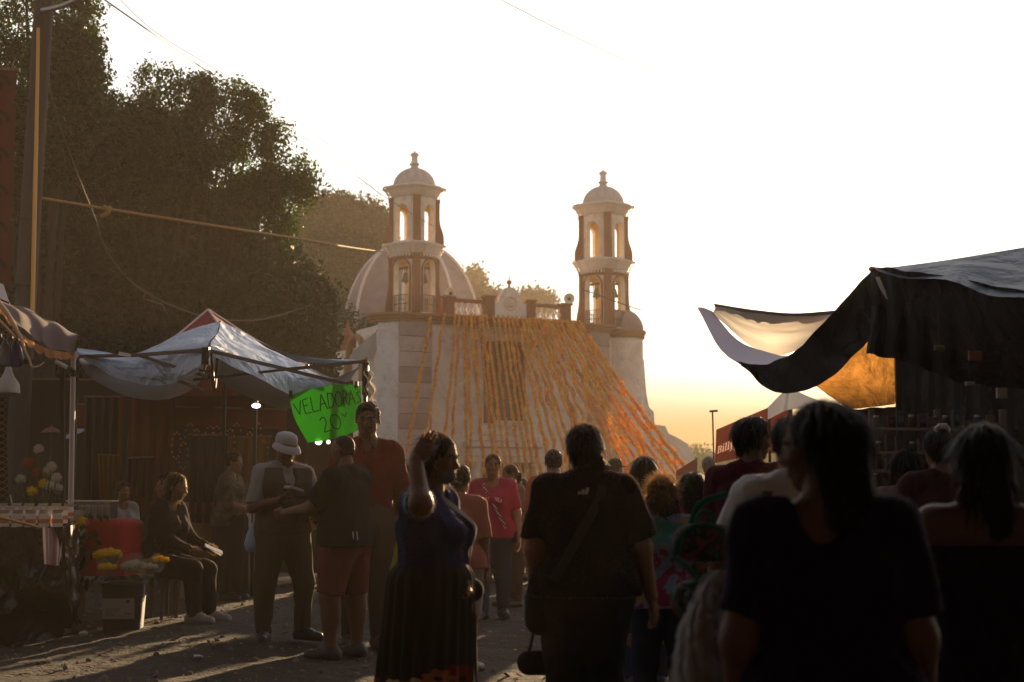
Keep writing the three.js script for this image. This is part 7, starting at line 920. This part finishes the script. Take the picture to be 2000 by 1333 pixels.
// --- right of the middle
{
  const c = person('person in dark cap facing right beyond the shoulder of the woman in black', { px: 1198, top: 894, d: 17, yaw: 130, hair: 'short', shirt: blackWear, sleeve: 0.5, pants: denim, male: true, fuzz: 100 });
  const capOn = (kit, label, m, logo) => { const h = thing('baseball_cap', label, 'cap', kit.world(V(0, 0, 0))); h.quaternion.setFromRotationMatrix(new THREE.Matrix4().extractRotation(kit.t.matrixWorld)); const dome = skin3d([ell(0, 0.16, -0.05, 0.375, 0.4, 0.44)], 0.026, 0.05, { clip: [(x, y, z) => 0.11 - y + 0.1 * (z + 0.05)] }).applyMatrix4(kit.hm); part(h, 'crown', m, dome); part(h, 'visor', m, lathe([[0.3, 0], [0.34, 0.02], [0.56, 0], [0.6, -0.03], [0.56, -0.02], [0.34, 0]], 16, -0.95, 1.9).scale(0.82, 1, 1.1).translate(0, 0.13, 0.02).applyMatrix4(kit.hm)); part(h, 'top_button', m, new THREE.SphereGeometry(0.03, 10, 8).translate(0, 0.565, -0.05).applyMatrix4(kit.hm)); return h; };
  capOn(c, 'dark cap with pale front on the person beyond the woman in black', wear(0.05, 0.045, 0.045));
  person('woman with long loose dark hair seen from behind before the garlands', { px: 1258, top: 888, d: 9.4, yaw: 178, hair: 'long', hairLen: 0.6, fuzz: 1100, shirt: wear(0.05, 0.035, 0.03), sleeve: 0.4, pants: denim });
  const ch = person('child with wild sunlit curls and a bright patterned shirt, seen from behind', { px: 1292, top: 932, d: 7.5, lint: 8000, yaw: 172, hair: 'curly', hairLen: 0.9, fuzz: 4200, shirt: std(1, 1, 1, 0.95, { map: scaled(tex(128, (a, b) => { const n = torus(a, b, 6, 3, 8), m = torus(a, b, 9, 2, 3); return n > 0.15 ? [0.5, 0.12, 0.3] : n < -0.18 ? [0.2, 0.5, 0.5] : m > 0.15 ? [0.6, 0.5, 0.2] : [0.42, 0.5, 0.6]; }, { srgb: true }), 2.2) }), sleeve: 0.4, hem: 0.49, pants: wear(0.022, 0.03, 0.05), L: { thigh: [0.1, -1, 0.1], shin: [0, -1, -0.1] }, R: { thigh: [-0.1, -1, -0.08], shin: [0, -1, -0.1], up: [-0.25, -1, 0.3], fore: [0.2, -0.4, 0.9] } });
  person('child with glowing untidy hair between the curly child and the pink shirt', { px: 1338, top: 936, d: 10.5, yaw: 170, hair: 'curly', hairLen: 0.3, fuzz: 1200, shirt: blackWear, sleeve: 0.5, pants: denim });
  const p = person('girl in bright pink shirt with long dark hair and a black backpack', { px: 1352, top: 918, lint: 6000, d: 8.1, yaw: 160, hair: 'long', hairLen: 0.5, fuzz: 300, shirt: wear(0.36, 0.028, 0.1), sleeve: 0.48, hem: 0.48, pants: denim, R: { up: [-0.4, -1, 0.1], fore: [-0.1, -0.8, 0.5] }, L: { up: [0.3, -1, 0.2], fore: [-0.1, -0.5, 0.9] } });
  const pack = (kit, name, label, m, trim, w, h, y, z, strapM) => { const b = bagThing(name, label, 'backpack', kit), u = kit.u, q = kit.on(0, y * u, -1, 0); part(b, 'pack_body', m, skin3d([cap(V(-w * 0.3, y * u - h * 0.28, q.z - z), V(w * 0.3, y * u - h * 0.28, q.z - z), z + w * 0.12), cap(V(-w * 0.26, y * u + h * 0.24, q.z - z * 0.9), V(w * 0.26, y * u + h * 0.24, q.z - z * 0.9), z + w * 0.08)], 0.011, 0.04, { noise: { amp: 0.006, f: [14, 10, 14] } })); part(b, 'front_pocket', trim, skin3d([cap(V(-w * 0.2, y * u - h * 0.2, q.z - z * 2.1), V(w * 0.2, y * u - h * 0.2, q.z - z * 2.1), z * 0.55)], 0.01, 0.02)); for (const s of [-1, 1]) part(b, 'strap', strapM, band([kit.on(s * 0.06 * u, 0.77 * u, -1, 0.012), kit.at0(s * 0.066, 0.855, -0.02), kit.on(s * 0.066 * u, 0.78 * u, 1, 0.012), kit.on(s * 0.075 * u, 0.68 * u, 1, 0.014)], 0.04)); part(b, 'grab_loop', strapM, new THREE.TorusGeometry(0.03, 0.006, 6, 14).translate(0, y * u + h * 0.5, q.z - z * 0.6)); return b; };
  pack(p, 'backpack', 'black backpack on the girl in the bright pink shirt', wear(0.012, 0.012, 0.014), wear(0.02, 0.02, 0.022), 0.28, 0.36, 0.67, 0.06, wear(0.015, 0.015, 0.017));
  const hc = thing('hair_clip', 'tiny greenish clip catching the sun on the pink-shirted girl', 'hair clip', p.world(V(-0.1, 0.53, -0.1).applyMatrix4(p.hm))); part(hc, 'clip', std(0.4, 0.7, 0.1, 0.2), slab(0.03, 0.012, 0.012, 0, 0, 0, 0.003)); part(hc, 'pin', M.steel, bar(V(-0.02, -0.006, 0), V(0.02, -0.006, 0), 0.003));
  person('grey-haired person far back in the haze under the red banner', { px: 1384, top: 891, d: 18.5, yaw: 178, hair: 'short', hairMat: HAIRGREY, fuzz: 200, shirt: wear(0.2, 0.15, 0.12), sleeve: 0.6, pants: denim });
  const m = person('man in dark cap and maroon shirt turned to the right', { px: 1466, top: 812, lint: 8000, collar: true, d: 7.7, yaw: 150, male: true, hair: 'short', fuzz: 120, shirt: wear(0.055, 0.01, 0.02), sleeve: 0.55, pants: denim, head: { yaw: -0.75 }, g: 1.12, skin: SKIN.dark });
  const cp = capOn(m, 'black baseball cap with white emblem on the man in maroon', wear(0.012, 0.012, 0.014)); const em = (a, b) => bar(V(...a).applyMatrix4(m.hm), V(...b).applyMatrix4(m.hm), 0.007); part(cp, 'emblem', cloth(0.6, 0.6, 0.62), em([0.2, 0.36, 0.36], [0.2, 0.2, 0.385]), em([0.2, 0.2, 0.385], [0.29, 0.21, 0.33]), em([0.23, 0.4, 0.31], [0.3, 0.28, 0.29]), em([0.3, 0.28, 0.29], [0.32, 0.2, 0.29])); 
  const wt = person('woman in white T-shirt with a green patterned strap, half hidden by the nearest woman', { px: 1548, top: 806, d: 5.3, yaw: 176, g: 1.25, hair: 'bun', fuzz: 200, shirt: wear(0.58, 0.6, 0.66), sleeve: 0.42, hem: 0.5, pants: denim, R: { }, L: { up: [0.42, -1, 0.2], fore: [0.25, -0.75, 0.5] } });
  const tb = bagThing('tote_bag', 'tote on a green flowered strap over the white T-shirt', 'bag', wt), u = wt.u; part(tb, 'strap', std(1, 1, 1, 0.95, { map: scaled(tex(64, (a, b) => { const n = torus(a, b, 7, 3, 2); return n > 0.12 ? [0.5, 0.2, 0.14] : n < -0.1 ? [0.12, 0.2, 0.14] : [0.16, 0.3, 0.24]; }, { srgb: true }), 4) }), band([wt.on(0.075 * u, 0.82 * u, -1, 0.012), wt.on(0.085 * u, 0.78 * u, -1, 0.012), wt.on(0.09 * u, 0.72 * u, -1, 0.012), wt.on(0.095 * u, 0.65 * u, -1, 0.012)], 0.055)); part(tb, 'tote_body', wear(0.1, 0.14, 0.1), skin3d([cap(V(0.17, 0.52 * u, -0.08), V(0.17, 0.46 * u, -0.08), 0.09)], 0.012, 0.02));
  // mint pack carried low, on a child
  const kid = person('small child with dark hair in front of the woman in white, mostly hidden', { px: 1462, top: 1004, d: 4.7, yaw: 172, hair: 'short', fuzz: 160, shirt: wear(0.1, 0.12, 0.12), sleeve: 0.5, pants: denim });
  const bp = thing('backpack', 'dark flowered backpack with mint green trim hanging at the left of the child', 'backpack', at(1378, 1100, 5.0), -0.15), fl = std(1, 1, 1, 0.95, { map: scaled(tex(128, (a, b) => { const n = torus(a, b, 10, 3, 5); return n > 0.16 ? [0.5, 0.28, 0.25] : n < -0.16 ? [0.24, 0.45, 0.36] : [0.2, 0.21, 0.18]; }, { srgb: true }), 4) }), mint = wear(0.03, 0.17, 0.115); part(bp, 'pack_body', fl, skin3d([cap(V(-0.055, -0.13, 0), V(0.055, -0.13, 0), 0.07), cap(V(-0.045, 0.07, 0), V(0.045, 0.07, 0), 0.066)], 0.01, 0.03)); part(bp, 'front_pocket', fl, skin3d([cap(V(-0.04, -0.12, 0.075), V(0.04, -0.12, 0.075), 0.035)], 0.008, 0.02)); part(bp, 'trim', mint, tube(Array.from({ length: 17 }, (_, i) => V(0.105 * Math.cos(i / 16 * Math.PI), 0.02 + 0.115 * Math.sin(i / 16 * Math.PI), 0.045)), 0.009, 6)); part(bp, 'trim', mint, tube([V(-0.105, 0.02, 0.05), V(-0.05, -0.02, 0.078), V(0.02, -0.07, 0.08), V(0.1, 0.03, 0.06)], 0.01, 6)); part(bp, 'trim', mint, tube([V(0.105, 0.02, 0.05), V(0.05, -0.03, 0.08), V(-0.06, -0.075, 0.082)], 0.009, 6)); part(bp, 'strap', mint, tube([V(-0.05, 0.13, -0.03), V(-0.02, 0.2, -0.05), V(0.08, 0.24, -0.06)], 0.013, 6)); part(bp, 'grab_loop', mint, new THREE.TorusGeometry(0.028, 0.007, 6, 14).translate(0, 0.15, 0));
}
// --- nearest people
{
  const k = person('nearest woman with very long dark hair and purple shirt, face turned left', { px: 1606, top: 772, lint: 14000, d: 3.2, yaw: 184, g: 1.06, hair: 'long', hairLen: 2.1, fuzz: 200, skin: SKIN.dark, face: true, shirt: wear(0.018, 0.009, 0.034), sleeve: 0.4, hem: 0.48, neckLow: 0.03, pants: blackWear, cell: 0.008, head: { yaw: 1.0, pitch: 0.05, size: 1.02 }, L: { up: [0.2, -1, 0.02], fore: [0.02, -1, 0.12] }, R: { up: [-0.22, -1, 0], fore: [-0.08, -1, 0.12] } });
  const w = thing('cloth_bundle', 'crumpled white cloth bundle hanging at the left side of the nearest woman', 'cloth', at(1358, 1245, 3.35)); const wo = w.position, W = (px, py, d) => at(px, py, d).sub(wo); part(w, 'bundle', wear(0.28, 0.29, 0.32), sheet([[W(1352, 1190, 3.42), W(1372, 1150, 3.4), W(1392, 1132, 3.38), W(1404, 1140, 3.36)], [W(1330, 1250, 3.4), W(1355, 1220, 3.34), W(1382, 1210, 3.32), W(1402, 1215, 3.34)], [W(1312, 1340, 3.42), W(1345, 1330, 3.3), W(1380, 1325, 3.28), W(1402, 1320, 3.32)], [W(1304, 1420, 3.44), W(1345, 1425, 3.3), W(1382, 1420, 3.28), W(1402, 1410, 3.32)]], 60, 60, (p, u, v) => { p.z += 0.018 * Math.sin(u * 34 + 2.5 * Math.sin(v * 5)) * (0.3 + v) + 0.02 * fbm(u * 8, v * 10, 3); p.x += 0.012 * fbm(u * 9, v * 7, 8); }, 0.01)); part(w, 'tie', wear(0.28, 0.29, 0.32), limb([W(1392, 1140, 3.37), W(1408, 1128, 3.35), W(1424, 1150, 3.34)], 0.02, 0.012, 8));
  const r = person('woman at the right edge with bare shoulders and a long dark ponytail', { px: 1918, top: 816, d: 4.0, yaw: 176, g: 1.1, hair: 'long', hairLen: 1.9, fuzz: 200, skin: SKIN.dark, shirt: wear(0.014, 0.009, 0.016), sleeve: 0, hem: 0.5, neckLow: 0.065, pants: blackWear, head: { yaw: 0.25 } });
  const b = person('person with white hair clip before the goods shelf at the right', { px: 1836, top: 830, d: 7.6, yaw: 182, hair: 'bun', shirt: wear(0.05, 0.02, 0.02), sleeve: 0.45, pants: denim, g: 1.1, fuzz: 160 }); const hc = thing('hair_clip', 'white claw clip in the hair of the person before the shelf', 'hair clip', b.world(V(0, 0.44, -0.4).applyMatrix4(b.hm))); for (const s of [-1, 1]) part(hc, 'claw', std(0.6, 0.62, 0.65, 0.4), tube([V(s * 0.015, 0.03, 0), V(s * 0.035, 0.012, -0.02), V(s * 0.025, -0.03, 0)], 0.008, 6)); part(hc, 'hinge', std(0.6, 0.62, 0.65, 0.4), slab(0.05, 0.03, 0.016, 0, 0.025, -0.01, 0.005));
  person('long-haired woman in pale top in the dark between the two nearest women', { px: 1768, top: 874, d: 8.6, yaw: 165, hair: 'long', hairLen: 0.6, shirt: wear(0.16, 0.11, 0.12), sleeve: 0.3, pants: denim, fuzz: 160 });
}

// --- mostly hidden people, placed to cast shade on the street at left
const deep = [[868, 922, 19, 'behind the woman in blue', 0.1, 0.05, 0.05], [958, 918, 22, 'straight behind the girl in pink', 0.2, 0.2, 0.22], [1006, 924, 20, 'behind the woman in grey vest', 0.08, 0.1, 0.16], [1118, 915, 18.5, 'hidden left behind the woman in black', 0.22, 0.18, 0.12], [1158, 920, 21, 'hidden right behind the woman in black', 0.14, 0.05, 0.07], [1236, 926, 20, 'before the garlands left of the long-haired woman', 0.05, 0.09, 0.08], [1276, 930, 23, 'before the garlands above the curly child', 0.2, 0.12, 0.1], [1420, 916, 16, 'between the pink shirt and the man in maroon', 0.12, 0.1, 0.08], [812, 930, 25, 'far off behind the shoulder of the man in red', 0.16, 0.14, 0.12], [1052, 934, 27, 'far off left of the woman in black', 0.1, 0.1, 0.12]].map(([px, top, d, where, r, g, b], i) => person('mostly hidden person deep in the crowd, placed to shade the street, ' + where, { px, top, d, yaw: 160 + 40 * Math.sin(i * 3), male: i % 2 === 1, hair: ['short', 'tail', 'long', 'short', 'bun'][i % 5], hairLen: 0.6, fuzz: 60, shirt: wear(r, g, b), sleeve: 0.5, pants: i % 2 ? denim : brownWear, cell: 0.02 }));

[[884, 24, 'far off left of the salmon shirt', 0], [902, 21, 'just above the salmon shirt', 3], [926, 26, 'in the gap left of the girl in pink', 5], [944, 19.5, 'close behind the girl in pink at her right hand', 1], [984, 25, 'in the gap right of the girl in pink', 2], [1022, 22, 'right of the woman in grey vest', 7], [1038, 25.5, 'far off above the coral shirt', 4], [1066, 20, 'close behind the coral shirt', 6], [1100, 23, 'straight behind the woman in black', 8], [1140, 26, 'farthest behind the woman in black', 9], [1180, 24, 'behind the person in dark cap', 0], [1212, 22, 'right of the person in dark cap', 2], [1310, 21, 'far off above the child with untidy hair', 5], [850, 27, 'farthest behind the woman in blue', 8], [1345, 24, 'beside the tilted board', 1]].forEach(([px, d, where, k], i) => { const o = deep[k].t.clone(), p = at(px, 960, d); o.name = numbered('person'); o.userData = { category: 'person', label: 'mostly hidden person far down the street, placed to shade the ground, ' + where }; o.position.set(p.x, ground(p.x, p.z), p.z); o.rotation.y += 0.5 * Math.sin(i * 5); o.scale.setScalar((0.86 + 0.1 * Math.abs(Math.sin(i * 3))) * 1.55 / deep[k].H); scene.add(o); });  // clones of the hidden people, placed for more shade on the ground
renderer.render(scene, camera);
